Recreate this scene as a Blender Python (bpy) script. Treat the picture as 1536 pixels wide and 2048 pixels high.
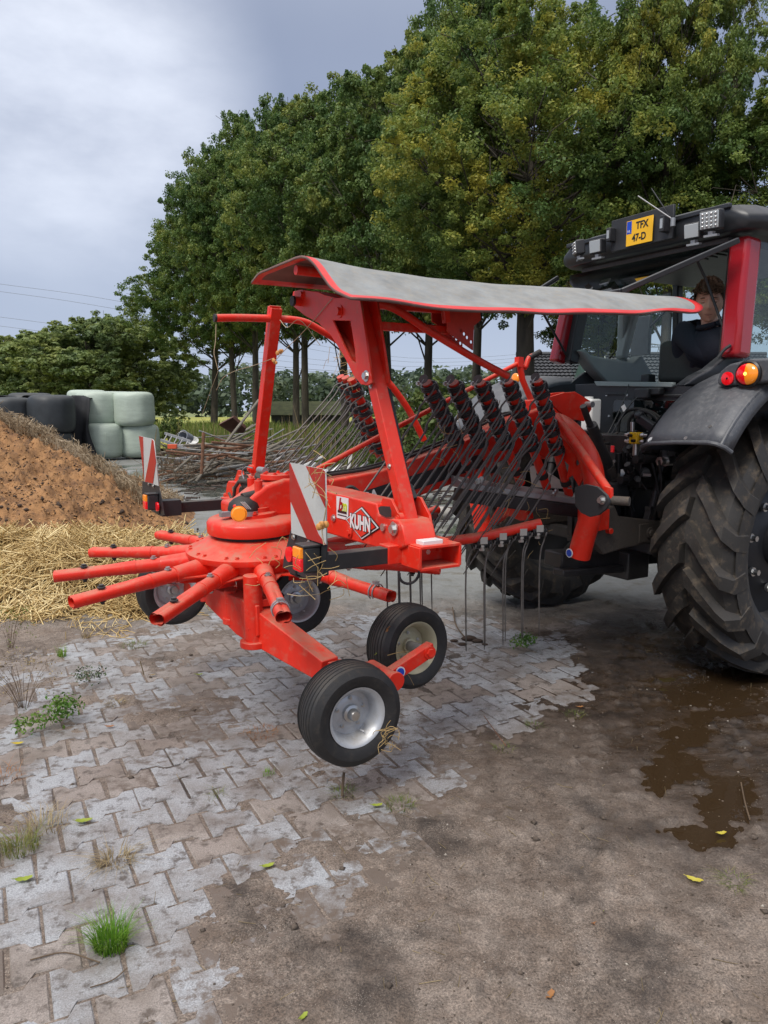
import bpy, bmesh, math, random
import numpy as np
from mathutils import Vector as V, Matrix
rnd = random.Random(7)
nr = np.random.RandomState(11)
for o in list(bpy.data.objects): bpy.data.objects.remove(o)
S = bpy.context.scene
COL = S.collection
# ------------------------------------------------------------------ camera
CAMZ, PITCH, FPX = 1.6, math.radians(7.75), 1500.0
cd = bpy.data.cameras.new('camera'); cam = bpy.data.objects.new('camera', cd); COL.objects.link(cam)
cd.sensor_fit = 'VERTICAL'; cd.sensor_height = 24; cd.lens = 24*FPX/2048; cd.clip_end = 3000; cd.clip_start = .05
cam.location = (0, 0, CAMZ); cam.rotation_euler = (math.pi/2-PITCH, 0, 0); S.camera = cam
S.render.resolution_x = 768; S.render.resolution_y = 1024
# ------------------------------------------------------------------ sky and sun
W = bpy.data.worlds.new('World'); S.world = W; W.use_nodes = True
nt = W.node_tree; nt.nodes.clear()
def N(t, typ, **k):
    n = t.nodes.new(typ)
    for a, b in k.items():
        if a == 'inp':
            for i, v in b.items(): n.inputs[i].default_value = v
        else: setattr(n, a, b)
    return n
SUN_EL, SUN_AZ = math.radians(52), math.radians(215)   # azimuth clockwise from +Y
out = N(nt, 'ShaderNodeOutputWorld'); bg = N(nt, 'ShaderNodeBackground', inp={'Strength': .1})
sky = N(nt, 'ShaderNodeTexSky', sky_type='NISHITA', sun_disc=False, sun_elevation=SUN_EL, sun_rotation=SUN_AZ)
tc = N(nt, 'ShaderNodeTexCoord')
mp = N(nt, 'ShaderNodeMapping', inp={'Scale': (1, 1, 2.2)}); nt.links.new(tc.outputs['Generated'], mp.inputs[0])
mp2 = N(nt, 'ShaderNodeMapping', inp={'Location': (.3, .1, .35), 'Scale': (1, 1, 2.2)}); nt.links.new(tc.outputs['Generated'], mp2.inputs[0])
n1 = N(nt, 'ShaderNodeTexNoise', inp={'Scale': 1.9, 'Detail': 5.0, 'Roughness': .5, 'Distortion': .25}); nt.links.new(mp2.outputs[0], n1.inputs[0])
cr = N(nt, 'ShaderNodeValToRGB'); nt.links.new(n1.outputs['Fac'], cr.inputs[0])
cr.color_ramp.elements[0].position = .32; cr.color_ramp.elements[0].color = (.160, .192, .275, 1)
cr.color_ramp.elements[1].position = .78; cr.color_ramp.elements[1].color = (.205, .238, .318, 1)
# thin bright place in the cloud deck, where the photograph shows it
dotn = N(nt, 'ShaderNodeVectorMath', operation='DOT_PRODUCT'); nt.links.new(tc.outputs['Generated'], dotn.inputs[0])
gl = V((-.42, 1.04, .40)).normalized(); dotn.inputs[1].default_value = gl
mr = N(nt, 'ShaderNodeMapRange', interpolation_type='SMOOTHSTEP', inp={'From Min': .968, 'From Max': 1.0, 'To Min': 0, 'To Max': 1}); nt.links.new(dotn.outputs['Value'], mr.inputs[0])
n3 = N(nt, 'ShaderNodeTexNoise', inp={'Scale': 5.0, 'Detail': 6.0, 'Roughness': .55}); nt.links.new(mp.outputs[0], n3.inputs[0])
mu = N(nt, 'ShaderNodeMath', operation='MULTIPLY'); nt.links.new(mr.outputs[0], mu.inputs[0]); nt.links.new(n3.outputs['Fac'], mu.inputs[1])
mxb = N(nt, 'ShaderNodeMix', data_type='RGBA'); nt.links.new(mu.outputs[0], mxb.inputs['Factor']); nt.links.new(cr.outputs[0], mxb.inputs['A']); mxb.inputs['B'].default_value = (.66, .69, .76, 1)
# paler towards the horizon
sep = N(nt, 'ShaderNodeSeparateXYZ'); nt.links.new(tc.outputs['Generated'], sep.inputs[0])
mh = N(nt, 'ShaderNodeMapRange', interpolation_type='SMOOTHSTEP', inp={'From Min': 0.0, 'From Max': .32, 'To Min': .75, 'To Max': 0}); nt.links.new(sep.outputs['Z'], mh.inputs[0])
mxh = N(nt, 'ShaderNodeMix', data_type='RGBA'); nt.links.new(mh.outputs[0], mxh.inputs['Factor']); nt.links.new(mxb.outputs['Result'], mxh.inputs['A']); mxh.inputs['B'].default_value = (.31, .355, .45, 1)
# an overcast dome: brighter towards the zenith
zen = N(nt, 'ShaderNodeMapRange', interpolation_type='SMOOTHSTEP', inp={'From Min': .40, 'From Max': 1.0, 'To Min': 10.0, 'To Max': 38.0}); nt.links.new(sep.outputs['Z'], zen.inputs[0])
sc = N(nt, 'ShaderNodeVectorMath', operation='SCALE'); zw = N(nt, 'ShaderNodeMapRange', interpolation_type='SMOOTHSTEP', inp={'From Min': .36, 'From Max': .8}); nt.links.new(sep.outputs['Z'], zw.inputs[0]); zx = N(nt, 'ShaderNodeMix', data_type='RGBA'); nt.links.new(zw.outputs[0], zx.inputs['Factor']); nt.links.new(mxh.outputs['Result'], zx.inputs['A']); zx.inputs['B'].default_value = (.275, .27, .275, 1)
nt.links.new(zx.outputs['Result'], sc.inputs[0]); nt.links.new(zen.outputs[0], sc.inputs['Scale'])
mxs = N(nt, 'ShaderNodeMix', data_type='RGBA', inp={'Factor': .95}); nt.links.new(sky.outputs[0], mxs.inputs['A']); nt.links.new(sc.outputs[0], mxs.inputs['B'])
nt.links.new(mxs.outputs['Result'], bg.inputs['Color']); nt.links.new(bg.outputs[0], out.inputs[0])
sd = bpy.data.lights.new('sun', 'SUN'); sd.energy = 1.5; sd.angle = math.radians(22); sd.color = (1, .955, .89)
sun = bpy.data.objects.new('sun', sd); COL.objects.link(sun)
sdir = V((math.sin(SUN_AZ)*math.cos(SUN_EL), math.cos(SUN_AZ)*math.cos(SUN_EL), math.sin(SUN_EL)))
sun.rotation_euler = sdir.to_track_quat('Z', 'Y').to_euler(); sun.location = (0, 0, 30)
vs = S.view_settings; vs.view_transform = 'Standard'; vs.look = 'None'; vs.exposure = 0.85; vs.gamma = 1; vs.use_curve_mapping = False
# ------------------------------------------------------------------ survey helpers: sight line of a picture point met with a real plane
SP, CP = math.sin(PITCH), math.cos(PITCH)
def ray(px, py):
    u = (px-768)/FPX; v = (py-1024)/FPX
    return V((u, CP-v*SP, -SP-v*CP))
C0 = V((0, 0, CAMZ))
FA = V((.855, .5186, 0)).normalized(); LA = V((FA.y, -FA.x, 0)); UP = V((0, 0, 1))   # machine: ahead, to its right, up
OM = V((-.70, 3.84, 0))
def M(s, l, z): return OM+FA*s+LA*l+UP*z
def onY(px, py, Y): d = ray(px, py); return C0+d*(Y/d.y)
def onZ(px, py, z=0.0): d = ray(px, py); return C0+d*((z-CAMZ)/d.z)
def _pl(px, py, n, k): d = ray(px, py); return C0+d*((k-(C0-OM).dot(n))/d.dot(n))
def onL(px, py, l): return _pl(px, py, LA, l)
def onS(px, py, s): return _pl(px, py, FA, s)
def PL(pts, f, k): return [f(x, y, k) for x, y in pts]
def Msl(p): q = p-OM; return q.dot(FA), q.dot(LA), q.z
# ------------------------------------------------------------------ materials
MATS = {}
def mat(name, col, rough=.5, metal=0., var=.0, vscale=6., bump=0., bscale=40., dust=0., dustcol=(.36, .27, .21), spec=.5, trans=0., coat=0., alpha=1., dscale=9., col2=None, c2fac=(.45, .6), emit=0, stretch=None, mud=0.):
    m = bpy.data.materials.new(name); m.use_nodes = True; t = m.node_tree; t.nodes.clear()
    o = N(t, 'ShaderNodeOutputMaterial'); p = N(t, 'ShaderNodeBsdfPrincipled'); t.links.new(p.outputs[0], o.inputs[0])
    p.inputs['Roughness'].default_value = rough; p.inputs['Metallic'].default_value = metal
    p.inputs['Specular IOR Level'].default_value = spec; p.inputs['Coat Weight'].default_value = coat; p.inputs['Coat Roughness'].default_value = .15
    p.inputs['Transmission Weight'].default_value = trans; p.inputs['Alpha'].default_value = alpha
    tcn = N(t, 'ShaderNodeNewGeometry'); vec = tcn.outputs['Position']
    if stretch:
        mpn = N(t, 'ShaderNodeMapping', inp={'Scale': stretch}); t.links.new(vec, mpn.inputs[0]); vec = mpn.outputs[0]
    cur = None
    if var > 0 or col2:
        n = N(t, 'ShaderNodeTexNoise', inp={'Scale': vscale, 'Detail': 5., 'Roughness': .6}); t.links.new(vec, n.inputs[0])
        r = N(t, 'ShaderNodeValToRGB'); t.links.new(n.outputs[0], r.inputs[0])
        c2 = col2 or tuple(c*(1-var) for c in col); c1 = col if col2 else tuple(min(1, c*(1+var*.6)) for c in col)
        r.color_ramp.elements[0].position = c2fac[0]-.1 if not col2 else c2fac[0]; r.color_ramp.elements[1].position = c2fac[1]+.1 if not col2 else c2fac[1]
        r.color_ramp.elements[0].color = (*c1, 1); r.color_ramp.elements[1].color = (*c2, 1)
        cur = r.outputs[0]
    if dust > 0 or mud > 0:
        mx = N(t, 'ShaderNodeMix', data_type='RGBA'); mx.inputs['A'].default_value = (*col, 1); mx.inputs['B'].default_value = (*dustcol, 1)
        if cur: t.links.new(cur, mx.inputs['A'])
        n2 = N(t, 'ShaderNodeTexNoise', inp={'Scale': dscale, 'Detail': 6., 'Roughness': .65}); t.links.new(tcn.outputs['Position'], n2.inputs[0])
        sx = N(t, 'ShaderNodeSeparateXYZ'); t.links.new(tcn.outputs['Normal'], sx.inputs[0])
        a1 = N(t, 'ShaderNodeMapRange', inp={'From Min': .35, 'From Max': .95, 'To Min': 0, 'To Max': dust}); t.links.new(sx.outputs['Z'], a1.inputs[0])
        b1 = N(t, 'ShaderNodeMapRange', inp={'From Min': .38, 'From Max': .62, 'To Min': .25, 'To Max': 1.3}); t.links.new(n2.outputs[0], b1.inputs[0])
        mm = N(t, 'ShaderNodeMath', operation='MULTIPLY'); t.links.new(a1.outputs[0], mm.inputs[0]); t.links.new(b1.outputs[0], mm.inputs[1])
        n4 = N(t, 'ShaderNodeTexNoise', inp={'Scale': dscale*2.3, 'Detail': 7., 'Roughness': .7}); t.links.new(tcn.outputs['Position'], n4.inputs[0])
        b2 = N(t, 'ShaderNodeMapRange', inp={'From Min': .52, 'From Max': .68, 'To Min': .05*(dust+mud), 'To Max': .22*dust+mud}); t.links.new(n4.outputs[0], b2.inputs[0])
        ad = N(t, 'ShaderNodeMath', operation='ADD', use_clamp=True); t.links.new(mm.outputs[0], ad.inputs[0]); t.links.new(b2.outputs[0], ad.inputs[1])
        t.links.new(ad.outputs[0], mx.inputs['Factor']); cur = mx.outputs['Result']
        rr = N(t, 'ShaderNodeMapRange', inp={'From Min': 0, 'From Max': 1, 'To Min': rough, 'To Max': .85}); t.links.new(ad.outputs[0], rr.inputs[0]); t.links.new(rr.outputs[0], p.inputs['Roughness'])
    if cur: t.links.new(cur, p.inputs['Base Color'])
    else: p.inputs['Base Color'].default_value = (*col, 1)
    if bump > 0:
        nb = N(t, 'ShaderNodeTexNoise', inp={'Scale': bscale, 'Detail': 4., 'Roughness': .6}); t.links.new(vec, nb.inputs[0])
        bb = N(t, 'ShaderNodeBump', inp={'Strength': min(1, bump), 'Distance': .01}); t.links.new(nb.outputs[0], bb.inputs['Height']); t.links.new(bb.outputs[0], p.inputs['Normal'])
    if emit: p.inputs['Emission Color'].default_value = (*col, 1); p.inputs['Emission Strength'].default_value = emit
    MATS[name] = m; return m
RED = mat('red_paint', (.72, .018, .005), .40, var=.16, vscale=5, dust=.5, dustcol=(.40, .21, .14), mud=.24, dscale=8, spec=.35, coat=.12, bump=.04, bscale=60)
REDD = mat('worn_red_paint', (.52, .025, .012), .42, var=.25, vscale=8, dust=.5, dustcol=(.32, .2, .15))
CABRED = mat('cab_red', (.36, .008, .016), .22, coat=.6, var=.05, dust=.15)
BLACK = mat('black_metal', (.018, .018, .02), .45, var=.3, dust=.5, dustcol=(.13, .11, .09))
BLK = mat('black_plastic', (.02, .021, .024), .5, dust=.35, dustcol=(.14, .13, .12))
MACH = mat('greasy_black_iron', (.028, .027, .028), .42, var=.5, dust=.25, dustcol=(.07, .055, .045), dscale=14, mud=.1)
MUDM = mat('mud_caked_iron', (.065, .055, .047), .7, dust=.4, dustcol=(.10, .075, .055), mud=.5, dscale=16, bump=.5, bscale=70)
TINE = mat('tine_steel', (.12, .112, .105), .45, metal=.25, var=.3, dust=.3, dustcol=(.14, .10, .075), vscale=20, mud=.3)
COILM = mat('coil_black', (.018, .018, .02), .35, dust=.15, dustcol=(.10, .08, .06), dscale=20)
RUST = mat('rusty_steel', (.16, .075, .04), .8, var=.5, vscale=9)
GALV = mat('galvanised', (.36, .37, .38), .42, metal=.6, var=.15, dust=.3, bump=.05)
CHROME = mat('zinc_bolt', (.55, .55, .54), .3, metal=.9)
RIM = mat('silver_rim', (.52, .54, .57), .38, metal=.5, var=.1, dust=.35, dustcol=(.30, .25, .18), mud=.18, dscale=20)
CREAM = mat('cream_hub', (.45, .42, .28), .5, var=.15, mud=.3, dust=.3)
RUB = mat('rubber', (.016, .016, .017), .58, var=.3, dust=.35, dustcol=(.075, .06, .045), mud=.25, dscale=14, bump=.12, bscale=120)
BRUB = mat('tractor_rubber', (.024, .023, .022), .58, var=.4, vscale=3, dust=.35, dustcol=(.11, .085, .06), mud=.85, dscale=7, bump=.15, bscale=60)
PANL = mat('fender_plastic', (.068, .073, .084), .42, var=.2, vscale=5, dust=.3, dustcol=(.20, .20, .20), bump=.15, mud=.30, dscale=17)
ROOFP = mat('roof_plastic', (.02, .022, .026), .38, var=.1, dust=.4, dustcol=(.11, .115, .12))
CABG = mat('cab_trim_grey', (.27, .31, .31), .55, var=.06)
SEATM = mat('seat_cloth', (.045, .045, .043), .75, var=.12, bump=.2)
GREYC = mat('pvc_canvas_grey', (.215, .23, .235), .6, var=.28, vscale=9, dust=.22, dustcol=(.30, .26, .20), bump=.4, bscale=13, mud=.35, dscale=14)
UNDER = mat('canvas_underside', (.15, .085, .075), .75, var=.2, mud=.2)
REDC = mat('red_hem', (.62, .012, .012), .4, var=.1, mud=.08)
BRED = mat('board_red', (.42, .015, .015), .3, var=.08, mud=.12, dscale=16)
BWHITE = mat('board_white', (.50, .52, .51), .35, var=.06, mud=.22, dustcol=(.35, .3, .22), dscale=16)
WHITE = mat('white_print', (.70, .70, .70), .4)
INK = mat('black_print', (.01, .01, .012), .4)
YEL = mat('plate_yellow', (.85, .46, .012), .35, mud=.05)
YST = mat('sticker_yellow', (.85, .50, .01), .4, mud=.15)
BLUE = mat('print_blue', (.01, .06, .45), .35)
LIME = mat('print_lime', (.5, .6, .02), .4)
AMB = mat('amber_lens', (.90, .26, .01), .12, coat=.8, emit=.12)
REDL = mat('red_lens', (.75, .005, .012), .12, coat=.8, emit=.12)
LAMPG = mat('lamp_glass', (.40, .42, .42), .12, metal=.3, coat=.8)
BRN = mat('brown_sheet', (.11, .05, .035), .6, var=.3)
GRN = mat('bale_film_green', (.40, .465, .395), .45, var=.12, vscale=2.5, bump=.9, bscale=4, stretch=(1, 1, 3.5), mud=.3, dustcol=(.26, .30, .22))
BBLK = mat('bale_film_black', (.028, .032, .036), .5, var=.3, vscale=3, bump=.4, bscale=5, dust=.4, dustcol=(.08, .085, .085))
NETB = mat('black_net', (.014, .015, .018), .8, var=.3, bump=.5, bscale=20)
BARK = mat('bark', (.075, .062, .045), .9, var=.45, vscale=4, bump=1., bscale=9, stretch=(1, 1, .25), col2=(.028, .024, .018), c2fac=(.35, .65))
TWIG = mat('twig', (.11, .075, .045), .85, var=.3)
WOODW = mat('white_paint_wood', (.7, .7, .68), .5)
STONE = mat('stone', (.33, .31, .28), .85, var=.2, bump=.4)
SKIN = mat('skin', (.64, .37, .27), .5, var=.06, vscale=30)
HAIR = mat('hair_brown', (.085, .042, .02), .65, bump=.9, bscale=110, var=.4, vscale=60)
SHIRT = mat('navy_jersey', (.010, .012, .024), .85, bump=.3, bscale=50)
LIP = mat('lip', (.36, .13, .11), .45)
def glassmat(name, col, a, rough=.03):
    m = bpy.data.materials.new(name); m.use_nodes = True; t = m.node_tree; t.nodes.clear()
    o = N(t, 'ShaderNodeOutputMaterial'); g = N(t, 'ShaderNodeBsdfGlossy', inp={'Roughness': rough}); tr = N(t, 'ShaderNodeBsdfTransparent', inp={'Color': (*col, 1)})
    fr = N(t, 'ShaderNodeLayerWeight', inp={'Blend': .5}); pw = N(t, 'ShaderNodeMath', operation='POWER', inp={1: 4.0}); t.links.new(fr.outputs['Facing'], pw.inputs[0]); ml = N(t, 'ShaderNodeMath', operation='MULTIPLY_ADD', inp={1: .9, 2: a}, use_clamp=True); t.links.new(pw.outputs[0], ml.inputs[0])
    mx = N(t, 'ShaderNodeMixShader'); t.links.new(ml.outputs[0], mx.inputs[0]); t.links.new(tr.outputs[0], mx.inputs[1]); t.links.new(g.outputs[0], mx.inputs[2]); t.links.new(mx.outputs[0], o.inputs[0])
    return m
GLASS = glassmat('cab_glass', (.90, .95, .94), .03, .0)
GLASSD = glassmat('tinted_glass', (.30, .40, .40), .07, .0)
def leafmat(name, ca, cb, cc, scale=.35, tr=.3):
    m = bpy.data.materials.new(name); m.use_nodes = True; t = m.node_tree; t.nodes.clear()
    o = N(t, 'ShaderNodeOutputMaterial'); d = N(t, 'ShaderNodeBsdfPrincipled', inp={'Roughness': .55, 'Specular IOR Level': .35}); tl = N(t, 'ShaderNodeBsdfTranslucent'); mx = N(t, 'ShaderNodeMixShader', inp={0: tr})
    g = N(t, 'ShaderNodeNewGeometry'); n = N(t, 'ShaderNodeTexNoise', inp={'Scale': scale, 'Detail': 3., 'Roughness': .55}); t.links.new(g.outputs['Position'], n.inputs[0])
    at = N(t, 'ShaderNodeAttribute', attribute_name='rnd')
    ad = N(t, 'ShaderNodeMath', operation='MULTIPLY_ADD', inp={1: .34, 2: -.17}); t.links.new(at.outputs['Fac'], ad.inputs[0])
    a2 = N(t, 'ShaderNodeMath', operation='ADD'); t.links.new(n.outputs[0], a2.inputs[0]); t.links.new(ad.outputs[0], a2.inputs[1])
    r = N(t, 'ShaderNodeValToRGB'); t.links.new(a2.outputs[0], r.inputs[0]); e = r.color_ramp.elements
    e[0].position = .34; e[0].color = (*ca, 1); e[1].position = .53; e[1].color = (*cb, 1); x = e.new(.70); x.color = (*cc, 1)
    t.links.new(r.outputs[0], d.inputs['Base Color']); t.links.new(r.outputs[0], tl.inputs['Color'])
    t.links.new(d.outputs[0], mx.inputs[1]); t.links.new(tl.outputs[0], mx.inputs[2]); t.links.new(mx.outputs[0], o.inputs[0]); return m
LEAFN = leafmat('oak_leaf_near', (.085, .15, .038), (.20, .26, .055), (.40, .37, .06), .35, .38)
LEAFF = leafmat('oak_leaf_far', (.070, .135, .038), (.14, .21, .052), (.25, .28, .06), .35, .36)
LEAFM = leafmat('broad_tree_leaf', (.14, .20, .08), (.22, .28, .095), (.31, .35, .11), .2, .4)
LEAFB = leafmat('shrub_leaf', (.06, .10, .03), (.10, .15, .035), (.16, .18, .05), .5)
LEAFD = leafmat('haze_tinted_leaf', (.075, .11, .075), (.10, .14, .085), (.13, .165, .095), .1)  # distance haze is mixed into this leaf colour
GRASSM = leafmat('grass_blade', (.10, .16, .025), (.17, .21, .045), (.28, .25, .09), .9, .35)
GRASSG = leafmat('fresh_grass', (.10, .24, .02), (.17, .32, .03), (.28, .38, .06), 6., .35)
DRYG = leafmat('dry_grass', (.20, .15, .075), (.30, .23, .12), (.38, .30, .17), 3., .2)
WEEDM = leafmat('weed_leaf', (.06, .15, .02), (.11, .22, .03), (.18, .26, .05), 9., .3)
YLEAF = leafmat('yellow_leaf', (.50, .34, .02), (.55, .42, .03), (.50, .45, .08), 9., .2)
GLEAF = leafmat('green_leaf', (.22, .28, .03), (.30, .36, .05), (.34, .38, .06), 9., .2)
BLEAF = leafmat('brown_leaf', (.30, .13, .05), (.36, .17, .06), (.4, .2, .08), 9., .2)
STRAWM = leafmat('straw', (.44, .30, .12), (.68, .50, .22), (.84, .69, .38), 2.5, .15)
STRAWG = leafmat('weathered_straw', (.28, .20, .12), (.42, .32, .20), (.55, .45, .32), 2.5, .15)
# ------------------------------------------------------------------ object helpers
WL = {}
def link(o, parent=None, world=None):
    COL.objects.link(o); w = V(world) if world is not None else V((0, 0, 0)); WL[o] = w
    if parent is not None: o.parent = parent; o.location = w-WL[parent]
    else: o.location = w
    return o
def tag(o, label=None, cat=None, group=None, kind=None):
    if label: o['label'] = label
    if cat: o['category'] = cat
    if group: o['group'] = group
    if kind: o['kind'] = kind
    return o
def thing(name, label, cat, loc, group=None):
    e = bpy.data.objects.new(name, None); e.empty_display_size = .1; link(e, None, loc); return tag(e, label, cat, group)
def frame(zd, hint=UP):
    z = V(zd).normalized()
    if abs(z.dot(hint)) > .97: hint = V((1, 0, 0)) if abs(z.x) < .9 else V((0, 1, 0))
    x = hint.cross(z).normalized(); y = z.cross(x); return x, y, z
class G:
    def __init__(s): s.v = []; s.f = []; s.m = []; s.mi = 0
    def add(s, vs, fs):
        b = len(s.v); s.v += [tuple(p) for p in vs]; s.f += [tuple(i+b for i in f) for f in fs]; s.m += [s.mi]*len(fs); return s
    def box(s, c, h, ax=None):
        X, Y, Z = ax or (FA, LA, UP); c = V(c)
        vs = [c+X*(h[0]*i)+Y*(h[1]*j)+Z*(h[2]*k) for i in (-1, 1) for j in (-1, 1) for k in (-1, 1)]
        return s.add(vs, [(0, 1, 3, 2), (4, 6, 7, 5), (0, 4, 5, 1), (2, 3, 7, 6), (0, 2, 6, 4), (1, 5, 7, 3)])
    def beam(s, p0, p1, w, h, up=UP):
        p0 = V(p0); p1 = V(p1); x, y, z = frame(p1-p0, V(up)); c = (p0+p1)/2
        return s.box(c, (w/2, h/2, (p1-p0).length/2), (x, y, z))
    def tube(s, pts, r, n=12, cap=True, rf=None):
        pts = [V(p) for p in pts]; R = r if isinstance(r, (list, tuple)) else [r]*len(pts)
        T = [(pts[min(i+1, len(pts)-1)]-pts[max(i-1, 0)]).normalized() for i in range(len(pts))]
        x, y, _ = frame(T[0]); vs = []
        for i, p in enumerate(pts):
            z = T[i]; x = (x-z*x.dot(z)).normalized(); y = z.cross(x)
            for k in range(n):
                a = 2*math.pi*k/n; q = R[i]*(rf(a, i/(len(pts)-1)) if rf else 1)
                vs.append(p+x*(math.cos(a)*q)+y*(math.sin(a)*q))
        fs = [(i*n+k, i*n+(k+1) % n, (i+1)*n+(k+1) % n, (i+1)*n+k) for i in range(len(pts)-1) for k in range(n)]
        if cap: fs += [tuple(range(n))[::-1], tuple((len(pts)-1)*n+k for k in range(n))]
        return s.add(vs, fs)
    def cyl(s, p0, p1, r0, r1=None, n=16): return s.tube([p0, p1], [r0, r0 if r1 is None else r1], n)
    def lathe(s, prof, c, ax, n=32, close=False, cap=True):
        x, y, z = frame(ax); c = V(c); vs = []
        for r, h in prof:
            for k in range(n):
                a = 2*math.pi*k/n; vs.append(c+z*h+x*(math.cos(a)*r)+y*(math.sin(a)*r))
        m = len(prof); fs = [(i*n+k, i*n+(k+1) % n, ((i+1) % m)*n+(k+1) % n, ((i+1) % m)*n+k) for i in range(m if close else m-1) for k in range(n)]
        if not close and cap:
            if prof[0][0] > 1e-5: fs.append(tuple(range(n))[::-1])
            if prof[-1][0] > 1e-5: fs.append(tuple((m-1)*n+k for k in range(n)))
        return s.add(vs, fs)
    def prism(s, pts, d):
        pts = [V(p) for p in pts]; d = V(d); n = len(pts)
        return s.add(pts+[p+d for p in pts], [tuple(range(n))[::-1], tuple(range(n, 2*n))]+[(i, (i+1) % n, n+(i+1) % n, n+i) for i in range(n)])
    def ball(s, c, r, n=12, m=8, ax=None, sc=(1, 1, 1)):
        X, Y, Z = ax or (V((1, 0, 0)), V((0, 1, 0)), UP); c = V(c); vs = []
        for i in range(m+1):
            t = math.pi*i/m
            for k in range(n):
                a = 2*math.pi*k/n; vs.append(c+X*(r*sc[0]*math.sin(t)*math.cos(a))+Y*(r*sc[1]*math.sin(t)*math.sin(a))+Z*(r*sc[2]*math.cos(t)))
        return s.add(vs, [(i*n+k, i*n+(k+1) % n, (i+1)*n+(k+1) % n, (i+1)*n+k) for i in range(m) for k in range(n)])
    def build(s, name, m, parent=None, bevel=0, smooth=40, world=None, seg=2, subd=0, merge=True):
        me = bpy.data.meshes.new(name); c = V(world) if world is not None else None
        if c is None:
            a = np.array(s.v); c = V(((a.min(0)+a.max(0))/2).tolist())
        me.from_pydata([V(p)-c for p in s.v], [], s.f)
        for q in (m if isinstance(m, (list, tuple)) else [m]): me.materials.append(q)
        if isinstance(m, (list, tuple)): me.polygons.foreach_set('material_index', s.m)
        bm = bmesh.new(); bm.from_mesh(me)
        if merge: bmesh.ops.remove_doubles(bm, verts=bm.verts, dist=1e-6)
        bmesh.ops.recalc_face_normals(bm, faces=bm.faces); bm.to_mesh(me); bm.free()
        if smooth: me.polygons.foreach_set('use_smooth', [True]*len(me.polygons)); me.set_sharp_from_angle(angle=math.radians(smooth))
        me.update(); o = bpy.data.objects.new(name, me); link(o, parent, c)
        if subd: md = o.modifiers.new('subd', 'SUBSURF'); md.levels = md.render_levels = subd
        if bevel: md = o.modifiers.new('bevel', 'BEVEL'); md.width = bevel; md.segments = seg; md.limit_method = 'ANGLE'; md.angle_limit = math.radians(38); md.harden_normals = False
        return o
def arrmesh(name, verts, faces, m, parent=None, world=(0, 0, 0), rndattr=None, smooth=False, k=4):
    """mesh from numpy arrays: verts (n,3), faces (m,k)"""
    me = bpy.data.meshes.new(name); nv = len(verts); nf = len(faces)
    me.vertices.add(nv); me.vertices.foreach_set('co', (np.asarray(verts)-np.array(world)).astype(np.float32).ravel())
    me.loops.add(nf*k); me.loops.foreach_set('vertex_index', np.asarray(faces, dtype=np.int32).ravel())
    me.polygons.add(nf); me.polygons.foreach_set('loop_start', np.arange(0, nf*k, k, dtype=np.int32)); me.polygons.foreach_set('loop_total', np.full(nf, k, dtype=np.int32))
    if rndattr is not None: a = me.attributes.new('rnd', 'FLOAT', 'FACE'); a.data.foreach_set('value', np.asarray(rndattr, dtype=np.float32))
    if smooth: me.polygons.foreach_set('use_smooth', np.ones(nf, dtype=bool))
    me.materials.append(m); me.update(calc_edges=True); o = bpy.data.objects.new(name, me); return link(o, parent, world)
def flat(name, splines, org, X, Y, m, parent, th=.002, bev=0, mats=None):
    """closed 2-D outlines (the first the outer edge, further ones holes) in the frame org,X,Y -> real plate of thickness th along X x Y"""
    cu = bpy.data.curves.new(name, 'CURVE'); cu.dimensions = '2D'; cu.fill_mode = 'BOTH'; cu.extrude = th/2; cu.bevel_depth = bev; cu.bevel_resolution = 1
    for sp in splines:
        s = cu.splines.new('POLY'); s.points.add(len(sp)-1); s.use_cyclic_u = True
        for i, p in enumerate(sp): s.points[i].co = (p[0], p[1], 0, 1)
    return _conv(name, cu, org, X, Y, m, parent, th)
def _conv(name, cu, org, X, Y, m, parent, th):
    t = bpy.data.objects.new('tmp', cu); COL.objects.link(t); bpy.context.view_layer.update()
    me = bpy.data.meshes.new_from_object(t.evaluated_get(bpy.context.evaluated_depsgraph_get())); bpy.data.objects.remove(t); bpy.data.curves.remove(cu)
    me.name = name; X = V(X).normalized(); Y = (V(Y)-X*V(Y).dot(X)).normalized(); Z = X.cross(Y)
    R = Matrix(((X.x, Y.x, Z.x, 0), (X.y, Y.y, Z.y, 0), (X.z, Y.z, Z.z, 0), (0, 0, 0, 1)))
    me.transform(R); me.materials.clear(); me.materials.append(m); o = bpy.data.objects.new(name, me); return link(o, parent, V(org)+Z*(th/2))
def text(body, size, org, X, Y, m, parent, th=.001, bold=0., shear=0., align='CENTER', name='lettering', sx=1.0, sp=1.0):
    cu = bpy.data.curves.new(name, 'FONT'); cu.body = body; cu.size = size; cu.extrude = th/2; cu.offset = bold; cu.shear = shear; cu.align_x = align; cu.align_y = 'CENTER'; cu.space_character = sp
    X = V(X).normalized()
    t = bpy.data.objects.new('tmp', cu); COL.objects.link(t); bpy.context.view_layer.update()
    me = bpy.data.meshes.new_from_object(t.evaluated_get(bpy.context.evaluated_depsgraph_get())); bpy.data.objects.remove(t)
    me.name = name; Y = (V(Y)-X*V(Y).dot(X)).normalized(); Z = X.cross(Y)
    R = Matrix(((X.x*sx, Y.x, Z.x, 0), (X.y*sx, Y.y, Z.y, 0), (X.z*sx, Y.z, Z.z, 0), (0, 0, 0, 1)))
    me.transform(R); me.materials.clear(); me.materials.append(m); o = bpy.data.objects.new(name, me); return link(o, parent, V(org)+Z*(th/2))
def plane2d(pts, f, k, X, Y):
    """picture outline met with a machine plane -> (origin, 2-D outline in X,Y)"""
    w = PL(pts, f, k); o = w[0]; return o, [((p-o).dot(X), (p-o).dot(Y)) for p in w]
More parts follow.
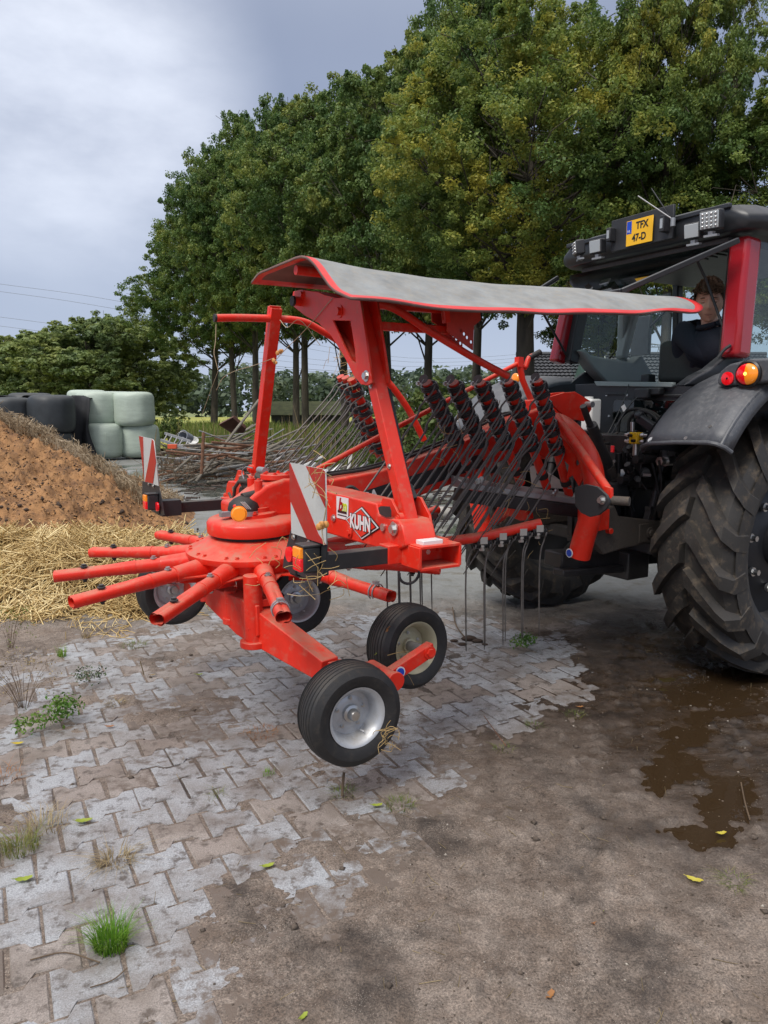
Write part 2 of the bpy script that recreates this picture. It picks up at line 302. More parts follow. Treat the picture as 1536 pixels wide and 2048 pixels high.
def smooth_path(pts, n=6):
    pts = [V(p) for p in pts]; P = [pts[0]*2-pts[1]]+pts+[pts[-1]*2-pts[-2]]; outp = []
    for i in range(1, len(P)-2):
        for j in range(n):
            t = j/n; a, b, c, d = P[i-1], P[i], P[i+1], P[i+2]
            outp.append(.5*((2*b)+(c-a)*t+(2*a-5*b+4*c-d)*t*t+(3*b-a-3*c+d)*t**3))
    outp.append(pts[-1]); return outp
def circ(x, y, r, n=14): return [(x+r*math.cos(2*math.pi*k/n), y+r*math.sin(2*math.pi*k/n)) for k in range(n)]
def bolt(g, p, ax, r=.012, h=.012):
    ax = V(ax).normalized(); g.cyl(p, V(p)+ax*h*.35, r*1.5, n=14); g.cyl(V(p)+ax*h*.35, V(p)+ax*h, r, n=6)
def copy_tree(o, loc, label=None, group=None, rotz=None, sc=None):
    c = o.copy(); COL.objects.link(c); c.location = loc; WL[c] = V(loc)
    if label: c['label'] = label
    if group: c['group'] = group
    if rotz is not None: c.rotation_euler.z = rotz
    if sc is not None: c.scale = sc if isinstance(sc, (tuple, list)) else (sc, sc, sc)
    for ch in list(o.children):
        d = ch.copy(); COL.objects.link(d); d.parent = c
        for g2 in list(ch.children):
            e = g2.copy(); COL.objects.link(e); e.parent = d
    return c
# value noise
_perm = nr.rand(256, 256)
def vnoise(x, y):
    xi = np.floor(x).astype(int); yi = np.floor(y).astype(int); fx = x-xi; fy = y-yi; fx = fx*fx*(3-2*fx); fy = fy*fy*(3-2*fy)
    g = lambda i, j: _perm[i % 256, j % 256]
    return (g(xi, yi)*(1-fx)+g(xi+1, yi)*fx)*(1-fy)+(g(xi, yi+1)*(1-fx)+g(xi+1, yi+1)*fx)*fy
def fbm(x, y, o=4):
    r = 0; a = .5; t = 0
    for i in range(o): r = r+a*vnoise(x*2**i+i*17.3, y*2**i+i*9.1); t += a; a *= .5
    return r/t
# ================================================================== GROUND
def poly_xy(pts): return np.array([list(onZ(x, y, 0).xy) for x, y in pts])
def psd(X, Y, P):
    """signed distance to a polygon, positive inside"""
    d = np.full(X.shape, 1e9); ins = np.zeros(X.shape, bool); n = len(P)
    for i in range(n):
        ax, ay = P[i]; bx, by = P[(i+1) % n]; ex, ey = bx-ax, by-ay
        t = np.clip(((X-ax)*ex+(Y-ay)*ey)/(ex*ex+ey*ey), 0, 1); d = np.minimum(d, np.hypot(X-ax-t*ex, Y-ay-t*ey))
        c = ((ay > Y) != (by > Y)) & (X < (bx-ax)*(Y-ay)/(by-ay+1e-12)+ax); ins ^= c
    return np.where(ins, d, -d)
CLEAR = [([(-40, 1790), (160, 1650), (330, 1590), (560, 1540), (700, 1560), (690, 1640), (560, 1720), (430, 1850), (330, 1990), (-60, 2060)], .16, 1.0),
         ([(120, 1450), (330, 1395), (480, 1440), (480, 1500), (330, 1530), (180, 1490)], .12, .75),
         ([(330, 1345), (560, 1205), (790, 1235), (740, 1330), (640, 1400), (520, 1410)], .15, .95),
         ([(-40, 1500), (220, 1470), (290, 1560), (40, 1640), (-40, 1640)], .12, .7),
         ([(790, 1405), (980, 1345), (1050, 1375), (960, 1430), (830, 1450)], .10, 1.0),
         ([(900, 1280), (1010, 1240), (1120, 1290), (1165, 1340), (1090, 1370), (930, 1360)], .12, 1.0),
         ([(540, 1560), (760, 1520), (960, 1500), (900, 1570), (700, 1640)], .14, .55),
         ([(200, 1270), (330, 1250), (420, 1290), (300, 1330), (180, 1330)], .12, .6),
         ([(-60, 2000), (330, 1860), (620, 1790), (560, 1960), (300, 2100), (-60, 2200)], .2, .45)]
CLEAR.append(([(-60, 1330), (330, 1235), (700, 1215), (1180, 1245), (1170, 1390), (900, 1590), (720, 1790), (520, 2060), (-60, 2250)], .25, .74))
CLEARP = [(poly_xy(p), w, a) for p, w, a in CLEAR]
RUTS = [(poly_xy([(1290, 1560), (1350, 1470), (1400, 1420), (1440, 1430), (1380, 1530), (1310, 1620)]), .05), (poly_xy([(1400, 1690), (1430, 1560), (1500, 1545), (1530, 1600), (1470, 1680)]), .06),
        (poly_xy([(1280, 1570), (1300, 1495), (1330, 1500), (1320, 1590)]), .04), (poly_xy([(1290, 1360), (1560, 1310), (1700, 1400), (1560, 1440), (1380, 1430)]), .10), (poly_xy([(1310, 1660), (1400, 1600), (1440, 1640), (1380, 1720)]), .07)]
RDIR = math.radians(28)
def mud_field(X, Y):
    """how much soil lies over the pavers (0 joint depth .. 1 covered)"""
    n = fbm(X*2.1+5, Y*2.1+3, 5); n2 = fbm(X*7+1, Y*7+8, 4)
    clear = np.zeros(X.shape)
    for P, w, a in CLEARP:
        clear = np.maximum(clear, a*np.clip(psd(X, Y, P)/w+.65, 0, 1))
    n3 = fbm(X*19+11, Y*19+5, 4); return np.clip(1.0-clear+(n-.5)*1.25+(n2-.5)*.75+(n3-.5)*.5, 0, 1)
def ground_h(X, Y):
    m = mud_field(X, Y); nf = fbm(X*34, Y*34, 3)-.5; nm = fbm(X*9+40, Y*9+2, 4)-.5; nl = fbm(X*1.3+9, Y*1.3+4, 3)-.5
    h = -.0042+.0095*np.clip((m-.22)/.62, 0, 1)+nf*.0075*(.45+m)+nm*.018*m+nl*.012*m
    # tyre ruts and scraped streaks running with the drive
    c, s = math.cos(math.radians(62)), math.sin(math.radians(62)); U = X*c+Y*s; Vv = -X*s+Y*c
    st = fbm(U*2.2+3, Vv*30, 4)-.5; zone = np.clip(psd(X, Y, poly_xy([(960, 1900), (1100, 1640), (1260, 1660), (1150, 1960), (960, 2080), (840, 2040)]))/.12+.4, 0, 1)
    h = h+st*.024*zone; zone2 = np.clip(psd(X, Y, poly_xy([(1180, 1330), (1560, 1330), (1560, 1750), (1250, 1700), (1120, 1480)]))/.2+.4, 0, 1); h = h+(fbm((X*.94+Y*.34)*1.6, (-X*.34+Y*.94)*16, 4)-.5)*.014*zone2
    for P, w in RUTS:
        h = h-.013*np.clip(psd(X, Y, P)/w*.55+.55+(fbm(X*5, Y*5, 4)-.5)*2.4, 0, 1)
    # crumbled clods
    ck = np.clip(fbm(X*16+70, Y*16+30, 3)-.62, 0, 1)*.10*np.clip((m-.5)*2, 0, 1); return h+ck
# material: earth, dry grey silt, wet concrete further off
def groundmat():
    m = bpy.data.materials.new('yard_earth'); m.use_nodes = True; t = m.node_tree; t.nodes.clear(); L = t.links.new
    o = N(t, 'ShaderNodeOutputMaterial'); p = N(t, 'ShaderNodeBsdfPrincipled'); L(p.outputs[0], o.inputs[0])
    g = N(t, 'ShaderNodeNewGeometry'); P = g.outputs['Position']
    def noise(s, d=5., r=.6, off=0):
        mpn = N(t, 'ShaderNodeMapping', inp={'Location': (off, off*.7, 0)}); L(P, mpn.inputs[0]); n = N(t, 'ShaderNodeTexNoise', inp={'Scale': s, 'Detail': d, 'Roughness': r}); L(mpn.outputs[0], n.inputs[0]); return n.outputs[0]
    def ramp(x, a, b, c0, c1):
        r = N(t, 'ShaderNodeValToRGB'); L(x, r.inputs[0]); r.color_ramp.elements[0].position = a; r.color_ramp.elements[1].position = b
        r.color_ramp.elements[0].color = (*c0, 1); r.color_ramp.elements[1].color = (*c1, 1); return r.outputs[0]
    def mix(f, a, b):
        x = N(t, 'ShaderNodeMix', data_type='RGBA')
        if isinstance(f, float): x.inputs['Factor'].default_value = f
        else: L(f, x.inputs['Factor'])
        for i, q in (('A', a), ('B', b)):
            if isinstance(q, tuple): x.inputs[i].default_value = (*q, 1)
            else: L(q, x.inputs[i])
        return x.outputs['Result']
    def rng(x, a, b, c=0., d=1.):
        r = N(t, 'ShaderNodeMapRange', inp={'From Min': a, 'From Max': b, 'To Min': c, 'To Max': d}); L(x, r.inputs[0]); return r.outputs[0]
    earth = ramp(noise(1.6), .35, .65, (.090, .066, .050), (.155, .117, .090))
    earth = mix(rng(noise(7., 6., .7, 3), .40, .62), earth, (.195, .158, .130))
    earth = mix(rng(noise(2.3, 4., .6, 9), .52, .68), earth, (.045, .034, .027))
    # crushed shell and grit specks
    vo = N(t, 'ShaderNodeTexVoronoi', inp={'Scale': 230.}); L(P, vo.inputs['Vector']); sp = rng(vo.outputs['Distance'], .16, .30, .8, 0.)
    gate = rng(noise(4., 3., .6, 21), .46, .60); mm = N(t, 'ShaderNodeMath', operation='MULTIPLY'); L(sp, mm.inputs[0]); L(gate, mm.inputs[1])
    vo2 = N(t, 'ShaderNodeTexVoronoi', inp={'Scale': 90.}); L(P, vo2.inputs['Vector']); sp2 = rng(vo2.outputs['Distance'], .05, .15, .6, 0.)
    m2 = N(t, 'ShaderNodeMath', operation='MAXIMUM'); L(mm.outputs[0], m2.inputs[0]); mg = N(t, 'ShaderNodeMath', operation='MULTIPLY'); L(sp2, mg.inputs[0]); L(rng(noise(3., 3., .6, 33), .4, .6), mg.inputs[1]); L(mg.outputs[0], m2.inputs[1])
    earth = mix(m2.outputs[0], earth, (.34, .30, .26))
    fine = noise(150., 4., .75, 71); fr = rng(fine, .34, .66, .42, 1.7); fm_ = N(t, 'ShaderNodeMix', data_type='RGBA', blend_type='MULTIPLY', inp={'Factor': 1.}); L(earth, fm_.inputs['A']); L(fr, fm_.inputs['B']); earth = fm_.outputs['Result']
    mid = rng(noise(22., 6., .7, 81), .40, .62, .86, 1.14); fm2 = N(t, 'ShaderNodeMix', data_type='RGBA', blend_type='MULTIPLY', inp={'Factor': 1.}); L(earth, fm2.inputs['A']); L(mid, fm2.inputs['B']); earth = fm2.outputs['Result']
    crk = N(t, 'ShaderNodeTexVoronoi', feature='DISTANCE_TO_EDGE', inp={'Scale': 9.}); wv = N(t, 'ShaderNodeTexNoise', inp={'Scale': 14., 'Detail': 4.}); L(P, wv.inputs[0]); wa = N(t, 'ShaderNodeMix', data_type='RGBA', blend_type='LINEAR_LIGHT', inp={'Factor': .22}); L(P, wa.inputs['A']); L(wv.outputs['Color'], wa.inputs['B']); L(wa.outputs['Result'], crk.inputs['Vector'])
    ce = rng(crk.outputs['Distance'], .0, .035, .75, 0.); cg = rng(noise(2.6, 4., .6, 91), .50, .60); cm = N(t, 'ShaderNodeMath', operation='MULTIPLY'); L(ce, cm.inputs[0]); L(cg, cm.inputs[1]); earth = mix(cm.outputs[0], earth, (.035, .025, .019))
    # old concrete slab of the back yard beyond about 7 m
    conc = ramp(noise(.8, 6., .6, 5), .3, .7, (.15, .155, .148), (.235, .24, .232)); conc = mix(rng(noise(3.5, 6., .7, 8), .5, .68), conc, (.13, .12, .095))
    sx = N(t, 'ShaderNodeSeparateXYZ'); L(P, sx.inputs[0])
    yy = N(t, 'ShaderNodeMath', operation='MULTIPLY_ADD', inp={1: 2.2, 2: -1.1}); L(noise(.9, 4., .6, 2), yy.inputs[0]); y2 = N(t, 'ShaderNodeMath', operation='ADD'); L(yy.outputs[0], y2.inputs[0]); L(sx.outputs['Y'], y2.inputs[1])
    fc = rng(y2.outputs[0], 5.3, 6.6)
    base = mix(fc, earth, conc)
    yx = N(t, 'ShaderNodeMath', operation='MULTIPLY_ADD', inp={1: .42}); L(sx.outputs['X'], yx.inputs[0]); L(y2.outputs[0], yx.inputs[2]); gfar = rng(yx.outputs[0], 22.5, 23.6); base = mix(gfar, base, ramp(noise(.5, 5.), .35, .65, (.10, .15, .035), (.22, .22, .07)))
    wet = N(t, 'ShaderNodeMath', operation='MULTIPLY'); L(rng(noise(.55, 5., .6, 14), .50, .56), wet.inputs[0]); L(rng(sx.outputs['Y'], 7.5, 9.), wet.inputs[1])
    w2 = N(t, 'ShaderNodeMath', operation='MULTIPLY'); L(wet.outputs[0], w2.inputs[0]); L(rng(sx.outputs['Y'], 21., 24., 1., 0.), w2.inputs[1])
    base = mix(w2.outputs[0], base, (.085, .095, .08))
    # damp stain around the brown puddles in front of the tractor wheel
    dm = N(t, 'ShaderNodeVectorMath', operation='DISTANCE'); mq = N(t, 'ShaderNodeMapping', inp={'Scale': (1, 1, 0)}); L(P, mq.inputs[0]); L(mq.outputs[0], dm.inputs[0]); dm.inputs[1].default_value = (2.15, 3.95, 0)
    nn = N(t, 'ShaderNodeMath', operation='MULTIPLY_ADD', inp={1: 1.8}); L(noise(1.7, 5., .6, 40), nn.inputs[0]); L(dm.outputs['Value'], nn.inputs[2])
    damp = rng(nn.outputs[0], 1.95, 2.9, 1., 0.)
    base = mix(damp, base, mix(rng(noise(11.), .4, .6), (.026, .018, .012), (.062, .044, .032)))
    wz = rng(sx.outputs['Z'], -.0055, .0065, 1., 0.); wet2 = N(t, 'ShaderNodeMath', operation='MULTIPLY'); L(wz, wet2.inputs[0]); L(damp, wet2.inputs[1]); base = mix(wet2.outputs[0], base, (.042, .025, .012))
    L(base, p.inputs['Base Color'])
    r1 = rng(noise(3., 5., .6, 50), .35, .65, .55, .9); r2 = N(t, 'ShaderNodeMix', data_type='FLOAT'); L(w2.outputs[0], r2.inputs['Factor']); L(r1, r2.inputs['A']); r2.inputs['B'].default_value = .04
    r3 = N(t, 'ShaderNodeMix', data_type='FLOAT'); dd = N(t, 'ShaderNodeMath', operation='MULTIPLY', inp={1: .85}); L(damp, dd.inputs[0]); L(dd.outputs[0], r3.inputs['Factor']); L(r2.outputs['Result'], r3.inputs['A']); r3.inputs['B'].default_value = .28
    r4 = N(t, 'ShaderNodeMix', data_type='FLOAT'); L(wet2.outputs[0], r4.inputs['Factor']); L(r3.outputs['Result'], r4.inputs['A']); r4.inputs['B'].default_value = .10; L(r4.outputs['Result'], p.inputs['Roughness'])
    b1 = N(t, 'ShaderNodeBump', inp={'Strength': .9, 'Distance': .008}); L(noise(75., 8., .72), b1.inputs['Height'])
    b2 = N(t, 'ShaderNodeBump', inp={'Strength': .5, 'Distance': .02}); L(noise(9., 6., .6, 60), b2.inputs['Height']); L(b1.outputs[0], b2.inputs['Normal'])
    L(b2.outputs[0], p.inputs['Normal']); ib = N(t, 'ShaderNodeMath', operation='SUBTRACT', inp={0: 1.}); L(w2.outputs[0], ib.inputs[1])
    s1 = N(t, 'ShaderNodeMath', operation='MULTIPLY', inp={1: .85}); L(ib.outputs[0], s1.inputs[0]); L(s1.outputs[0], b1.inputs['Strength']); L(s1.outputs[0], b2.inputs['Strength'])
    return m
GM = groundmat()
def grid(x0, x1, y0, y1, st, hf):
    xs = np.arange(x0, x1+st/2, st); ys = np.arange(y0, y1+st/2, st); X, Y = np.meshgrid(xs, ys); Z = hf(X, Y)
    nx, ny = len(xs), len(ys); i = np.arange(nx*ny).reshape(ny, nx); F = np.stack([i[:-1, :-1], i[:-1, 1:], i[1:, 1:], i[1:, :-1]], -1).reshape(-1, 4)
    return np.stack([X, Y, Z], -1).reshape(-1, 3), F
FX0, FX1, FY0, FY1 = -3.4, 3.6, .8, 6.6
def near_h(X, Y):
    e = np.minimum(np.minimum(X-FX0, FX1-X), np.minimum(Y-FY0, FY1-Y)); k = np.clip(e/.5, 0, 1)
    return ground_h(X, Y)*k-.012*(1-k)
v1, f1 = grid(FX0, FX1, FY0, FY1, .0145, near_h)
ground = arrmesh('ground', v1, f1, GM, smooth=True); tag(ground, 'worn farmyard of brown earth over grey paving stones', kind='structure')
# the wider ground: one sheet to the horizon, a little below
def far_h(X, Y):
    inn = (X > FX0+.3) & (X < FX1-.3) & (Y > FY0+.3) & (Y < FY1-.3)
    nearb = np.clip((np.hypot(X, Y)-4)/10, 0, 1)
    return np.where(inn, -.06, -.016)+(fbm(X*1.1, Y*1.1, 3)-.5)*.008*(~inn)+0*nearb
v2, f2 = grid(-16, 20, -6, 30, .2, far_h)
vv = [v2]; ff = [f2]; b = len(v2)
ring = [(-16, -6), (20, -6), (20, 30), (-16, 30)]; outr = [(-900, -300), (900, -300), (900, 1500), (-900, 1500)]
vv.append(np.array([(x, y, -.016) for x, y in ring]+[(x, y, -.016) for x, y in outr], float)); ff.append(np.array([(b+i, b+4+i, b+4+(i+1) % 4, b+(i+1) % 4) for i in range(4)]))
yard = arrmesh('yard', np.vstack(vv), np.vstack(ff), GM, smooth=True); tag(yard, 'wide grey yard surface running back to the meadow', kind='structure')
# ------------------------------------------------------------------ pavers
def pavmat():
    m = bpy.data.materials.new('paver_concrete'); m.use_nodes = True; t = m.node_tree; t.nodes.clear(); L = t.links.new
    o = N(t, 'ShaderNodeOutputMaterial'); p = N(t, 'ShaderNodeBsdfPrincipled', inp={'Roughness': .52}); L(p.outputs[0], o.inputs[0])
    g = N(t, 'ShaderNodeNewGeometry'); P = g.outputs['Position']; at = N(t, 'ShaderNodeAttribute', attribute_name='rnd')
    r = N(t, 'ShaderNodeValToRGB'); L(at.outputs['Fac'], r.inputs[0]); e = r.color_ramp.elements; e[0].color = (.345, .36, .38, 1); e[1].color = (.255, .215, .19, 1); x = e.new(.55); x.color = (.32, .33, .345, 1); x = e.new(.8); x.color = (.30, .265, .24, 1)
    n = N(t, 'ShaderNodeTexNoise', inp={'Scale': 190., 'Detail': 3., 'Roughness': .7}); L(P, n.inputs[0]); mr = N(t, 'ShaderNodeMapRange', inp={'From Min': .3, 'From Max': .7, 'To Min': .55, 'To Max': 1.4}); L(n.outputs[0], mr.inputs[0])
    ml = N(t, 'ShaderNodeMix', data_type='RGBA', blend_type='MULTIPLY', inp={'Factor': 1.}); L(r.outputs[0], ml.inputs['A']); L(mr.outputs[0], ml.inputs['B'])
    v = N(t, 'ShaderNodeTexVoronoi', inp={'Scale': 120.}); L(P, v.inputs['Vector']); vr = N(t, 'ShaderNodeMapRange', inp={'From Min': .12, 'From Max': .2, 'To Min': .7, 'To Max': 0}); L(v.outputs['Distance'], vr.inputs[0])
    mx = N(t, 'ShaderNodeMix', data_type='RGBA'); L(vr.outputs[0], mx.inputs['Factor']); L(ml.outputs['Result'], mx.inputs['A']); mx.inputs['B'].default_value = (.12, .11, .10, 1)
    d1 = N(t, 'ShaderNodeTexNoise', inp={'Scale': 3.2, 'Detail': 7., 'Roughness': .68}); L(P, d1.inputs[0]); dr = N(t, 'ShaderNodeMapRange', inp={'From Min': .43, 'From Max': .64, 'To Min': .08, 'To Max': .80}); L(d1.outputs[0], dr.inputs[0])
    m2 = N(t, 'ShaderNodeMix', data_type='RGBA'); L(dr.outputs[0], m2.inputs['Factor']); L(mx.outputs['Result'], m2.inputs['A']); m2.inputs['B'].default_value = (.145, .116, .094, 1)
    d2 = N(t, 'ShaderNodeTexNoise', inp={'Scale': 17., 'Detail': 6., 'Roughness': .7}); L(P, d2.inputs[0]); dr2 = N(t, 'ShaderNodeMapRange', inp={'From Min': .52, 'From Max': .64, 'To Min': 0, 'To Max': .85}); L(d2.outputs[0], dr2.inputs[0])
    m3 = N(t, 'ShaderNodeMix', data_type='RGBA'); L(dr2.outputs[0], m3.inputs['Factor']); L(m2.outputs['Result'], m3.inputs['A']); m3.inputs['B'].default_value = (.07, .055, .044, 1)
    oi = N(t, 'ShaderNodeObjectInfo'); sr = N(t, 'ShaderNodeSeparateColor'); L(oi.outputs['Color'], sr.inputs[0]); mv = N(t, 'ShaderNodeAttribute', attribute_name='mudv'); sm_ = N(t, 'ShaderNodeMath', operation='ADD'); L(sr.outputs[0], sm_.inputs[0]); L(mv.outputs['Fac'], sm_.inputs[1])
    sn = N(t, 'ShaderNodeMath', operation='ADD'); L(sm_.outputs[0], sn.inputs[0]); dn = N(t, 'ShaderNodeMath', operation='MULTIPLY_ADD', inp={1: 1.6, 2: -.8}); L(d2.outputs[0], dn.inputs[0]); L(dn.outputs[0], sn.inputs[1]); sv = N(t, 'ShaderNodeMapRange', inp={'From Min': .28, 'From Max': .62, 'To Min': 0, 'To Max': .93}); L(sn.outputs[0], sv.inputs[0])
    m4 = N(t, 'ShaderNodeMix', data_type='RGBA'); L(sv.outputs[0], m4.inputs['Factor']); L(m3.outputs['Result'], m4.inputs['A']); m4.inputs['B'].default_value = (.125, .095, .074, 1)
    L(m4.outputs['Result'], p.inputs['Base Color'])
    b = N(t, 'ShaderNodeBump', inp={'Strength': .6, 'Distance': .004}); L(n.outputs[0], b.inputs['Height']); L(b.outputs[0], p.inputs['Normal']); return m
PM = pavmat()
PLN, PPT = .2005, .163
def pav_outline(gap=.0056, jit=0, rg=None):
    a = PLN/2-gap; d = .0185; hb = PPT/2-gap
    top = [(-a, hb+d), (-a*.60, hb+d), (-a*.36, hb-d), (a*.36, hb-d), (a*.60, hb+d), (a, hb+d)]
    pts = top+[(x, -y) for x, y in top[::-1]]
    if rg: pts = [(x+rg.uniform(-jit, jit), y+rg.uniform(-jit, jit)) for x, y in pts]
    return pts
def pav_vf(rg):
    o = pav_outline(jit=.0028, rg=rg); n = len(o); vs = [(x, y, -.05) for x, y in o]+[(x, y, -.0045) for x, y in o]+[(x*.955, y*.945, 0) for x, y in o]
    fs = [(i, (i+1) % n, n+(i+1) % n, n+i) for i in range(n)]+[(n+i, n+(i+1) % n, 2*n+(i+1) % n, 2*n+i) for i in range(n)]
    t = 2*n; fs += [(t+0, t+1, t+10, t+11), (t+1, t+2, t+9, t+10), (t+2, t+3, t+8, t+9), (t+3, t+4, t+7, t+8), (t+4, t+5, t+6, t+7)]
    fs = [f[::-1] for f in fs]
    # orientation: outline runs left->right on top then back: clockwise, so reversed faces point outward
    return vs, fs
rg = random.Random(3); VAR = []
for k in range(8):
    vs, fs = pav_vf(rg); me = bpy.data.meshes.new('paver'); me.from_pydata(vs, [], fs); a = me.attributes.new('rnd', 'FLOAT', 'FACE'); tint = [.0, .1, .3, .5, .62, .8, .9, 1.][k]
    a.data.foreach_set('value', [tint]*len(fs)); me.materials.append(PM); bm = bmesh.new(); bm.from_mesh(me); bmesh.ops.recalc_face_normals(bm, faces=bm.faces); bm.to_mesh(me); bm.free(); VAR.append((me, vs, fs, tint))
cR, sR = math.cos(RDIR), math.sin(RDIR); cells = []
for r in range(-40, 60):
    for c in range(-40, 60):
        u = (c+.5*(r % 2))*PLN; v = r*PPT; x = u*cR-v*sR-.95; y = u*sR+v*cR+2.78
        if -3.0 < x < 3.2 and 1.0 < y < 6.2 and abs(x) < y*.58+.5: cells.append((x, y))
cells = np.array(cells); mfv = mud_field(cells[:, 0], cells[:, 1]); best = np.full(len(cells), -9.)
for P_, w_, a_ in CLEARP: best = np.maximum(best, psd(cells[:, 0], cells[:, 1], P_))
cells = [(x, y) for (x, y), q, b_ in zip(cells, mfv, best) if b_ > -.17 and q < .97]
rg.shuffle(cells)
mc = mud_field(np.array([c[0] for c in cells]), np.array([c[1] for c in cells])); order = sorted(range(len(cells)), key=lambda i: cells[i][1]+2.4*max(0, mc[i]-.3))
restv, restf, restr, restm = [], [], [], []
for n_, i in enumerate(order):
    x, y = cells[i]; k = rg.choice([0, 0, 0, 1, 1, 2, 2, 3, 3, 4, 5, 6, 7]); me, vs, fs, tint = VAR[k]
    tx, ty, tz = rg.gauss(0, .010), rg.gauss(0, .010), rg.gauss(0, .0012); rz = RDIR+rg.gauss(0, .012)+(math.pi if rg.random() < .5 else 0)
    x += rg.gauss(0, .0015); y += rg.gauss(0, .0015)
    if n_ < 300:
        o = bpy.data.objects.new('paver', me); link(o, ground, (x, y, tz)); o.rotation_euler = (tx, ty, rz); o.color = (float(mc[i]), 0, 0, 1)
    else:
        A = Matrix.Translation((x, y, tz)) @ Matrix.Rotation(rz, 4, 'Z') @ Matrix.Rotation(tx, 4, 'X'); b = len(restv)
        restv += [tuple(A @ V(p)) for p in vs]; restf += [tuple(q+b for q in f) for f in fs]; restr += [tint]*len(fs); restm += [float(mc[i])]*len(fs)
if restv:
    me = bpy.data.meshes.new('paver_field'); me.from_pydata(restv, [], restf); a = me.attributes.new('rnd', 'FLOAT', 'FACE'); a.data.foreach_set('value', restr); a = me.attributes.new('mudv', 'FLOAT', 'FACE'); a.data.foreach_set('value', restm); me.materials.append(PM)
    bm = bmesh.new(); bm.from_mesh(me); bmesh.ops.recalc_face_normals(bm, faces=bm.faces); bm.to_mesh(me); bm.free()
    o = bpy.data.objects.new('paver_field', me); link(o, ground); tag(o, kind='stuff'); o.color = (0, 0, 0, 1)
# ------------------------------------------------------------------ water
wm = bpy.data.materials.new('brown_water'); wm.use_nodes = True; t_ = wm.node_tree; pb = t_.nodes['Principled BSDF']
pb.inputs['Base Color'].default_value = (.075, .040, .016, 1); pb.inputs['Roughness'].default_value = .04; pb.inputs['Specular IOR Level'].default_value = .6
nz = N(t_, 'ShaderNodeTexNoise', inp={'Scale': 14., 'Detail': 2.}); ge = N(t_, 'ShaderNodeNewGeometry'); t_.links.new(ge.outputs['Position'], nz.inputs[0]); bu = N(t_, 'ShaderNodeBump', inp={'Strength': .12, 'Distance': .01}); t_.links.new(nz.outputs[0], bu.inputs['Height']); t_.links.new(bu.outputs[0], pb.inputs['Normal'])
fo = N(t_, 'ShaderNodeTexVoronoi', inp={'Scale': 22.}); t_.links.new(ge.outputs['Position'], fo.inputs['Vector']); fr_ = N(t_, 'ShaderNodeMapRange', inp={'From Min': .03, 'From Max': .08, 'To Min': .7, 'To Max': 0}); t_.links.new(fo.outputs['Distance'], fr_.inputs[0])
mw = N(t_, 'ShaderNodeMix', data_type='RGBA'); t_.links.new(fr_.outputs[0], mw.inputs['Factor']); mw.inputs['A'].default_value = (.036, .022, .011, 1); mw.inputs['B'].default_value = (.35, .30, .24, 1); t_.links.new(mw.outputs['Result'], pb.inputs['Base Color'])
wp = poly_xy([(1180, 1330), (1200, 1560), (1280, 1760), (1620, 1760), (1700, 1330), (1500, 1290), (1320, 1290)])
g = G(); g.add([(x, y, -.0052) for x, y in wp], [tuple(range(len(wp)))]); w_ = g.build('puddle', wm, None, smooth=0); tag(w_, 'brown muddy puddle filling the ruts behind the tractor wheel', kind='structure')
# ================================================================== COMPOST HEAP AND STRAW
def heap_h(X, Y):
    d = np.hypot(np.maximum(0, X+5.4), (Y-10)*np.where(Y < 10, .82, .6)); h = 1.58-.61*d
    n = (fbm(X*1.6+3, Y*1.6, 5)-.5)*.42; n2 = (fbm(X*6, Y*6+4, 5)-.5)*.15; n3 = np.clip(fbm(X*13+5, Y*13, 4)-.54, 0, 1)*.45+(fbm(X*30, Y*30, 3)-.5)*.05
    k = np.clip(h*3+.2, 0, 1); return np.maximum(h+(n+n2+n3)*k, -.08)
v3, f3 = grid(-10, -2.0, 6.6, 12.6, .032, heap_h)
keep = v3[:, 2] > -.075; fk = keep[f3].any(1); f3 = f3[fk]; us = np.unique(f3); mpx = -np.ones(len(v3), int); mpx[us] = np.arange(len(us)); v3 = v3[us]; f3 = mpx[f3]
hm = mat('compost', (.35, .185, .078), .95, bump=1., bscale=55, col2=(.16, .082, .040), c2fac=(.45, .68), vscale=5., mud=.8, dustcol=(.04, .026, .018), dscale=6)
heap = arrmesh('compost_heap', v3, f3, hm, smooth=True); tag(heap, 'big heap of reddish brown compost behind the straw at the yard edge', 'compost heap')
def straw_h(X, Y):
    e = np.clip((Y-5.75-(fbm(X*1.2, X*0+3, 3)-.5)*.9)/.55, 0, 1)*np.clip((-1.45-X+(fbm(Y*1.3, Y*0+6, 3)-.5)*.5)/.5, 0, 1)*np.clip((8.6-Y)/.9, 0, 1)
    return e*(.10+.30*fbm(X*1.1+2, Y*1.1+5, 3)+.10*(fbm(X*5, Y*5, 3)-.5))*(1-.25*np.clip((Y-6.6)/1.5, 0, 1))-.03
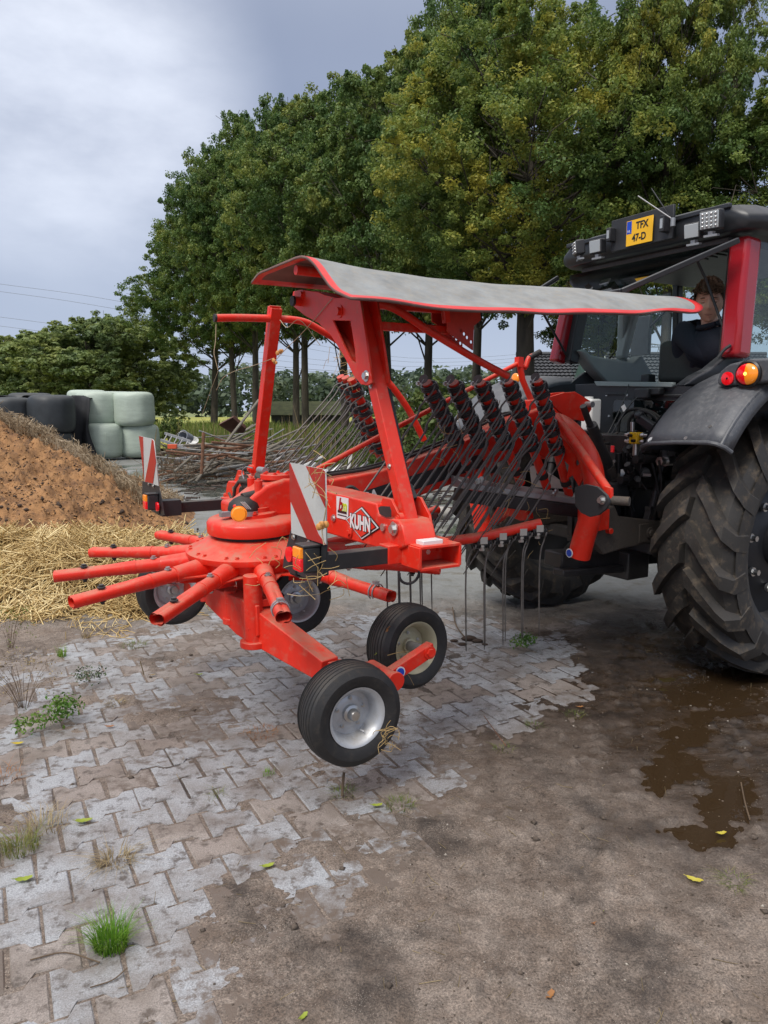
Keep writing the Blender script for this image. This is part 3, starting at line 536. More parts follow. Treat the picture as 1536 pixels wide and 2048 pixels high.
def straws(n, xr, yr, hf, m, name, label, lmin, lmax, w, seed, thick=.12, minh=.0, parent=None):
    R = np.random.RandomState(seed); X = R.uniform(*xr, n); Y = R.uniform(*yr, n); H = hf(X, Y); k = H > minh; X, Y, H = X[k], Y[k], H[k]; n = len(X)
    az = R.uniform(0, 2*np.pi, n); el = R.normal(0, .36, n); ln = R.uniform(lmin, lmax, n)/2
    gx = (hf(X+.05, Y)-hf(X-.05, Y))/.1; gy = (hf(X, Y+.05)-hf(X, Y-.05))/.1
    D = np.stack([np.cos(az), np.sin(az), gx*np.cos(az)+gy*np.sin(az)+np.tan(el)], 1); D /= np.linalg.norm(D, axis=1)[:, None]
    c = np.stack([X, Y, H+R.uniform(0, thick, n)*np.clip(H*4, .2, 1)], 1); Sd = np.cross(D, [0, 0, 1.]); Sd /= np.linalg.norm(Sd, axis=1)[:, None]; U = np.cross(Sd, D); wd = w*R.uniform(.6, 1.3, n)[:, None]
    bend = (U*R.uniform(-.1, .1, n)[:, None]+Sd*R.uniform(-.12, .12, n)[:, None])*ln[:, None]
    vs = []
    for q, off in ((-1, 0), (0, 1), (1, 0)):
        b = c+D*(ln*q)[:, None]+bend*off
        for a in (0, 2.094, 4.189): vs.append(b+(Sd*math.cos(a)+U*math.sin(a))*wd)
    Vt = np.stack(vs, 1).reshape(-1, 3); b = np.arange(n)[:, None]*9; F = []
    for s_ in (0, 3):
        for a in range(3): F.append(np.concatenate([b+s_+a, b+s_+(a+1) % 3, b+s_+3+(a+1) % 3, b+s_+3+a], 1))
    F = np.stack(F, 1).reshape(-1, 4); o = arrmesh(name, Vt, F, m, parent, rndattr=np.repeat(R.rand(n), 6)); tag(o, label, None, None, 'stuff'); return o
v4, f4 = grid(-8.2, -1.2, 5.2, 9.6, .06, straw_h); kp = v4[:, 2] > -.028; fk = kp[f4].any(1)
sb = mat('straw_bed_base', (.26, .17, .075), .9, var=.5, vscale=14, bump=1, bscale=60)
bed = arrmesh('straw_bed', v4, f4[fk], sb, smooth=True); tag(bed, 'matted straw base spread before the compost', kind='stuff')
straws(40000, (-7.5, -1.3), (5.3, 9.2), straw_h, STRAWM, 'loose_straw', 'loose golden straw spread in front of the compost heap', .12, .46, .0048, 5, .17, .0)
straws(1500, (-4.5, -1.0), (5.1, 6.4), lambda X, Y: np.where(fbm(X*2, Y*2, 3) > .5, .004, -.1), STRAWM, 'scattered_straw', 'single straws scattered on the earth by the straw edge', .06, .22, .003, 6, .01, -.05)
crest = lambda X, Y: np.where((heap_h(X, Y) > .12) & (Y > 10.25+.5*(fbm(X, X*0, 2)-.5)) & (Y < 11.6), heap_h(X, Y), -1)
straws(12000, (-8.5, -2.8), (9.9, 11.6), crest, STRAWG, 'weathered_straw', 'weathered grey straw along the crest of the compost heap', .08, .26, .004, 8, .14, .05)
# dark clods at the heap toe
g = G()
for i in range(60):
    x, y = rg.uniform(-4.6, -1.7), rg.uniform(7.6, 10.6); hz = float(heap_h(np.array([x]), np.array([y]))[0])
    if hz > .9: continue
    r = rg.uniform(.008, .030); g.ball((x, y, max(hz, 0)+r*.3), r, 7, 5, sc=(rg.uniform(.8, 1.4), rg.uniform(.8, 1.4), rg.uniform(.5, .9)))
o = g.build('compost_clods', mat('dark_clod', (.05, .032, .022), .9, bump=.6), None); tag(o, 'dark crumbs fallen from the compost heap onto the yard', kind='stuff')
# ================================================================== BALES
def bale_mesh(name, r, h, seed):
    R = random.Random(seed); nu, nv = 48, 26; vs = []; fs = []
    for i in range(nv+1):
        t = math.pi*i/nv; ct, st = math.cos(t), math.sin(t); z = math.copysign(abs(ct)**.42, ct)*h/2; rr = r*abs(st)**.30
        for k in range(nu):
            a = 2*math.pi*k/nu; w = 1+.018*math.sin(3*a+seed)+.012*math.sin(9*a+seed*2)*(1-abs(z)/h)+.03*math.sin(2*z/h*3+seed)*.5
            vs.append((math.cos(a)*rr*w, math.sin(a)*rr*w, z+.02*math.sin(2*a+seed)*st))
    for i in range(nv):
        for k in range(nu): fs.append((i*nu+k, (i+1)*nu+k, (i+1)*nu+(k+1) % nu, i*nu+(k+1) % nu))
    me = bpy.data.meshes.new(name); me.from_pydata(vs, [], fs); me.polygons.foreach_set('use_smooth', [True]*len(fs)); bm = bmesh.new(); bm.from_mesh(me); bmesh.ops.remove_doubles(bm, verts=bm.verts, dist=1e-4); bmesh.ops.recalc_face_normals(bm, faces=bm.faces); bm.to_mesh(me); bm.free(); return me
def bale(px, cy, Y, w, h, m, seed, name, label, group):
    c = onY(px, cy, Y); me = bale_mesh(name, w/2, h, seed); me.materials.append(m); o = bpy.data.objects.new(name, me); link(o, None, c); o.rotation_euler.z = seed; tag(o, label, 'bale', group); return o
BG = 'pale green wrapped bales'
for px, cy, Y, w, h, sd_, lb in [(207, 881, 24.6, 1.30, 1.13, 1, 'pale green wrapped bale on the ground beside the black net, loose film strip in front'),
                             (194, 817, 24.9, 1.38, 1.10, 2, 'pale green wrapped bale on top, beside the black net'),
                             (277, 881, 25.2, 1.36, 1.12, 3, 'pale green wrapped bale on the ground nearest the scrap pile'),
                             (268, 818, 25.0, 1.34, 1.12, 4, 'pale green wrapped bale on top, nearest the scrap pile'),
                             (176, 811, 26.6, 1.35, 1.08, 5, 'pale green bale showing only its upper rim behind the top bale by the net'),
                             (232, 814, 26.7, 1.35, 1.08, 6, 'pale green bale mostly hidden behind the gap between the two top bales')]:
    bale(px, cy, Y, w, h, GRN, sd_, 'wrapped_bale', lb, BG)
for px, cy, Y, w, h, sd_, lb in [(104, 828, 23.0, 1.36, 1.15, 7, 'black wrapped bale on top, beside the draped net edge'), (104, 900, 23.0, 1.36, 1.15, 8, 'black wrapped bale at the bottom beside the draped net edge'),
                             (22, 832, 23.0, 1.36, 1.12, 9, 'black wrapped bale on top, cut by the picture edge'), (20, 902, 23.0, 1.36, 1.12, 10, 'black wrapped bale low behind the heap crest, cut by the picture edge'),
                             (62, 820, 24.7, 1.4, 1.1, 12, 'black wrapped bale in the second row under the net')]:
    bale(px, cy, Y, w, h, BBLK, sd_, 'black_bale', lb, 'black wrapped bales')
c = onY(212, 880, 23.95); g = G(); g.tube([c+V((0, 0, .22)), c+V((.01, -.02, .05)), c+V((0, 0, -.2))], .014, 6); o = g.build('film_strip', GRN); tag(o, 'twisted strip of pale film hanging on the lower bale', 'film')
# black net thrown over the dark bales: folded cloth falling beside them
vs = []; fs = []; nu, nv = 40, 30
for j in range(nv+1):
    for i in range(nu+1):
        u, v = i/nu, j/nv; px = -60+u*235; top = 790-8*math.sin(u*3)+(3 if u < .8 else 0); w0 = onY(px, 790, 23.8)
        x = w0.x; zz = 2.02 if v < .45 else 2.02-(v-.45)/.55*2.02; y = 24.6-(v/.45)*.75 if v < .45 else 23.85-.10*math.sin((v-.45)*9)-(.0)
        if u < .82 and v >= .45: zz = 2.02-(v-.45)*.35; y = 23.85+.35*(v-.45)
        if u >= .82: x += .18*(v**2); y -= .35*max(0, v-.45)
        vs.append((x+.05*math.sin(v*13+u*20), y+.09*math.sin(u*46+v*5)*(v > .3), zz+.04*math.sin(u*30)*(v < .6)))
for j in range(nv):
    for i in range(nu): fs.append((j*(nu+1)+i, j*(nu+1)+i+1, (j+1)*(nu+1)+i+1, (j+1)*(nu+1)+i))
g = G(); g.add(vs, fs); o = g.build('bale_net', NETB, None, smooth=60, merge=False); o.modifiers.new('thick', 'SOLIDIFY').thickness = .015; tag(o, 'black cover net thrown over the dark bales, hanging in folds', 'net')

def crumbs(n, xs, ys, hf, minh, rr, m, name, label, seed):
    R_ = np.random.RandomState(seed); X = R_.uniform(*xs, n); Y = R_.uniform(*ys, n); H = hf(X, Y); k = H > minh; X, Y, H = X[k], Y[k], H[k]; n = len(X); r = R_.uniform(*rr, n)*(1+1.6*(R_.rand(n) > .95))
    P = np.array([[1, 0, 0], [0, 1, 0], [-1, 0, 0], [0, -1, 0], [0, 0, .8], [0, 0, -.6]], float); Vt = P[None]*r[:, None, None]*R_.uniform(.5, 1.5, (n, 1, 3)); a = R_.uniform(0, 6.28, n); c, s = np.cos(a)[:, None], np.sin(a)[:, None]
    Vt = np.stack([Vt[..., 0]*c-Vt[..., 1]*s, Vt[..., 0]*s+Vt[..., 1]*c, Vt[..., 2]+Vt[..., 0]*.4], -1)+np.stack([X, Y, H+r*.3], 1)[:, None]
    F = (np.arange(n)[:, None, None]*6+np.array([[0, 1, 4], [1, 2, 4], [2, 3, 4], [3, 0, 4], [1, 0, 5], [2, 1, 5], [3, 2, 5], [0, 3, 5]])[None]).reshape(-1, 3); o = arrmesh(name, Vt.reshape(-1, 3), F, m, k=3); return tag(o, label, None, None, 'stuff')
crumbs(36000, (-7.5, -2.4), (7.4, 10.6), heap_h, .03, (.003, .008), mat('compost_crumb', (.38, .205, .085), .95, var=.5, vscale=30), 'compost_crumbs', 'loose reddish crumbs covering the compost heap', 91)
crumbs(5000, (-7.5, -2.2), (7.4, 10.6), heap_h, -.02, (.005, .016), MATS['dark_clod'], 'dark_compost_bits', 'dark bits mixed over the face of the compost heap', 92)
# ================================================================== TREES
def leaves(C, R, npc, size, Rs, flat_=.75, up=.5):
    """leaf faces around clump centres C (k,3) with radii R (k,)"""
    k = len(C); n = k*npc; ci = np.repeat(np.arange(k), npc); d = Rs.normal(0, 1, (n, 3)); d /= np.linalg.norm(d, axis=1)[:, None]; rr = Rs.rand(n)**.45
    P = C[ci]+d*(R[ci]*rr)[:, None]*np.array([1, 1, flat_]); nm = d*.6+Rs.normal(0, .6, (n, 3))+np.array([0, 0, up]); nm /= np.linalg.norm(nm, axis=1)[:, None]
    a = np.cross(nm, Rs.normal(0, 1, (n, 3))); a /= np.linalg.norm(a, axis=1)[:, None]; b = np.cross(nm, a); s = (size*Rs.uniform(.65, 1.35, n))[:, None]
    fold = nm*s*.12
    Vt = np.stack([P-a*s*.55, P+b*s*.34+fold, P+a*s*.55, P-b*s*.34+fold], 1).reshape(-1, 3); F = np.arange(n*4).reshape(n, 4)
    rn = np.repeat(Rs.rand(k), npc)*.65+Rs.rand(n)*.35; return Vt, F, rn
def make_tree(seed, H, base, rad, tr, lobes, cpl, npc, leaf, lm, name='oak_tree', lobe_r=(1.4, 2.4), lean=0, wide=1.0):
    """trunk + limbs + crown at the origin; returns the root (unplaced)"""
    R = random.Random(seed); Rs = np.random.RandomState(seed); e = bpy.data.objects.new(name, None); link(e)
    g = G(); tp = [V((0, 0, -.3)), V((.03, 0, .5)), V((R.uniform(-.15, .15), R.uniform(-.15, .15), base)), V((lean+R.uniform(-.3, .3), R.uniform(-.3, .3), base+(H-base)*.4)), V((lean+R.uniform(-.5, .5), R.uniform(-.5, .5), H*.86))]
    sp = smooth_path(tp, 6); L = len(sp)-1
    g.tube(sp, [tr*(1.35 if i < 2 else 1.1 if i < 4 else 1-.82*(i/L)**1.1) for i in range(L+1)], 14, rf=lambda a, u: 1+.06*math.sin(3*a+seed)+.04*math.sin(7*a))
    g.build('trunk', BARK, e, world=(0, 0, 0))
    g = G(); LC = []; hc = (H+base)/2; hh = (H-base)/2
    for i in range(lobes):
        for _ in range(30):
            t = R.uniform(-1, 1); a = R.uniform(0, 2*math.pi); prof = math.sqrt(max(.0, 1-abs(t)**(2.3 if t < 0 else 1.55)))*(1.0 if t > -.2 else .92); q = R.uniform(.45, 1)**.5 if i > 5 else R.uniform(0, .5)
            c = V((math.cos(a)*rad*prof*q*wide, math.sin(a)*rad*prof*q, hc+hh*t*.92)); r = R.uniform(*lobe_r)*(1-.25*max(0, t))
            if all((c-c2).length > (r+r2)*.42 for c2, r2 in LC): break
        LC.append((c, r))
    CC, CR = [], []
    for c, r in LC:
        zt = max(base+R.uniform(.2, 2.8), min(H*.8, c.z-R.uniform(.3, 1.2)-.18*math.hypot(c.x, c.y))); k = min(L, max(1, int(L*zt/(H*.86)))); p0 = sp[k]; mid = p0.lerp(c, .5)+V((0, 0, -.25)); r0 = max(.035, tr*.22*(1-.6*zt/H))
        g.tube(smooth_path([p0, mid, c], 4), [r0*(1-.8*j/8) for j in range(9)], 7)
        for j in range(4 if c.z > base+2.6 else 0):
            d = V((R.gauss(0, 1), R.gauss(0, 1), R.gauss(.2, .7))).normalized()*r*.9; d.z = max(d.z, base-c.z); g.tube([mid.lerp(c, .6), c+d*.5+V((0, 0, .1)), c+d], [r0*.35, r0*.22, .012], 5)
        for j in range(cpl):
            d = V((R.gauss(0, 1), R.gauss(0, 1), R.gauss(.12, .85))).normalized(); q = R.uniform(.55, 1.02); cc = c+V((d.x, d.y, d.z*.8))*r*q
            if cc.z < base+.25*math.sin(cc.x*2+cc.y): continue
            CC.append(cc); CR.append(R.uniform(.20, .44)*(r/2.)**.7)
    g.build('limbs', BARK, e, world=(0, 0, 0)); Vt, F, rn = leaves(np.array([tuple(c) for c in CC]), np.array(CR), npc, leaf, Rs)
    o = arrmesh('crown', Vt, F, lm, e, rndattr=rn); return e
def place(o, px, Y, label, group, rot=0, sc=1., first=False, z=0, cat='tree'):
    w = onZ(768, 1200, 0); u = (px-768)/FPX; X = u*(Y*CP+CAMZ*SP)
    loc = V((X, Y, z))
    if first: o.location = loc; WL[o] = loc; o.rotation_euler.z = rot; o.scale = (sc,)*3 if not isinstance(sc, tuple) else sc; tag(o, label, cat, group); return o
    return tag(copy_tree(o, loc, label, group, rot, sc), None, cat)
NEARG, ROWG = 'oaks lining the yard', 'oaks lining the yard'
tA = make_tree(21, 11.9, 4.5, 3.9, .36, 66, 36, 105, .078, LEAFN, lobe_r=(.85, 1.7))
tB = make_tree(34, 12.2, 4.4, 2.6, .27, 52, 34, 105, .078, LEAFN, lobe_r=(.8, 1.5))
tC = make_tree(55, 15.2, 5.0, 4.8, .30, 56, 36, 76, .118, LEAFF, lobe_r=(1.1, 2.0))
tD = make_tree(68, 15.8, 5.0, 5.0, .29, 56, 36, 76, .118, LEAFF, lobe_r=(1.1, 2.0))
place(tA, 1052, 20.0, 'thick trunked oak just left of the tractor cab, limb reaching right below the crown', NEARG, .6, (.95, .95, .93), True)
place(tB, 1318, 17.6, 'oak whose slim trunk shows through the cab windows beside the driver', NEARG, 2.2, (.62, .62, .98), True)
place(tC, 948, 25.5, 'oak seen under the grey canvas, second trunk left of the thick one by the cab', NEARG, 2.9, (.66, .66, .98), True)
place(tD, 852, 29.0, 'oak with its trunk over the bramble gap, above the stored spring tines', NEARG, 4.4, (.76, .76, .93), True)
place(tC, 778, 33.0, 'oak whose trunk stands just right of the leaning red post', NEARG, .3, (.84, .84, 1.0))
place(tD, 690, 36.5, 'oak with trunk hidden partly by the red gusset and post', NEARG, 1.0, (.88, .88, 1.02))
place(tC, 612, 40.5, 'oak of the closer trunk pair above the green barn roof', NEARG, 2.4, (.85, .85, 1.12))
place(tD, 594, 44.0, 'oak of the further trunk pair above the green barn roof', NEARG, 4.0, (.9, .9, 1.13))
place(tC, 512, 48.0, 'oak standing behind the upright left red post', NEARG, 5.2, (.95, .95, 1.24))
place(tD, 471, 52.5, 'slender oak second from the meadow end of the row', NEARG, 2.0, (.95, .95, 1.18))
place(tC, 430, 57.0, 'last oak of the row at the meadow end, dark trunk bare to its crown', NEARG, 3.6, (1.15, 1.15, 1.04))
place(tA, 1610, 17.0, 'yellowing oak reaching in over the tractor roof', NEARG, 1.9, (.80, .80, .72))
place(tB, 1190, 27.0, 'oak behind the front oaks, filling the canopy above the number plate', NEARG, 5.6, (1.0, 1.0, .80))
place(tA, 1690, 24.0, 'oak beyond the picture edge, its foliage behind the cab pillar', NEARG, .2, .75)
# bushy trees behind the bales
tE = make_tree(77, 12.0, .6, 5.4, .25, 40, 34, 30, .30, LEAFM, 'bushy_tree', lobe_r=(1.6, 2.6))
BGp = 'broad trees behind the bales'
place(tE, 190, 62, 'broad bushy tree rising highest behind the pale bales', BGp, .4, (1.1, 1.1, .76), True)
place(tE, 72, 70, 'broad dark tree behind the black bales', BGp, 2.5, (1.0, 1.0, .70))
place(tE, -40, 66, 'broad tree cut by the picture edge behind the black bales', BGp, 4.2, (1.0, 1.0, .68))
place(tE, 262, 66, 'broad tree joining the oak row behind the top bales', BGp, 5.0, (.95, 1.0, .78))
place(tE, 128, 76, 'broad tree between the two larger ones behind the bales', BGp, 1.3, (1., 1., .80))
# distant wood: one mass
Rs = np.random.RandomState(5); cx = np.concatenate([Rs.uniform(-75, 160, 2400)]); cy = 150+Rs.uniform(-10, 14, 2400)
topz = 6.5+3.0*fbm(cx*.07, cx*0+2, 4)+1.5*fbm(cx*.3, cx*0+7, 2); cz = Rs.rand(2400)**.7*topz
Vt, F, rn = leaves(np.stack([cx, cy, cz], 1), Rs.uniform(1.2, 2.6, 2400), 14, 1.15, Rs)
o = arrmesh('distant_wood', Vt, F, LEAFD, rndattr=rn); tag(o, 'wood along the far side of the meadow, haze tinted into its leaf colour', kind='stuff')
# ------------------------------------------------------------------ meadow, tall grass, shrubs
def blades(n, xs, ys, hs, w, m, name, label, seed, dens=None, zf=None, lean=.35, kind='stuff', parent=None, world=(0, 0, 0)):
    R = np.random.RandomState(seed); X = R.uniform(*xs, n); Y = R.uniform(*ys, n)
    if dens is not None: k = dens(X, Y) > R.rand(n); X, Y = X[k], Y[k]; n = len(X)
    Z = zf(X, Y) if zf else np.zeros(n); h = R.uniform(*hs, n)*(.6+.8*fbm(X*.6+seed, Y*.6, 3)); a = R.uniform(0, 2*np.pi, n); ww = w*R.uniform(.6, 1.3, n)
    b = np.stack([X, Y, Z-.02], 1); s = np.stack([np.cos(a), np.sin(a), 0*a], 1)*ww[:, None]; a2 = R.uniform(0, 2*np.pi, n); ln = np.stack([np.cos(a2), np.sin(a2), 0*a2], 1)*(h*lean*R.rand(n))[:, None]
    up_ = np.array([0, 0, 1.])*h[:, None]; mid = b+up_*.55+ln*.35; tip = b+up_+ln*1.2
    Vt = np.stack([b-s, b+s, mid+s*.7, mid-s*.7, tip+s*.08, tip-s*.08], 1).reshape(-1, 3); i = np.arange(n)[:, None]*6; F = np.stack([np.concatenate([i, i+1, i+2, i+3], 1), np.concatenate([i+3, i+2, i+4, i+5], 1)], 1).reshape(-1, 4)
    o = arrmesh(name, Vt, F, m, parent, world, rndattr=np.repeat(R.rand(n), 2)); return tag(o, label, None, None, kind)
field_z = lambda X, Y: np.clip((Y-23)/10, 0, 1)*.25
v5, f5 = grid(-60, 60, 28.5, 140, 1.5, lambda X, Y: .02+np.clip((Y-23)/10, 0, 1)*.25+.08*(fbm(X*.5, Y*.5, 2)-.5))
fm = mat('meadow', (.33, .30, .055), .95, var=.2, vscale=.15, bump=1, bscale=3, col2=(.20, .24, .05), c2fac=(.4, .6)); fld = arrmesh('field', v5, f5, fm, smooth=True); tag(fld, 'flat yellow green meadow beyond the yard', kind='structure')
blades(42000, (-12, 16), (19.6, 33), (.30, .80), .022, GRASSM, 'tall_grass', 'tall yellowing grass along the back edge of the yard', 31, lambda X, Y: np.where((Y > 21.0+(fbm(X*.4, X*0, 3)-.5)*2.5-np.clip((X-0)*.22, 0, 2.)) & (X > -.285*Y), .9, 0), field_z)
blades(16000, (-40, 40), (33, 60), (.35, .7), .05, GRASSM, 'meadow_grass', 'longer grass at the near side of the meadow', 32, None, field_z)
blades(700, (-7.5, 5), (21, 28), (.8, 1.5), .022, DRYG, 'dry_stems', 'dry seeded dock stems standing in the tall grass', 33, lambda X, Y: (fbm(X*.9, Y*.9+3, 2) > .55)*1., field_z, .2)
def shrub(seed, r, h, n, npc, leaf, m, name='shrub', stems=9):
    R = random.Random(seed); Rs = np.random.RandomState(seed); e = bpy.data.objects.new(name, None); link(e); g = G(); C, Q = [], []
    for i in range(stems):
        a = R.uniform(0, 6.28); q = R.uniform(.3, 1)*r; p = V((math.cos(a)*q, math.sin(a)*q, h*R.uniform(.6, 1))); g.tube(smooth_path([V((0, 0, -.05)), p*.5+V((0, 0, h*.12)), p], 3), [(.02*h if h > .8 else .006*h)*(1-.12*j) for j in range(7)], 5)
    for i in range(n):
        a = R.uniform(0, 6.28); z = R.random()**.8*h; q = math.sqrt(R.random())*r*(1-.45*(z/h)**2)+.02; C.append((math.cos(a)*q, math.sin(a)*q, z+.05)); Q.append(R.uniform(.12, .24)*max(r, .3))
    g.build('stems', TWIG, e, world=(0, 0, 0)); Vt, F, rn = leaves(np.array(C), np.array(Q), npc, leaf, Rs); arrmesh('foliage', Vt, F, m, e, rndattr=rn); return e
s1 = shrub(3, 1.2, 2.0, 120, 26, .11, LEAFB, 'bramble_shrub', 14)
SG = 'shrubs in the long grass'
place(s1, 880, 18.5, 'pale flowering bramble between two oak trunks right of the red post', SG, 0, (1., 1., 1.1), True, cat='shrub')
place(s1, 960, 17.2, 'dark bramble behind the top of the spring tine rack', SG, 2, (1.2, 1., 1.0), cat='shrub')
place(s1, 800, 20.5, 'bramble seen between the red post and the tine rack', SG, 4, (1.1, 1., .75), cat='shrub')
place(s1, 345, 27.5, 'small light green bush standing beside the pale bales', SG, 1, (.45, .45, .62), cat='shrub')
place(s1, 1100, 19.5, 'bramble hidden behind the bare headstock, by the tractor fender', SG, 5, (1.1, 1., .9), cat='shrub')
place(s1, 720, 23.5, 'low bramble behind the left tine rack', SG, 3.3, (1.1, 1., .5), cat='shrub')
# ------------------------------------------------------------------ house with tiled roof behind the tractor
def house():
    Y0, x0, x1 = 40., 7.6, 22.; ez, rz = 2.3, 4.75; h = thing('house', 'low house with dark tiled roof and white trimmed gable behind the tractor', 'house', (14.5, 43, 0))
    g = G(); g.box((14.8, 44, 1.15), (7., 3.6, 1.15), (V((1, 0, 0)), V((0, 1, 0)), UP)); g.build('wall', mat('brick_wall', (.16, .08, .05), .85, var=.2), h)
    g = G(); rows = 13; n = 60
    sl = V((0, 4., rz-ez)); 
    for j in range(rows):
        y0_ = Y0+(44-Y0)*j/rows; z0 = ez+(rz-ez)*j/rows; y1_ = Y0+(44-Y0)*(j+1.12)/rows; z1 = ez+(rz-ez)*(j+1.12)/rows-.03
        vs = []
        for i in range(n*4+1):
            x = x0+(x1-x0)*i/(n*4); b = .045*abs(math.sin(math.pi*i/4)); vs += [(x, y0_, z0+b+.05), (x, y1_, z1+b)]
        g.add(vs, [(2*i, 2*i+2, 2*i+3, 2*i+1) for i in range(n*4)])
    g.prism([(x0, Y0, ez-.05), (x0, 44, rz-.06), (x0, 48, ez-.05)], (x1-x0, 0, 0)); g.build('roof', mat('roof_tile', (.035, .037, .042), .5, var=.3), h, merge=False)
    g = G(); g.cyl((x0, 44, rz+.04), (x1, 44, rz+.04), .12, n=8); g.build('ridge', MATS['roof_tile'], h)
    gx = (1190-768)/FPX*(39.6*CP)+.1; g = G(); yg = 39.4
    g.prism([(gx-1.5, yg, 2.3), (gx, yg, 4.35), (gx+1.5, yg, 2.3)], (0, 3.4, 0)); g.build('gable', mat('gable_green', (.03, .06, .045), .6), h)
    g = G()
    for s_ in (-1, 1): g.beam((gx+s_*1.65, yg-.06, 2.15), (gx, yg-.06, 4.5), .08, .16)
    g.beam((gx, yg-.06, 4.3), (gx, yg-.06, 5.3), .06, .08); g.build('gable_trim', WOODW, h)
    g = G(); g.box((gx, yg-.04, 2.9), (.3, .03, .35), (V((1, 0, 0)), V((0, 1, 0)), UP)); f = g.build('window', WOODW, h); g = G(); g.box((gx, yg-.075, 2.9), (.24, .01, .29), (V((1, 0, 0)), V((0, 1, 0)), UP)); g.build('pane', GLASSD, f)
house()
# low barn between the trunks
b_ = thing('barn', 'low barn with mossy green roof seen between the oak trunks', 'barn', (-5.6, 62, 0)); AX = (V((1, 0, 0)), V((0, 1, 0)), UP)
g = G(); g.box((-6, 62, .65), (2.9, 2.4, .65), AX); g.build('wall', mat('barn_wall', (.05, .05, .045), .8), b_)
g = G(); g.prism([(-9.4, 59.2, 1.2), (-9.4, 62, 2.3), (-9.4, 64.8, 1.2)], (6.6, 0, 0)); g.build('roof', mat('moss_roof', (.09, .10, .035), .9, var=.4, vscale=2), b_)
# ------------------------------------------------------------------ pylon and power lines
LM = mat('lattice_steel', (.17, .18, .20), .6)
py_ = thing('pylon', 'grey lattice pylon arm with insulators seen through the cab window', 'pylon', (70, 205, 0)); g = G(); pc = V(onY(1284, 700, 205)); pc.z = 0
for a, b2 in ((-1, -1), (1, -1), (1, 1), (-1, 1)): g.tube([pc+V((a*3, b2*3, 0)), pc+V((a*.7, b2*.7, 26)), pc+V((0, 0, 32))], .14, 5)
for i in range(9):
    z0 = i*3; w0 = 3-2.3*z0/26; w1 = 3-2.3*(z0+3)/26
    for s_ in (-1, 1): g.tube([pc+V((-w0, s_*w0, z0)), pc+V((w1, s_*w1, z0+3))], .08, 4); g.tube([pc+V((w0, s_*w0, z0)), pc+V((-w1, s_*w1, z0+3))], .08, 4)
g.build('tower', LM, py_)
for za, hw in ((18.3, 9.), (24.5, 6.5)):
    g = G()
    for s_ in (-1, 1):
        g.tube([pc+V((0, s_*.6, za+1.1)), pc+V((hw, 0, za))], .10, 4); g.tube([pc+V((0, s_*.6, za+1.1)), pc+V((-hw, 0, za))], .10, 4); g.tube([pc+V((-hw, 0, za)), pc+V((hw, 0, za))], .12, 4)
        for k in range(6):
            x0 = hw*k/6; x1 = hw*(k+1)/6; g.tube([pc+V((s_*x0, 0, za)), pc+V((s_*(x0+x1)/2, 0, za+1.1*(1-(x0+x1)/2/hw)))], .06, 4); g.tube([pc+V((s_*x1, 0, za)), pc+V((s_*(x0+x1)/2, 0, za+1.1*(1-(x0+x1)/2/hw)))], .06, 4)
    g.build('crossarm', LM, py_)
    for s_ in (-1, -.5, .5, 1):
        g = G(); q = pc+V((s_*hw, 0, za)); g.tube([q, q-V((.35, 0, 1.6))], .1, 5); g.tube([q, q-V((-.35, 0, 1.6))], .1, 5); g.build('insulator', LM, py_)
for k, (ya, yb, yc) in enumerate([(568, 612, 716), (583, 628, 724), (634, 672, 733), (652, 688, 741), (676, 706, 748), (680, 710, 752), (688, 716, 757), (694, 721, 762)]):
    g = G(); pts = smooth_path([onY(-700, ya-85, 120), onY(0, ya, 140), onY(290, yb, 150), onY(820, yc, 180), onY(1284, yc-32, 205)], 8); g.tube(pts, .028 if k < 4 else .04, 4, cap=False)
    o = g.build('power_line', LM); tag(o, ['topmost power line crossing the sky above the broad trees', 'second power line from the top across the sky', 'third power line down, crossing the broad tree crown', 'fourth power line down, crossing the broad tree crown', 'fifth power line down, uppermost of the close bundle in front of the trees', 'sixth power line down in the close bundle', 'seventh power line down in the close bundle', 'lowest power line, in front of the broad trees'][k], 'power line', 'power lines')
# ================================================================== SCRAP PILE
R = random.Random(12)
def gz(px, py): return onZ(px, py, 0)
SCG = 'long pipes and poles in the scrap pile'
pm_ = [GALV, RUST, mat('weathered_pole', (.17, .15, .12), .8, var=.4), mat('dull_steel', (.24, .235, .225), .55, metal=.3, var=.3)]
def pipe(a, b, r, m, label, name='scrap_pipe', cat='pipe', group=SCG, bend=0):
    g = G(); mid = (V(a)+V(b))/2+V((R.uniform(-1, 1)*bend, 0, -abs(bend))); g.tube(smooth_path([a, mid, b], 4) if bend else [a, b], r, 7); o = g.build(name, m); return tag(o, label, cat, group)
def LABP(px, z, Y): return '%s %s in the scrap pile, %s' % (R.choice(['worn', 'dull', 'grey', 'old', 'bare']), ['thin pole', 'thin pipe'][int(Y*10) % 2], ['towards the pale bales', 'in its middle', 'by the red post'][0 if px < 430 else 1 if px < 495 else 2])
for i in range(150):
    px = R.uniform(365, 560); Y = R.uniform(15.8, 20.2); zz = R.random()**.8*1.05*(1-abs(px-475)/210); c = onY(px, 900, Y); c.z = max(.04, zz)
    a = R.gauss(.28, .45); L = R.uniform(.7, 2.0)*(1.3 if R.random() < .4 else 1); d = V((math.cos(a), math.sin(a)*.8, R.gauss(.16, .20)))*L/2
    p0, p1 = c-d, c+d; p0.z = max(.03, p0.z); p1.z = max(.03, p1.z); mi = R.choice([0, 1, 1, 2, 2, 2, 3]); pipe(p0, p1, R.uniform(.012, .032), pm_[mi], LABP(px, c.z, Y), bend=R.choice([0, 0, .04, .08]))
LG = 'light slats and profiles stacked behind the rake'
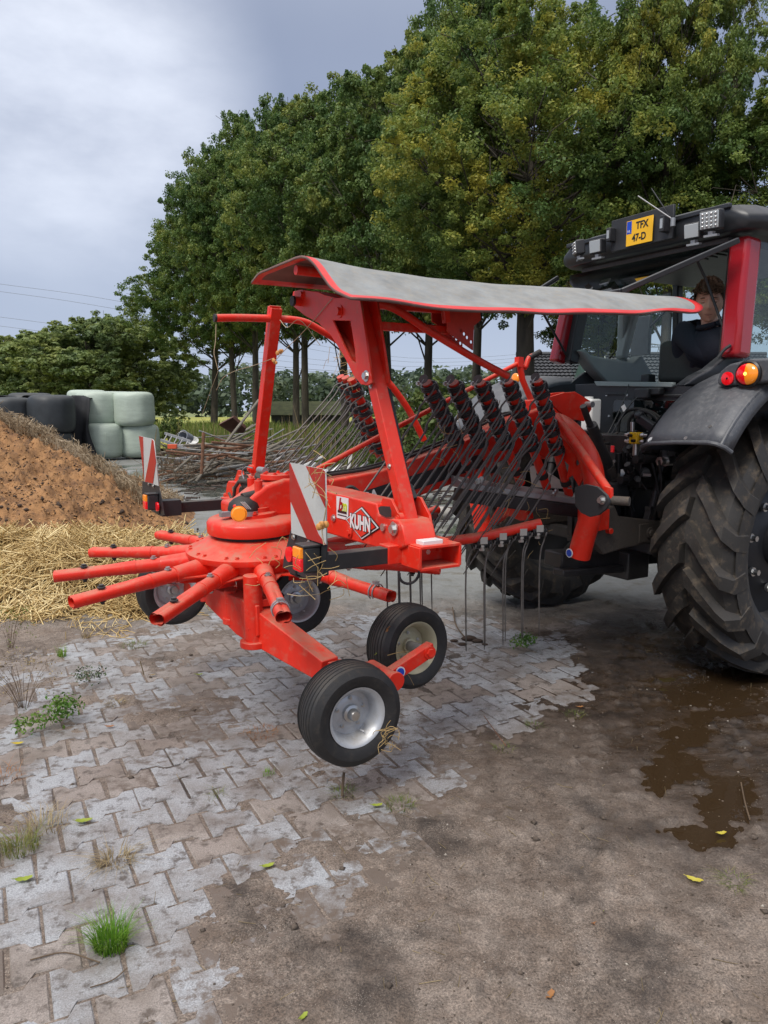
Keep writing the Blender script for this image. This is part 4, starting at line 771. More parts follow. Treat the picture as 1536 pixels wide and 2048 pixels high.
for i in range(46):
    px = R.uniform(560, 790); Y = R.uniform(12.0, 15.5); c = onY(px, 950, Y); c.z = R.uniform(.05, .55); a = R.gauss(1.1, .35); L = R.uniform(.5, 1.3); d = V((math.cos(a), math.sin(a)*.5, R.gauss(.25, .15)))*L/2
    p0, p1 = c-d, c+d; p0.z = max(.03, p0.z); p1.z = max(.03, p1.z); g = G(); g.beam(p0, p1, R.uniform(.03, .07), .03); o = g.build('scrap_profile', R.choice([WOODW, GALV, pm_[2], pm_[3]])); tag(o, '%s profile on the scrap behind the left spring tines, %s' % ({'white_paint_wood': 'white painted', 'galvanised': 'bare metal', 'weathered_pole': 'weathered', 'dull_steel': 'dull grey'}[o.data.materials[0].name], 'by the warning board' if px < 650 else 'below the leaning post' if px < 720 else 'by the drawbar'), 'profile', LG)
pipe(onY(392, 963, 15.6), onY(518, 800, 17.5), .032, pm_[2], 'long slanting wooden pole leaning up to the red post', 'leaning_pole', 'pole', None)
pipe(onY(403, 948, 15.3)*1, onY(407, 865, 15.4), .035, RUST, 'upright rusty bar standing in front of the scrap pile', 'rusty_bar', 'bar', None)
pipe(gz(310, 938), onY(366, 876, 17.5), .03, GALV, 'tilted pale bar resting on the scrap pile behind the left warning board', 'pale_bar', 'bar', None)
p_ = [gz(x, y)+V((0, 0, .03)) for x, y in ((372, 938), (395, 955), (425, 963), (470, 968), (520, 974))]; g = G(); g.tube(smooth_path(p_, 5), .022, 6); tag(g.build('curved_branch', TWIG), 'curved reddish branch lying on the slab in front of the scrap', 'branch')
# ladder, crate, bucket, sheets
ld = thing('ladder', 'aluminium ladder lying on the scrap pile beside the pale bales', 'ladder', onY(345, 880, 18.2)); a0, a1 = onY(322, 880, 18.2), onY(374, 898, 16.8); w_ = V((.02, .30, .16)); 
for q in (V((0, 0, 0)), w_*.95):
    g = G(); g.beam(a0+q, a1+q, .03, .06); g.build('rail', GALV, ld)
for i in range(5):
    g = G(); q = a0.lerp(a1, .1+.2*i); g.tube([q, q+w_*.95], .015, 6); g.build('rung', GALV, ld)
g = G(); c = onY(345, 893, 16.9); g.box(c, (.10, .06, .05), (V((1, .1, 0)).normalized(), V((-.1, 1, 0)).normalized(), UP)); tag(g.build('orange_crate', mat('orange_plastic', (.62, .09, .03), .5), bevel=.006), 'small orange red plastic box on the scrap pile', 'box')
bk = thing('bucket', 'grey plastic bucket lying on top of the scrap, mouth facing out', 'bucket', onY(366, 874, 17.9)); c = onY(366, 872, 17.9); ax = V((-.45, -.85, .25)).normalized(); g = G()
g.lathe([(.10, -.26), (.135, 0), (.145, 0), (.145, .012), (.128, .012), (.095, -.25), (0, -.25)], c, ax, 24); g.build('body', mat('grey_bucket', (.22, .24, .27), .5), bk)
g = G(); g.tube([c+ax*.02+V((math.cos(t)*.15, 0, math.sin(t)*.15-.05)) for t in np.linspace(0, 3.1, 10)], .005, 5); g.build('handle', GALV, bk)
tub = G(); c = onY(384, 880, 18.2); tub.lathe([(.12, -.14), (.15, .0), (.155, .0), (.13, -.12), (0, -.12)], c, V((.2, -.6, .8)), 22); tag(tub.build('white_tub', WOODW), 'shallow white tub beside the bucket on the scrap', 'tub')
def sheet(name, pts, f, k, m, th, label, cat, nrm=None):
    w = PL(pts, f, k); g = G(); g.prism(w, nrm or V((0, th, 0))); return tag(g.build(name, m, bevel=.004), label, cat)
bp = PL([(437, 850), (462, 835), (484, 858), (478, 868), (448, 868)], onY, 17.6); g = G(); g.prism([p+V((0, .2*i, 0)) for i, p in enumerate(bp)], V((.03, .05, .05))); tag(g.build('brown_sheet', BRN, bevel=.005), 'dark brown bent sheet panel on top of the scrap pile', 'sheet')
wpn = [gz(443, 944)+V((0, 0, .30)), gz(462, 930)+V((0, 0, .34)), gz(487, 926)+V((0, 0, .36)), gz(492, 935)+V((0, 0, .30)), gz(466, 952)+V((0, 0, .06)), gz(455, 955)+V((0, 0, .03))]
g = G(); g.prism(wpn, V((.01, .03, .012))); tag(g.build('pale_sheet', mat('pale_panel', (.62, .68, .76), .35), bevel=.004), 'pale bluish white panel leaning on the scrap pile', 'sheet')
g = G(); c = gz(276, 914); g.box(c+V((0, 0, .10)), (.16, .1, .10), AX); tag(g.build('pale_block', GRN, bevel=.04, seg=3), 'small pale wrapped lump by the foot of the green bales', 'lump')
for i, (px, py, r, lb) in enumerate([(322, 905, .12, 'brown rounded scrap lump beside the left warning board'), (880, 1030, .16, 'pale stone lying in the grass verge behind the tine tips'), (842, 1022, .12, 'smaller pale stone behind the tine tips')]):
    g = G(); g.ball(gz(px, py+6)+V((0, 0, r*.45)), r, 12, 8, sc=(1.3, .9, .65)); tag(g.build('stone', [RUST, STONE, STONE][i]), lb, 'stone' if i else 'lump', 'pale stones' if i else None)
# thorny bare twigs at the edge of the pile
g = G()
for i in range(620):
    px = R.choice([R.uniform(318, 380), R.uniform(520, 610), R.uniform(380, 560)]); c = onY(px, 900, R.uniform(15.5, 21)); c.z = R.uniform(0, .35); d = V((R.gauss(0, .3), R.gauss(0, .2), R.uniform(.1, .5))); g.tube([c, c+d*.5+V((.04, 0, .03)), c+d], [.007, .005, .003], 4)
o = g.build('brushwood', TWIG, smooth=0, merge=False); tag(o, 'dry brushwood tangled round the scrap pile', kind='stuff')
g = G()
for i in range(420):
    px = R.uniform(330, 900); Y = R.uniform(12.5, 19.5) if px < 600 else R.uniform(10.5, 14); c = onY(px, 950, Y); c.z = R.uniform(.0, .12); a = R.uniform(0, 3.1); d = V((math.cos(a), math.sin(a), 0))*R.uniform(.08, .3); g.tube([c-d/2, c+d/2], R.uniform(.006, .018), 5)
o = g.build('scrap_rubble', mat('dark_scrap', (.07, .05, .04), .85, var=.5), smooth=0, merge=False); tag(o, 'dark rubble of small scrap bits under the pile', kind='stuff')
# ================================================================== HAY RAKE
RK = thing('hay_rake', 'bright red rotary hay rake with arms folded and tines racked, lifted behind the tractor', 'hay rake', OM)
RO = V((-.671, 3.844, .855)); RN = (UP-FA*.037+LA*.035).normalized(); E1 = (FA-RN*FA.dot(RN)).normalized(); E2 = RN.cross(E1); RR, RPH, RNH = .974, 1.831, .027
def rc(a, r, h=0): return RO+(E1*math.cos(a)+E2*math.sin(a))*r+RN*h
# --- rotor
g = G(); g.lathe([(.0, -.10), (.22, -.10), (.30, -.085), (.315, -.02), (.345, -.012), (.35, .0), (.35, .016), (.34, .022), (.30, .035), (.235, .075), (.20, .082), (0, .082)], RO+RN*.03, RN, 72); g.build('rotor_housing', RED, RK)
g = G(); g.lathe([(.0, .0), (.205, .0), (.205, .04), (0, .04)], RO+RN*.095, RN, 48); g.build('gap_shade_disc', INK, RK)  # black disc standing in for the shade between housing and cover
g = G(); g.lathe([(.0, 0), (.215, 0), (.236, .006), (.238, .012), (.238, .058), (.228, .072), (.20, .082), (.10, .086), (0, .086)], RO+RN*.125, RN, 72); g.build('cam_cover', RED, RK)
g = G(); g.lathe([(.0, 0), (.125, 0), (.125, .022), (.10, .026), (.10, .05), (0, .05)], RO+RN*.208, RN, 48); g.build('collar', RED, RK, bevel=.003)
for k in range(22):
    g = G(); bolt(g, rc(.14+k*2*math.pi/22+(.06 if k % 2 else -.06), .325, .053), RN, .008, .012); g.build('flange_bolt', RED, RK)
for a in (2.5, 3.6, 4.4):
    g = G(); bolt(g, rc(a, .115, .232), RN, .010, .014); g.build('collar_bolt', RED, RK)
# gearbox on top, sloping up towards the drawbar
g = G(); p0, p1 = rc(0, 0, .24), M(.42, .0, 1.13); 
def gx(s, l, z): return M(s, l, z)
side = [(-.115, 1.075), (.30, 1.045), (.42, 1.06), (.42, 1.24), (.16, 1.25), (.06, 1.22), (-.05, 1.145), (-.115, 1.14)]
g.prism([gx(s, -.105, z) for s, z in side], LA*.21); g.build('gearbox', RED, RK, bevel=.018, seg=3)
g = G(); g.cyl(M(.16, .0, 1.24), M(.16, .0, 1.268), .085, n=32); g.build('gearbox_cap', RED, RK, bevel=.004)
for k in range(6):
    g = G(); a = k*1.05; bolt(g, M(.16+.065*math.cos(a), .065*math.sin(a), 1.268), UP, .008, .011); g.build('cap_bolt', RED, RK)
for s, l in ((.03, .07), (.05, -.08)):
    g = G(); g.cyl(M(s, l, 1.17), M(s, l, 1.245), .021, n=18); bolt(g, M(s, l, 1.245), UP, .009, .01); g.build('boss', RED, RK, bevel=.002)
# --- arm sockets and stub arms
def armrf(a, u):
    return 1-(.34*max(0, math.cos(a-1.4))**6+.34*max(0, math.cos(a+1.75))**6)*min(1, max(0, (u-.42)*9))
for i in range(12):
    a = RPH+i*2*math.pi/12; tined = i in (8, 9)
    f = lambda r: rc(a, r, -RNH*((r-.25)/.7)+(-.005))
    g = G(); g.tube([f(.24), f(.47), f(.475)], [.052, .040, .039], 18); g.prism([f(.27)-RN*.035+E2*0, f(.27)-RN*.085, f(.45)-RN*.045, f(.45)-RN*.03], (RN.cross(f(.9)-RO).normalized())*.012); so = g.build('arm_socket', RED, RK)
    tdir = RN.cross(f(.9)-RO).normalized()
    g = G()
    for s_ in (-1, 1): g.prism([f(.26)+tdir*s_*.02-RN*.03, f(.26)+tdir*s_*.115-RN*.03, f(.46)+tdir*s_*.036-RN*.012, f(.46)+tdir*s_*.03-RN*.012], RN*-.006)
    g.build('gusset', RED, RK)
    if tined: continue
    n = 16; path = [f(.42+(RR-.42)*k/n) for k in range(n+1)]; g = G(); g.tube(path, .0335, 30, cap=False, rf=armrf); g.tube(path[6:][::-1], .0295, 30, cap=False, rf=lambda a_, u: 1-(.34*max(0, math.cos(a_-1.4))**6+.34*max(0, math.cos(a_+1.75))**6)*(1 if u < .8 else .5))
    # end ring closing outer to inner wall
    b = g.v; o_end = list(range(n*30, n*30+30)); i0 = (n+1)*30; 
    x, y, z = frame(path[-1]-path[-2]); 
    ar = g.build('stub_arm', RED, RK, merge=False, smooth=50)
    g = G(); g.tube([path[5], path[5]+(path[6]-path[5])*.35], .036, 24); g.build('clamp_band', RED, ar)
    g = G(); pc_ = path[2].lerp(path[3], .5); bolt(g, pc_+RN*.033, RN, .011, .014); bolt(g, pc_-RN*.033, -RN, .010, .012); g.build('clamp_bolt', CHROME, ar)
    g = G(); q = path[13]; dd = (path[14]-path[13]).normalized()
    for s_ in (0, 1): g.tube([q+dd*(.022*s_)+RN*(.037*math.cos(t))+tdir*(.037*math.sin(t)) for t in np.linspace(-2.4+.2*s_, 2.4, 14)], .0032, 6)
    g.tube([q+RN*.037, q+dd*.022+RN*.037], .0032, 6); g.box(q+dd*.011+RN*.042, (.012, .012, .007))
    if i in (5, 6): g.build('lynch_clip', GALV, ar)
    else:
        for q_, r_ in ((1, .012), (-1, .009)): g = G(); bolt(g, path[12]+RN*.030*q_, RN*q_, r_, .015); g.build('plastic_plug', BLK, ar)
# --- spring tine prototype in machine directions: coil axis along TAX
def coil_tines(tax, drop, name='tine', coilr=.043, wire=.0058, turns=3, sweep=(( -.05, -.13), (-.10, -.22), (-.50, -.69)), sidev=LA, lat=0.):
    """mesh (local) of one double spring tine wound about tax, tines following sweep (along machine s, z)"""
    g = G(); x, y, z = frame(tax); n = 11
    for s_ in (-1, 1):
        pts = []
        for k in range(turns*n+1):
            a = 2*math.pi*k/n*s_+math.pi; pts.append(x*(coilr*math.cos(a))+y*(coilr*math.sin(a))+z*(s_*(.009+.0122*k/n)))
        g.mi = 1; g.tube(pts, .0058, 6); g.mi = 0
        st = pts[-1]; tp = [st, st+FA*(sweep[0][0]*.5)+UP*(sweep[0][1]*.4)]+[z*(s_*.056)+FA*a_+UP*b_+LA*lat*(-b_) for a_, b_ in sweep]
        sp = smooth_path(tp, 5); g.tube(sp, [wire*.90]*(len(sp)-2)+[wire*.8, wire*.45], 6)
    return g
def tine_me(name, g):
    me = bpy.data.meshes.new(name); me.from_pydata(g.v, [], g.f); me.polygons.foreach_set('use_smooth', [True]*len(g.f)); me.materials.append(TINE); me.materials.append(COILM); me.polygons.foreach_set('material_index', g.m); return me
def add_tine(me, p, parent, name='spring_tine'):
    o = bpy.data.objects.new(name, me); link(o, parent, p); return o
# right rack
tops = [(1078, 770), (1020, 772), (965, 774), (911, 774), (858, 774)]; bots = [(1137, 985), (1092, 970), (1040, 962), (992, 955), (945, 950)]; lats = [.42, .40, .38, .36, .34]
mat('dull_washer', (.10, .095, .10), .5, dust=.3)
cl = [(0, .035), (0, .215), (0, .395), (0, .57)]
tax0 = None
for i, ((tx, ty), (bx, by), la) in enumerate(zip(tops, bots, lats)):
    T = onL(tx, ty, la); B = onL(bx, by, la-.15); ax = (B-T).normalized()
    if tax0 is None:
        tax0 = ax; TM = tine_me('spring_tine', coil_tines(ax, 1))
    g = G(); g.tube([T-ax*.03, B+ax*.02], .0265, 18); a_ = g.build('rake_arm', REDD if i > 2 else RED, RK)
    g = G(); g.cyl(B-ax*.10, B-ax*.065, .033, n=18); g.build('rubber_sleeve', RUB, a_)
    Ln = (B-T).length
    dv = (-FA*.8+LA*.35+UP*.45).normalized(); wq = T-ax*.055-FA*.012; g = G(); g.cyl(wq, wq-dv*.006, .026, n=22); g.build('end_washer', MATS['dull_washer'], a_)
    g = G(); g.beam(wq-dv*.008, T-ax*.015-FA*.048, .012, .02, LA); g.build('end_strap', GALV, a_)
    for k in range(4):
        p = T+ax*(Ln*(.03+.168*k)+.01); add_tine(TM, p, a_)
        g = G(); bolt(g, p-ax*.052-FA*.052, -FA, .009, .016); g.build('tine_bolt', CHROME, a_)
TRAY = (onL(945, 968, .19), onL(1137, 996, .27))
# left rack: same folded arms on the far side
TL_ = tine_me('spring_tine', coil_tines(tax0, 1, sweep=((-.05, -.05), (-.13, -.15), (-.58, -.60))))
for i, (tx, ty, la) in enumerate([(706, 766, -.62), (694, 762, -.82), (684, 760, -1.02)]):
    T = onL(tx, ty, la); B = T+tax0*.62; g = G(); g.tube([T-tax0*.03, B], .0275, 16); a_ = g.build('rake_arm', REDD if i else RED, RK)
    for k in range(4): add_tine(TL_, T+tax0*(.045+.15*k), a_)
# cross tray that carries the racked arms
g = G(); tl, tr_ = TRAY; td_ = (tr_-tl).normalized(); tl = tl-td_*.10; tr_ = tr_+td_*.10; g.prism([tr_-LA*.07-UP*.03, tr_+LA*.06-UP*.035, tr_+LA*.06+UP*.0, tr_-LA*.07+UP*.035], tl-tr_); g.build('rack_tray', GALV, RK, bevel=.006)
g = G(); g.beam(tl-UP*.075, tr_-UP*.075, .11, .075); g.build('rack_beam', BLACK, RK, bevel=.006)
for q in ((1112, 972), (1108, 977), (955, 952), (962, 949)):
    g = G(); p = onL(q[0], q[1]+10, .335); bolt(g, p, LA, .012, .012); g.build('rack_bolt', CHROME, RK)
g = G(); g.prism([M(1.96, .33, 1.12), M(1.96, .05, 1.24), M(1.96, -.05, 1.24), M(1.96, -.02, 1.10)], FA*.01); g.build('galvanised_plate', GALV, RK)
g = G(); o_, pp = plane2d([(1153, 975), (1175, 969), (1198, 974), (1216, 990), (1222, 1003), (1214, 1018), (1200, 1029), (1183, 1033), (1166, 1025), (1154, 1010)], onS, 1.62, LA, UP)
flat('end_shield', [pp], o_, LA, UP, BLK, RK, .012, .002)
g = G(); bolt(g, onS(1206, 1000, 1.61), -FA, .016, .03); g.build('shield_bolt', CHROME, RK)
g = G(); g.cyl(onS(1216, 1000, 1.66), onS(1216, 1000, 1.66)+LA*.10+FA*.05, .024, n=16); g.build('pivot_pin', MUDM, RK)
# --- working arms with hanging tines
def work_arm(P1, r0, n, spots, len_):
    d = (P1-RO); d.z *= .3; P0 = RO+d.normalized()*.45; P0.z = RO.z-.01
    g = G(); mid = P0.lerp(P1, .62); mid.z -= .03; g.tube(smooth_path([P0, mid, P1], 8), r0, 18); a_ = g.build('working_arm', RED, RK); dr = (P1-P0).normalized(); h = V((dr.x, dr.y, 0)).normalized()
    g0 = coil_tines(h, 1, sweep=((-.015, -.05), (-.045, -.17), (-.035, -.62)), coilr=.024); me = tine_me('spring_tine', g0)
    for t in spots:
        p = mid.lerp(P1, t)-UP*.045; add_tine(me, p, a_); g = G(); g.box(p+UP*.022, (.022, .03, .02), (h, h.cross(UP), UP)); bolt(g, p-UP*.005, -UP, .016, .035); g.build('tine_clamp', CHROME, a_)
work_arm(onZ(1080, 1047, .95), .029, 4, (.20, .46, .74, .97), .5)
work_arm(RO+V((1.02, 1.02, .10)), .029, 4, (.05, .32, .60, .85), .5)
# --- drawbar (box beam up to the headstock)
def dbar(s, z, hw, h): return [M(s, -hw, z-h), M(s, hw, z-h), M(s, hw, z+h*.9), M(s, -hw, z+h*.9)]
secs = [dbar(.34, 1.13, .10, .10), dbar(.75, 1.165, .10, .115), dbar(1.25, 1.29, .095, .12), dbar(1.70, 1.44, .09, .12), dbar(1.95, 1.52, .085, .11)]
g = G(); vs = [p for s in secs for p in s]; fs = [(i*4+k, i*4+(k+1) % 4, (i+1)*4+(k+1) % 4, (i+1)*4+k) for i in range(4) for k in range(4)]+[(3, 2, 1, 0), (16, 17, 18, 19)]
g.add(vs, fs); g.build('drawbar', RED, RK, bevel=.012, seg=3)
# black decal along its flank with the model letters
q0, q1 = M(.62, .108, 1.105), M(1.50, .103, 1.30); dx = (q1-q0).normalized(); dn = LA; dy = dn.cross(dx)*-1
dy = (UP-dx*UP.dot(dx)).normalized(); 
flat('decal', [[(0, -.032), (1.0, -.032), (1.0, .05), (.0, .05)]], M(.52, .1035, 1.085), dx, dy, INK, RK, .004)
text('GA     31', .085, M(.52, .1085, 1.085)+dx*.08+dy*.008, dx, dy, WHITE, RK, .0015, .002, .15, 'LEFT')
g = G(); g.tube(smooth_path([onL(688, 995, .16), onL(692, 978, .16), onL(705, 974, .18), onL(722, 988, .2), onL(735, 1005, .22)], 5), .009, 8); g.build('hydraulic_hose', RUB, RK)
g = G(); g.cyl(onL(688, 1000, .16), onL(690, 984, .16), .013, n=12); g.build('hose_fitting', GALV, RK)
# long thin adjusting rod above the drawbar with cranked handle
g = G(); g.tube([onL(512, 1003, .0), onL(1045, 722, .0)], .0145, 12); ro = g.build('adjusting_rod', RED, RK)
g = G(); g.tube(smooth_path([onL(1036, 727, 0), onL(1050, 735, 0), onL(1058, 716, .0), onL(1072, 709, .0)], 4), .017, 10); g.build('crank', RED, ro)
g = G(); g.tube([onL(1058, 716, 0), onL(1080, 704, .0)], .019, 12); g.build('handle_grip', RUB, ro)
g = G(); hb = onL(1038, 724, .0); g.tube([hb, onL(1045, 760, .0), onL(1062, 800, .0)], .02, 10); g.box(hb, (.02, .02, .03)); g.build('rod_bracket', RED, RK)
# lamp over the rotor: boot, band, amber reflector
lb = M(-.045, .055, 1.085)
g = G(); g.lathe([(0, 0), (.078, 0), (.082, .02), (.074, .05), (.05, .072), (.02, .085), (0, .087)], lb, UP, 26); g.tube([lb+UP*.065, lb+UP*.10+FA*.10], [.035, .018], 12); g.build('rubber_boot', RUB, RK)
g = G(); g.lathe([(.081, -.012), (.081, .012), (.078, .012), (.078, -.012)], lb, UP, 26, True); g.box(lb-FA*.095-UP*.002, (.03, .02, .012)); g.build('clamp_band', GALV, RK)
rf = onS(478, 1028, -.20); d_ = (C0-rf); d_.z = 0; d_.normalize(); g = G(); g.lathe([(0, 0), (.033, 0), (.033, .010), (.028, .016), (0, .017)], rf, d_, 28); g.cyl(rf, rf-d_*.006, .037, n=28); am = g.build('amber_reflector', AMB, RK)
g = G()
for k in range(3): g.tube([rf+V((.01+.008*k, 0, .055)), rf+V((.035+.008*k, .02, .02))], .002, 4)
g.build('cable', WHITE, RK)
# --- lateral boxes from the centre out to the board brackets
SX, ST = .26, .16
kp = [(655, 983), (752, 1007), (757, 1030), (796, 1041), (804, 1053), (812, 1092), (785, 1105), (655, 1067)]
oK, pK = plane2d(kp, onS, SX, LA, UP)
def kbox(sign):
    w = [oK+LA*x+UP*y for x, y in pK]
    if sign < 0: w = [p-LA*(2*(p-OM).dot(LA)) for p in w]
    c0, c1 = (.10, 1.20), (.10, 1.00)
    w = [M(SX, sign*.10, 1.00), M(SX, sign*.10, 1.20)]+w[0:]; return w
wk = kbox(1); wk = [M(SX, .10, Msl(wk[-1])[2]), M(SX, .10, Msl(wk[2])[2])]+wk[2:]
g = G(); g.prism(wk, FA*ST); g.build('cross_arm', RED, RK, bevel=.008, seg=3)
wl = [p-LA*(2*(p-OM).dot(LA)) for p in wk]; g = G(); g.prism(wl, FA*ST); g.build('cross_arm', RED, RK, bevel=.008, seg=3)
nR = -FA; XR, YR = LA, UP        # rear faces are seen with +LA running to the right
def diamond(cx, cy, w, h): return [(cx-w, cy), (cx, cy-h), (cx+w, cy), (cx, cy+h)]
dc = onS(725.5, 1046.5, SX); dw = (onS(761, 1051, SX)-onS(691, 1041, SX)).dot(LA)/2; dh = (onS(724, 1014, SX)-onS(726, 1082, SX)).z/2
for k_, (f_, m_, off) in enumerate([(1.0, INK, .002), (.94, WHITE, .0045), (.85, INK, .007), (.80, RED, .0095)]):
    flat('emblem' if k_ < 3 else 'emblem_field', [diamond(0, 0, dw*f_, dh*f_)], dc-FA*off, XR, YR, m_, RK, .002)
text('KUHN', .088, dc-FA*.0125, XR, YR, INK, RK, .001, .006, 0, sx=.74); text('KUHN', .088, dc-FA*.0145, XR, YR, WHITE, RK, .001, .0035, 0, sx=.74)
bc = onS(686, 1016, SX); flat('sticker', [[(-.058, -.052), (.058, -.052), (.058, .052), (-.058, .052)]], bc-FA*.002, XR, YR, WHITE, RK, .002)
text('b', .085, bc-FA*.0045+LA*-.018+UP*.012, XR, YR, CABRED, RK, .001, .003, .25); text('m', .075, bc-FA*.0045+LA*.018+UP*.010, XR, YR, LIME, RK, .001, .003, .1)
flat('print_line', [[(-.044, -.025), (.044, -.025), (.044, -.013), (-.044, -.013)]], bc-FA*.0045, XR, YR, INK, RK, .001); flat('print_line', [[(-.044, -.038), (.044, -.038), (.044, -.033), (-.044, -.033)]], bc-FA*.0045, XR, YR, INK, RK, .001)
for x, y, r, m_ in ((668, 1036, .012, CHROME), (700, 1066, .015, RED), (789, 1058, .019, CHROME), (786, 1047, .006, CHROME)):
    g = G(); bolt(g, onS(x, y, SX-.002), -FA, r, r*1.1); g.build('bolt', m_, RK)
# dark plate painting in the shade of a slotted opening near the post
oo, pp = plane2d([(757, 1016), (762, 1012), (780, 1013), (783, 1022), (783, 1034), (772, 1034), (760, 1028)], onS, SX-.003, LA, UP); flat('slot_shade_plate', [pp], oo, LA, UP, MACH, RK, .002)
# yellow warning sticker on the far cross arm
ys = onS(536, 974, SX); flat('warning_sticker', [[(-.135, -.045), (.135, -.045), (.135, .045), (-.135, .045)]], ys-FA*.003, XR, YR, YST, RK, .002)
for k, (x, s_) in enumerate(((-.09, .035), (.065, .035))):
    o_ = ys-FA*.0055; flat('warning_sign', [[(x-s_, -.028), (x+s_, -.028), (x, .036)], [(x-s_*.66, -.019), (x+s_*.66, -.019), (x, .022)]], o_, XR, YR, INK, RK, .0012)
    flat('warning_mark', [[(x-.004, -.012), (x+.004, -.012), (x+.005, .010), (x-.005, .010)]], o_, XR, YR, INK, RK, .0012)
flat('warning_mark', [circ(-.012, .020, .010), ], ys-FA*.0055, XR, YR, INK, RK, .0012); flat('warning_mark', [[(-.022, -.028), (.000, -.028), (.002, .008), (-.026, .008)]], ys-FA*.0055, XR, YR, INK, RK, .0012)
flat('warning_mark', [[(.018, -.020), (.034, -.020), (.034, .018), (.018, .012)]], ys-FA*.0055, XR, YR, INK, RK, .0012)
# --- end brackets
for sg in (1, -1):
    def q(s, l, z): return M(s, l*sg, z)
    g = G(); g.box(q(.41, 1.0, 1.005), (.10, .055, .045)); br = g.build('end_bracket', RED, RK, bevel=.006)
    g = G()
    for a_, b_ in (((.38, 1.10, 1.045), (.10, .075, .006)), ((.38, 1.10, .955), (.10, .075, .006))): g.box(q(*a_), b_)
    for ds in (-.10, .10): g.box(q(.38+ds, 1.10, 1.0), (.006, .075, .045))
    g.build('square_socket', RED, RK, bevel=.002)
    g = G(); g.box(q(.28, 1.0, 1.0), (.07, .040, .040)); g.build('sleeve', RED, RK, bevel=.004)
    for s_ in (.30, .40): g = G(); bolt(g, q(s_, 1.0+.041, 1.0) if sg > 0 else q(s_, 1.0-.041, 1.0), LA, .012, .014); g.build('bolt', CHROME, RK)
    g = G(); g.box(q(.03, 1.0, .998), (.24, .033, .033)); g.build('board_arm', BLACK, RK, bevel=.003)
    # curved cheek plate of the hinge
    cs = .44; pts = [q(cs, .78, 1.0), q(cs, .80, 1.13), q(cs, .86, 1.22), q(cs, .93, 1.22), q(cs, 1.0, 1.15), q(cs, 1.03, 1.05), q(cs, 1.08, 1.0)]
    g = G(); g.prism(pts, FA*.012); g.prism([p-FA*.15 for p in pts[:-1]]+[q(cs-.15, 1.03, 1.0)], FA*.012); g.build('hinge_cheek', RED, RK, bevel=.002)
    g = G(); g.cyl(q(.25, .92, 1.10), q(.50, .92, 1.10), .017, n=12); g.build('hinge_pin', CHROME, RK)
g = G(); g.box(M(.36, 1.12, 1.058), (.05, .028, .010)); g.build('white_tag', WHITE, RK, bevel=.003)
g = G(); p = M(.30, 1.06, .93); g.tube([p+FA*(.05*math.cos(t))+UP*(.045*math.sin(t)-.01) for t in np.linspace(math.pi*.95, math.pi*2.05, 12)], .006, 7); g.build('retaining_clip', BLK, RK)
# --- warning boards
def board(sign, s, outer, stripes, lowp, name):
    o_, pp = plane2d(outer, onS, s, LA, UP); X, Y = LA, UP
    b = flat('board', [pp], o_, X, Y, BWHITE, RK, .005); b['label'] = 'red and white striped warning board'
    for st in stripes:
        w = PL(st, onS, s); q2 = [((p-o_).dot(X), (p-o_).dot(Y)) for p in w]; flat('stripe', [q2], o_-FA*.0055, X, Y, BRED, b, .002)
    o2, p2 = plane2d(lowp, onS, s+.006, LA, UP); flat('board_holder', [p2], o2, X, Y, BLK, RK, .004)
    return b
sR = -.205
board(1, sR, [(582, 925), (648, 938), (653, 943), (655, 1089), (585, 1066)], [[(582, 926), (583.5, 927), (640, 1068), (655, 1089.5), (641, 1085), (617, 1077), (583, 999)], [(615, 932), (648, 938), (653, 943), (654, 1015)]], [(583, 1060), (656, 1084), (655, 1100), (650, 1140), (638, 1168), (618, 1158), (567, 1135), (569, 1118)], 'r')
board(-1, sR, [(280, 872), (306, 878), (309, 882), (319, 972), (291, 963)], [[(280, 872), (288, 874), (290, 960), (286, 920)], [(306, 878), (309, 882), (314, 925), (308, 967), (292, 963), (302, 910)]], [(286, 962), (319, 972), (331, 1030), (322, 1032), (300, 1019), (285, 1000)], 'l')
for (cx, cy, s_) in ((611, 1118, 1), (300, 1004, .66)):
    c = onS(cx, cy, sR-.045)
    g = G(); g.box(c+FA*.012, (.034, .036, .048)); lm_ = g.build('tail_lamp', BLK, RK, bevel=.008)
    g = G(); g.box(c-FA*.027+UP*.026-LA*.005, (.009, .031, .020)); g.build('indicator_lens', AMB, lm_, bevel=.004)
    g = G(); g.box(c-FA*.027-UP*.018-LA*.005, (.009, .031, .024)); g.build('stop_lens', REDL, lm_, bevel=.004)
    g = G(); g.box(c+FA*.01+UP*.051, (.036, .038, .005)); g.build('dusty_hood', BLK, lm_, bevel=.003)
c = onS(584, 1108, sR+.0)-FA*.006; g = G(); g.cyl(c, c-FA*.010, .030, n=22); g.build('red_reflector', REDL, RK)
c = onS(320, 1013, sR+.0)-FA*.012; g = G(); g.cyl(c, c-FA*.010, .028, n=22); g.build('red_reflector', REDL, RK)
for x, y in ((588, 1074), (618, 1086), (298, 968), (307, 972)):
    g = G(); bolt(g, onS(x, y, sR-.003), -FA, .008, .008); g.build('bolt', CHROME, RK)
for sg, cx, cy in ((1, 668, 1118), (-1, 345, 1000)):
    c = M(sR+.02, 1.0*sg, 1.0); g = G(); ds = .10
    for a_, b_ in ((UP*.045, (.06, .05, .003)), (-UP*.045, (.06, .05, .003)), (LA*.05, (.06, .003, .045)), (-LA*.05, (.06, .003, .045))): g.box(c+FA*.05+a_, b_)
    g.build('mount_box', BLK, RK)
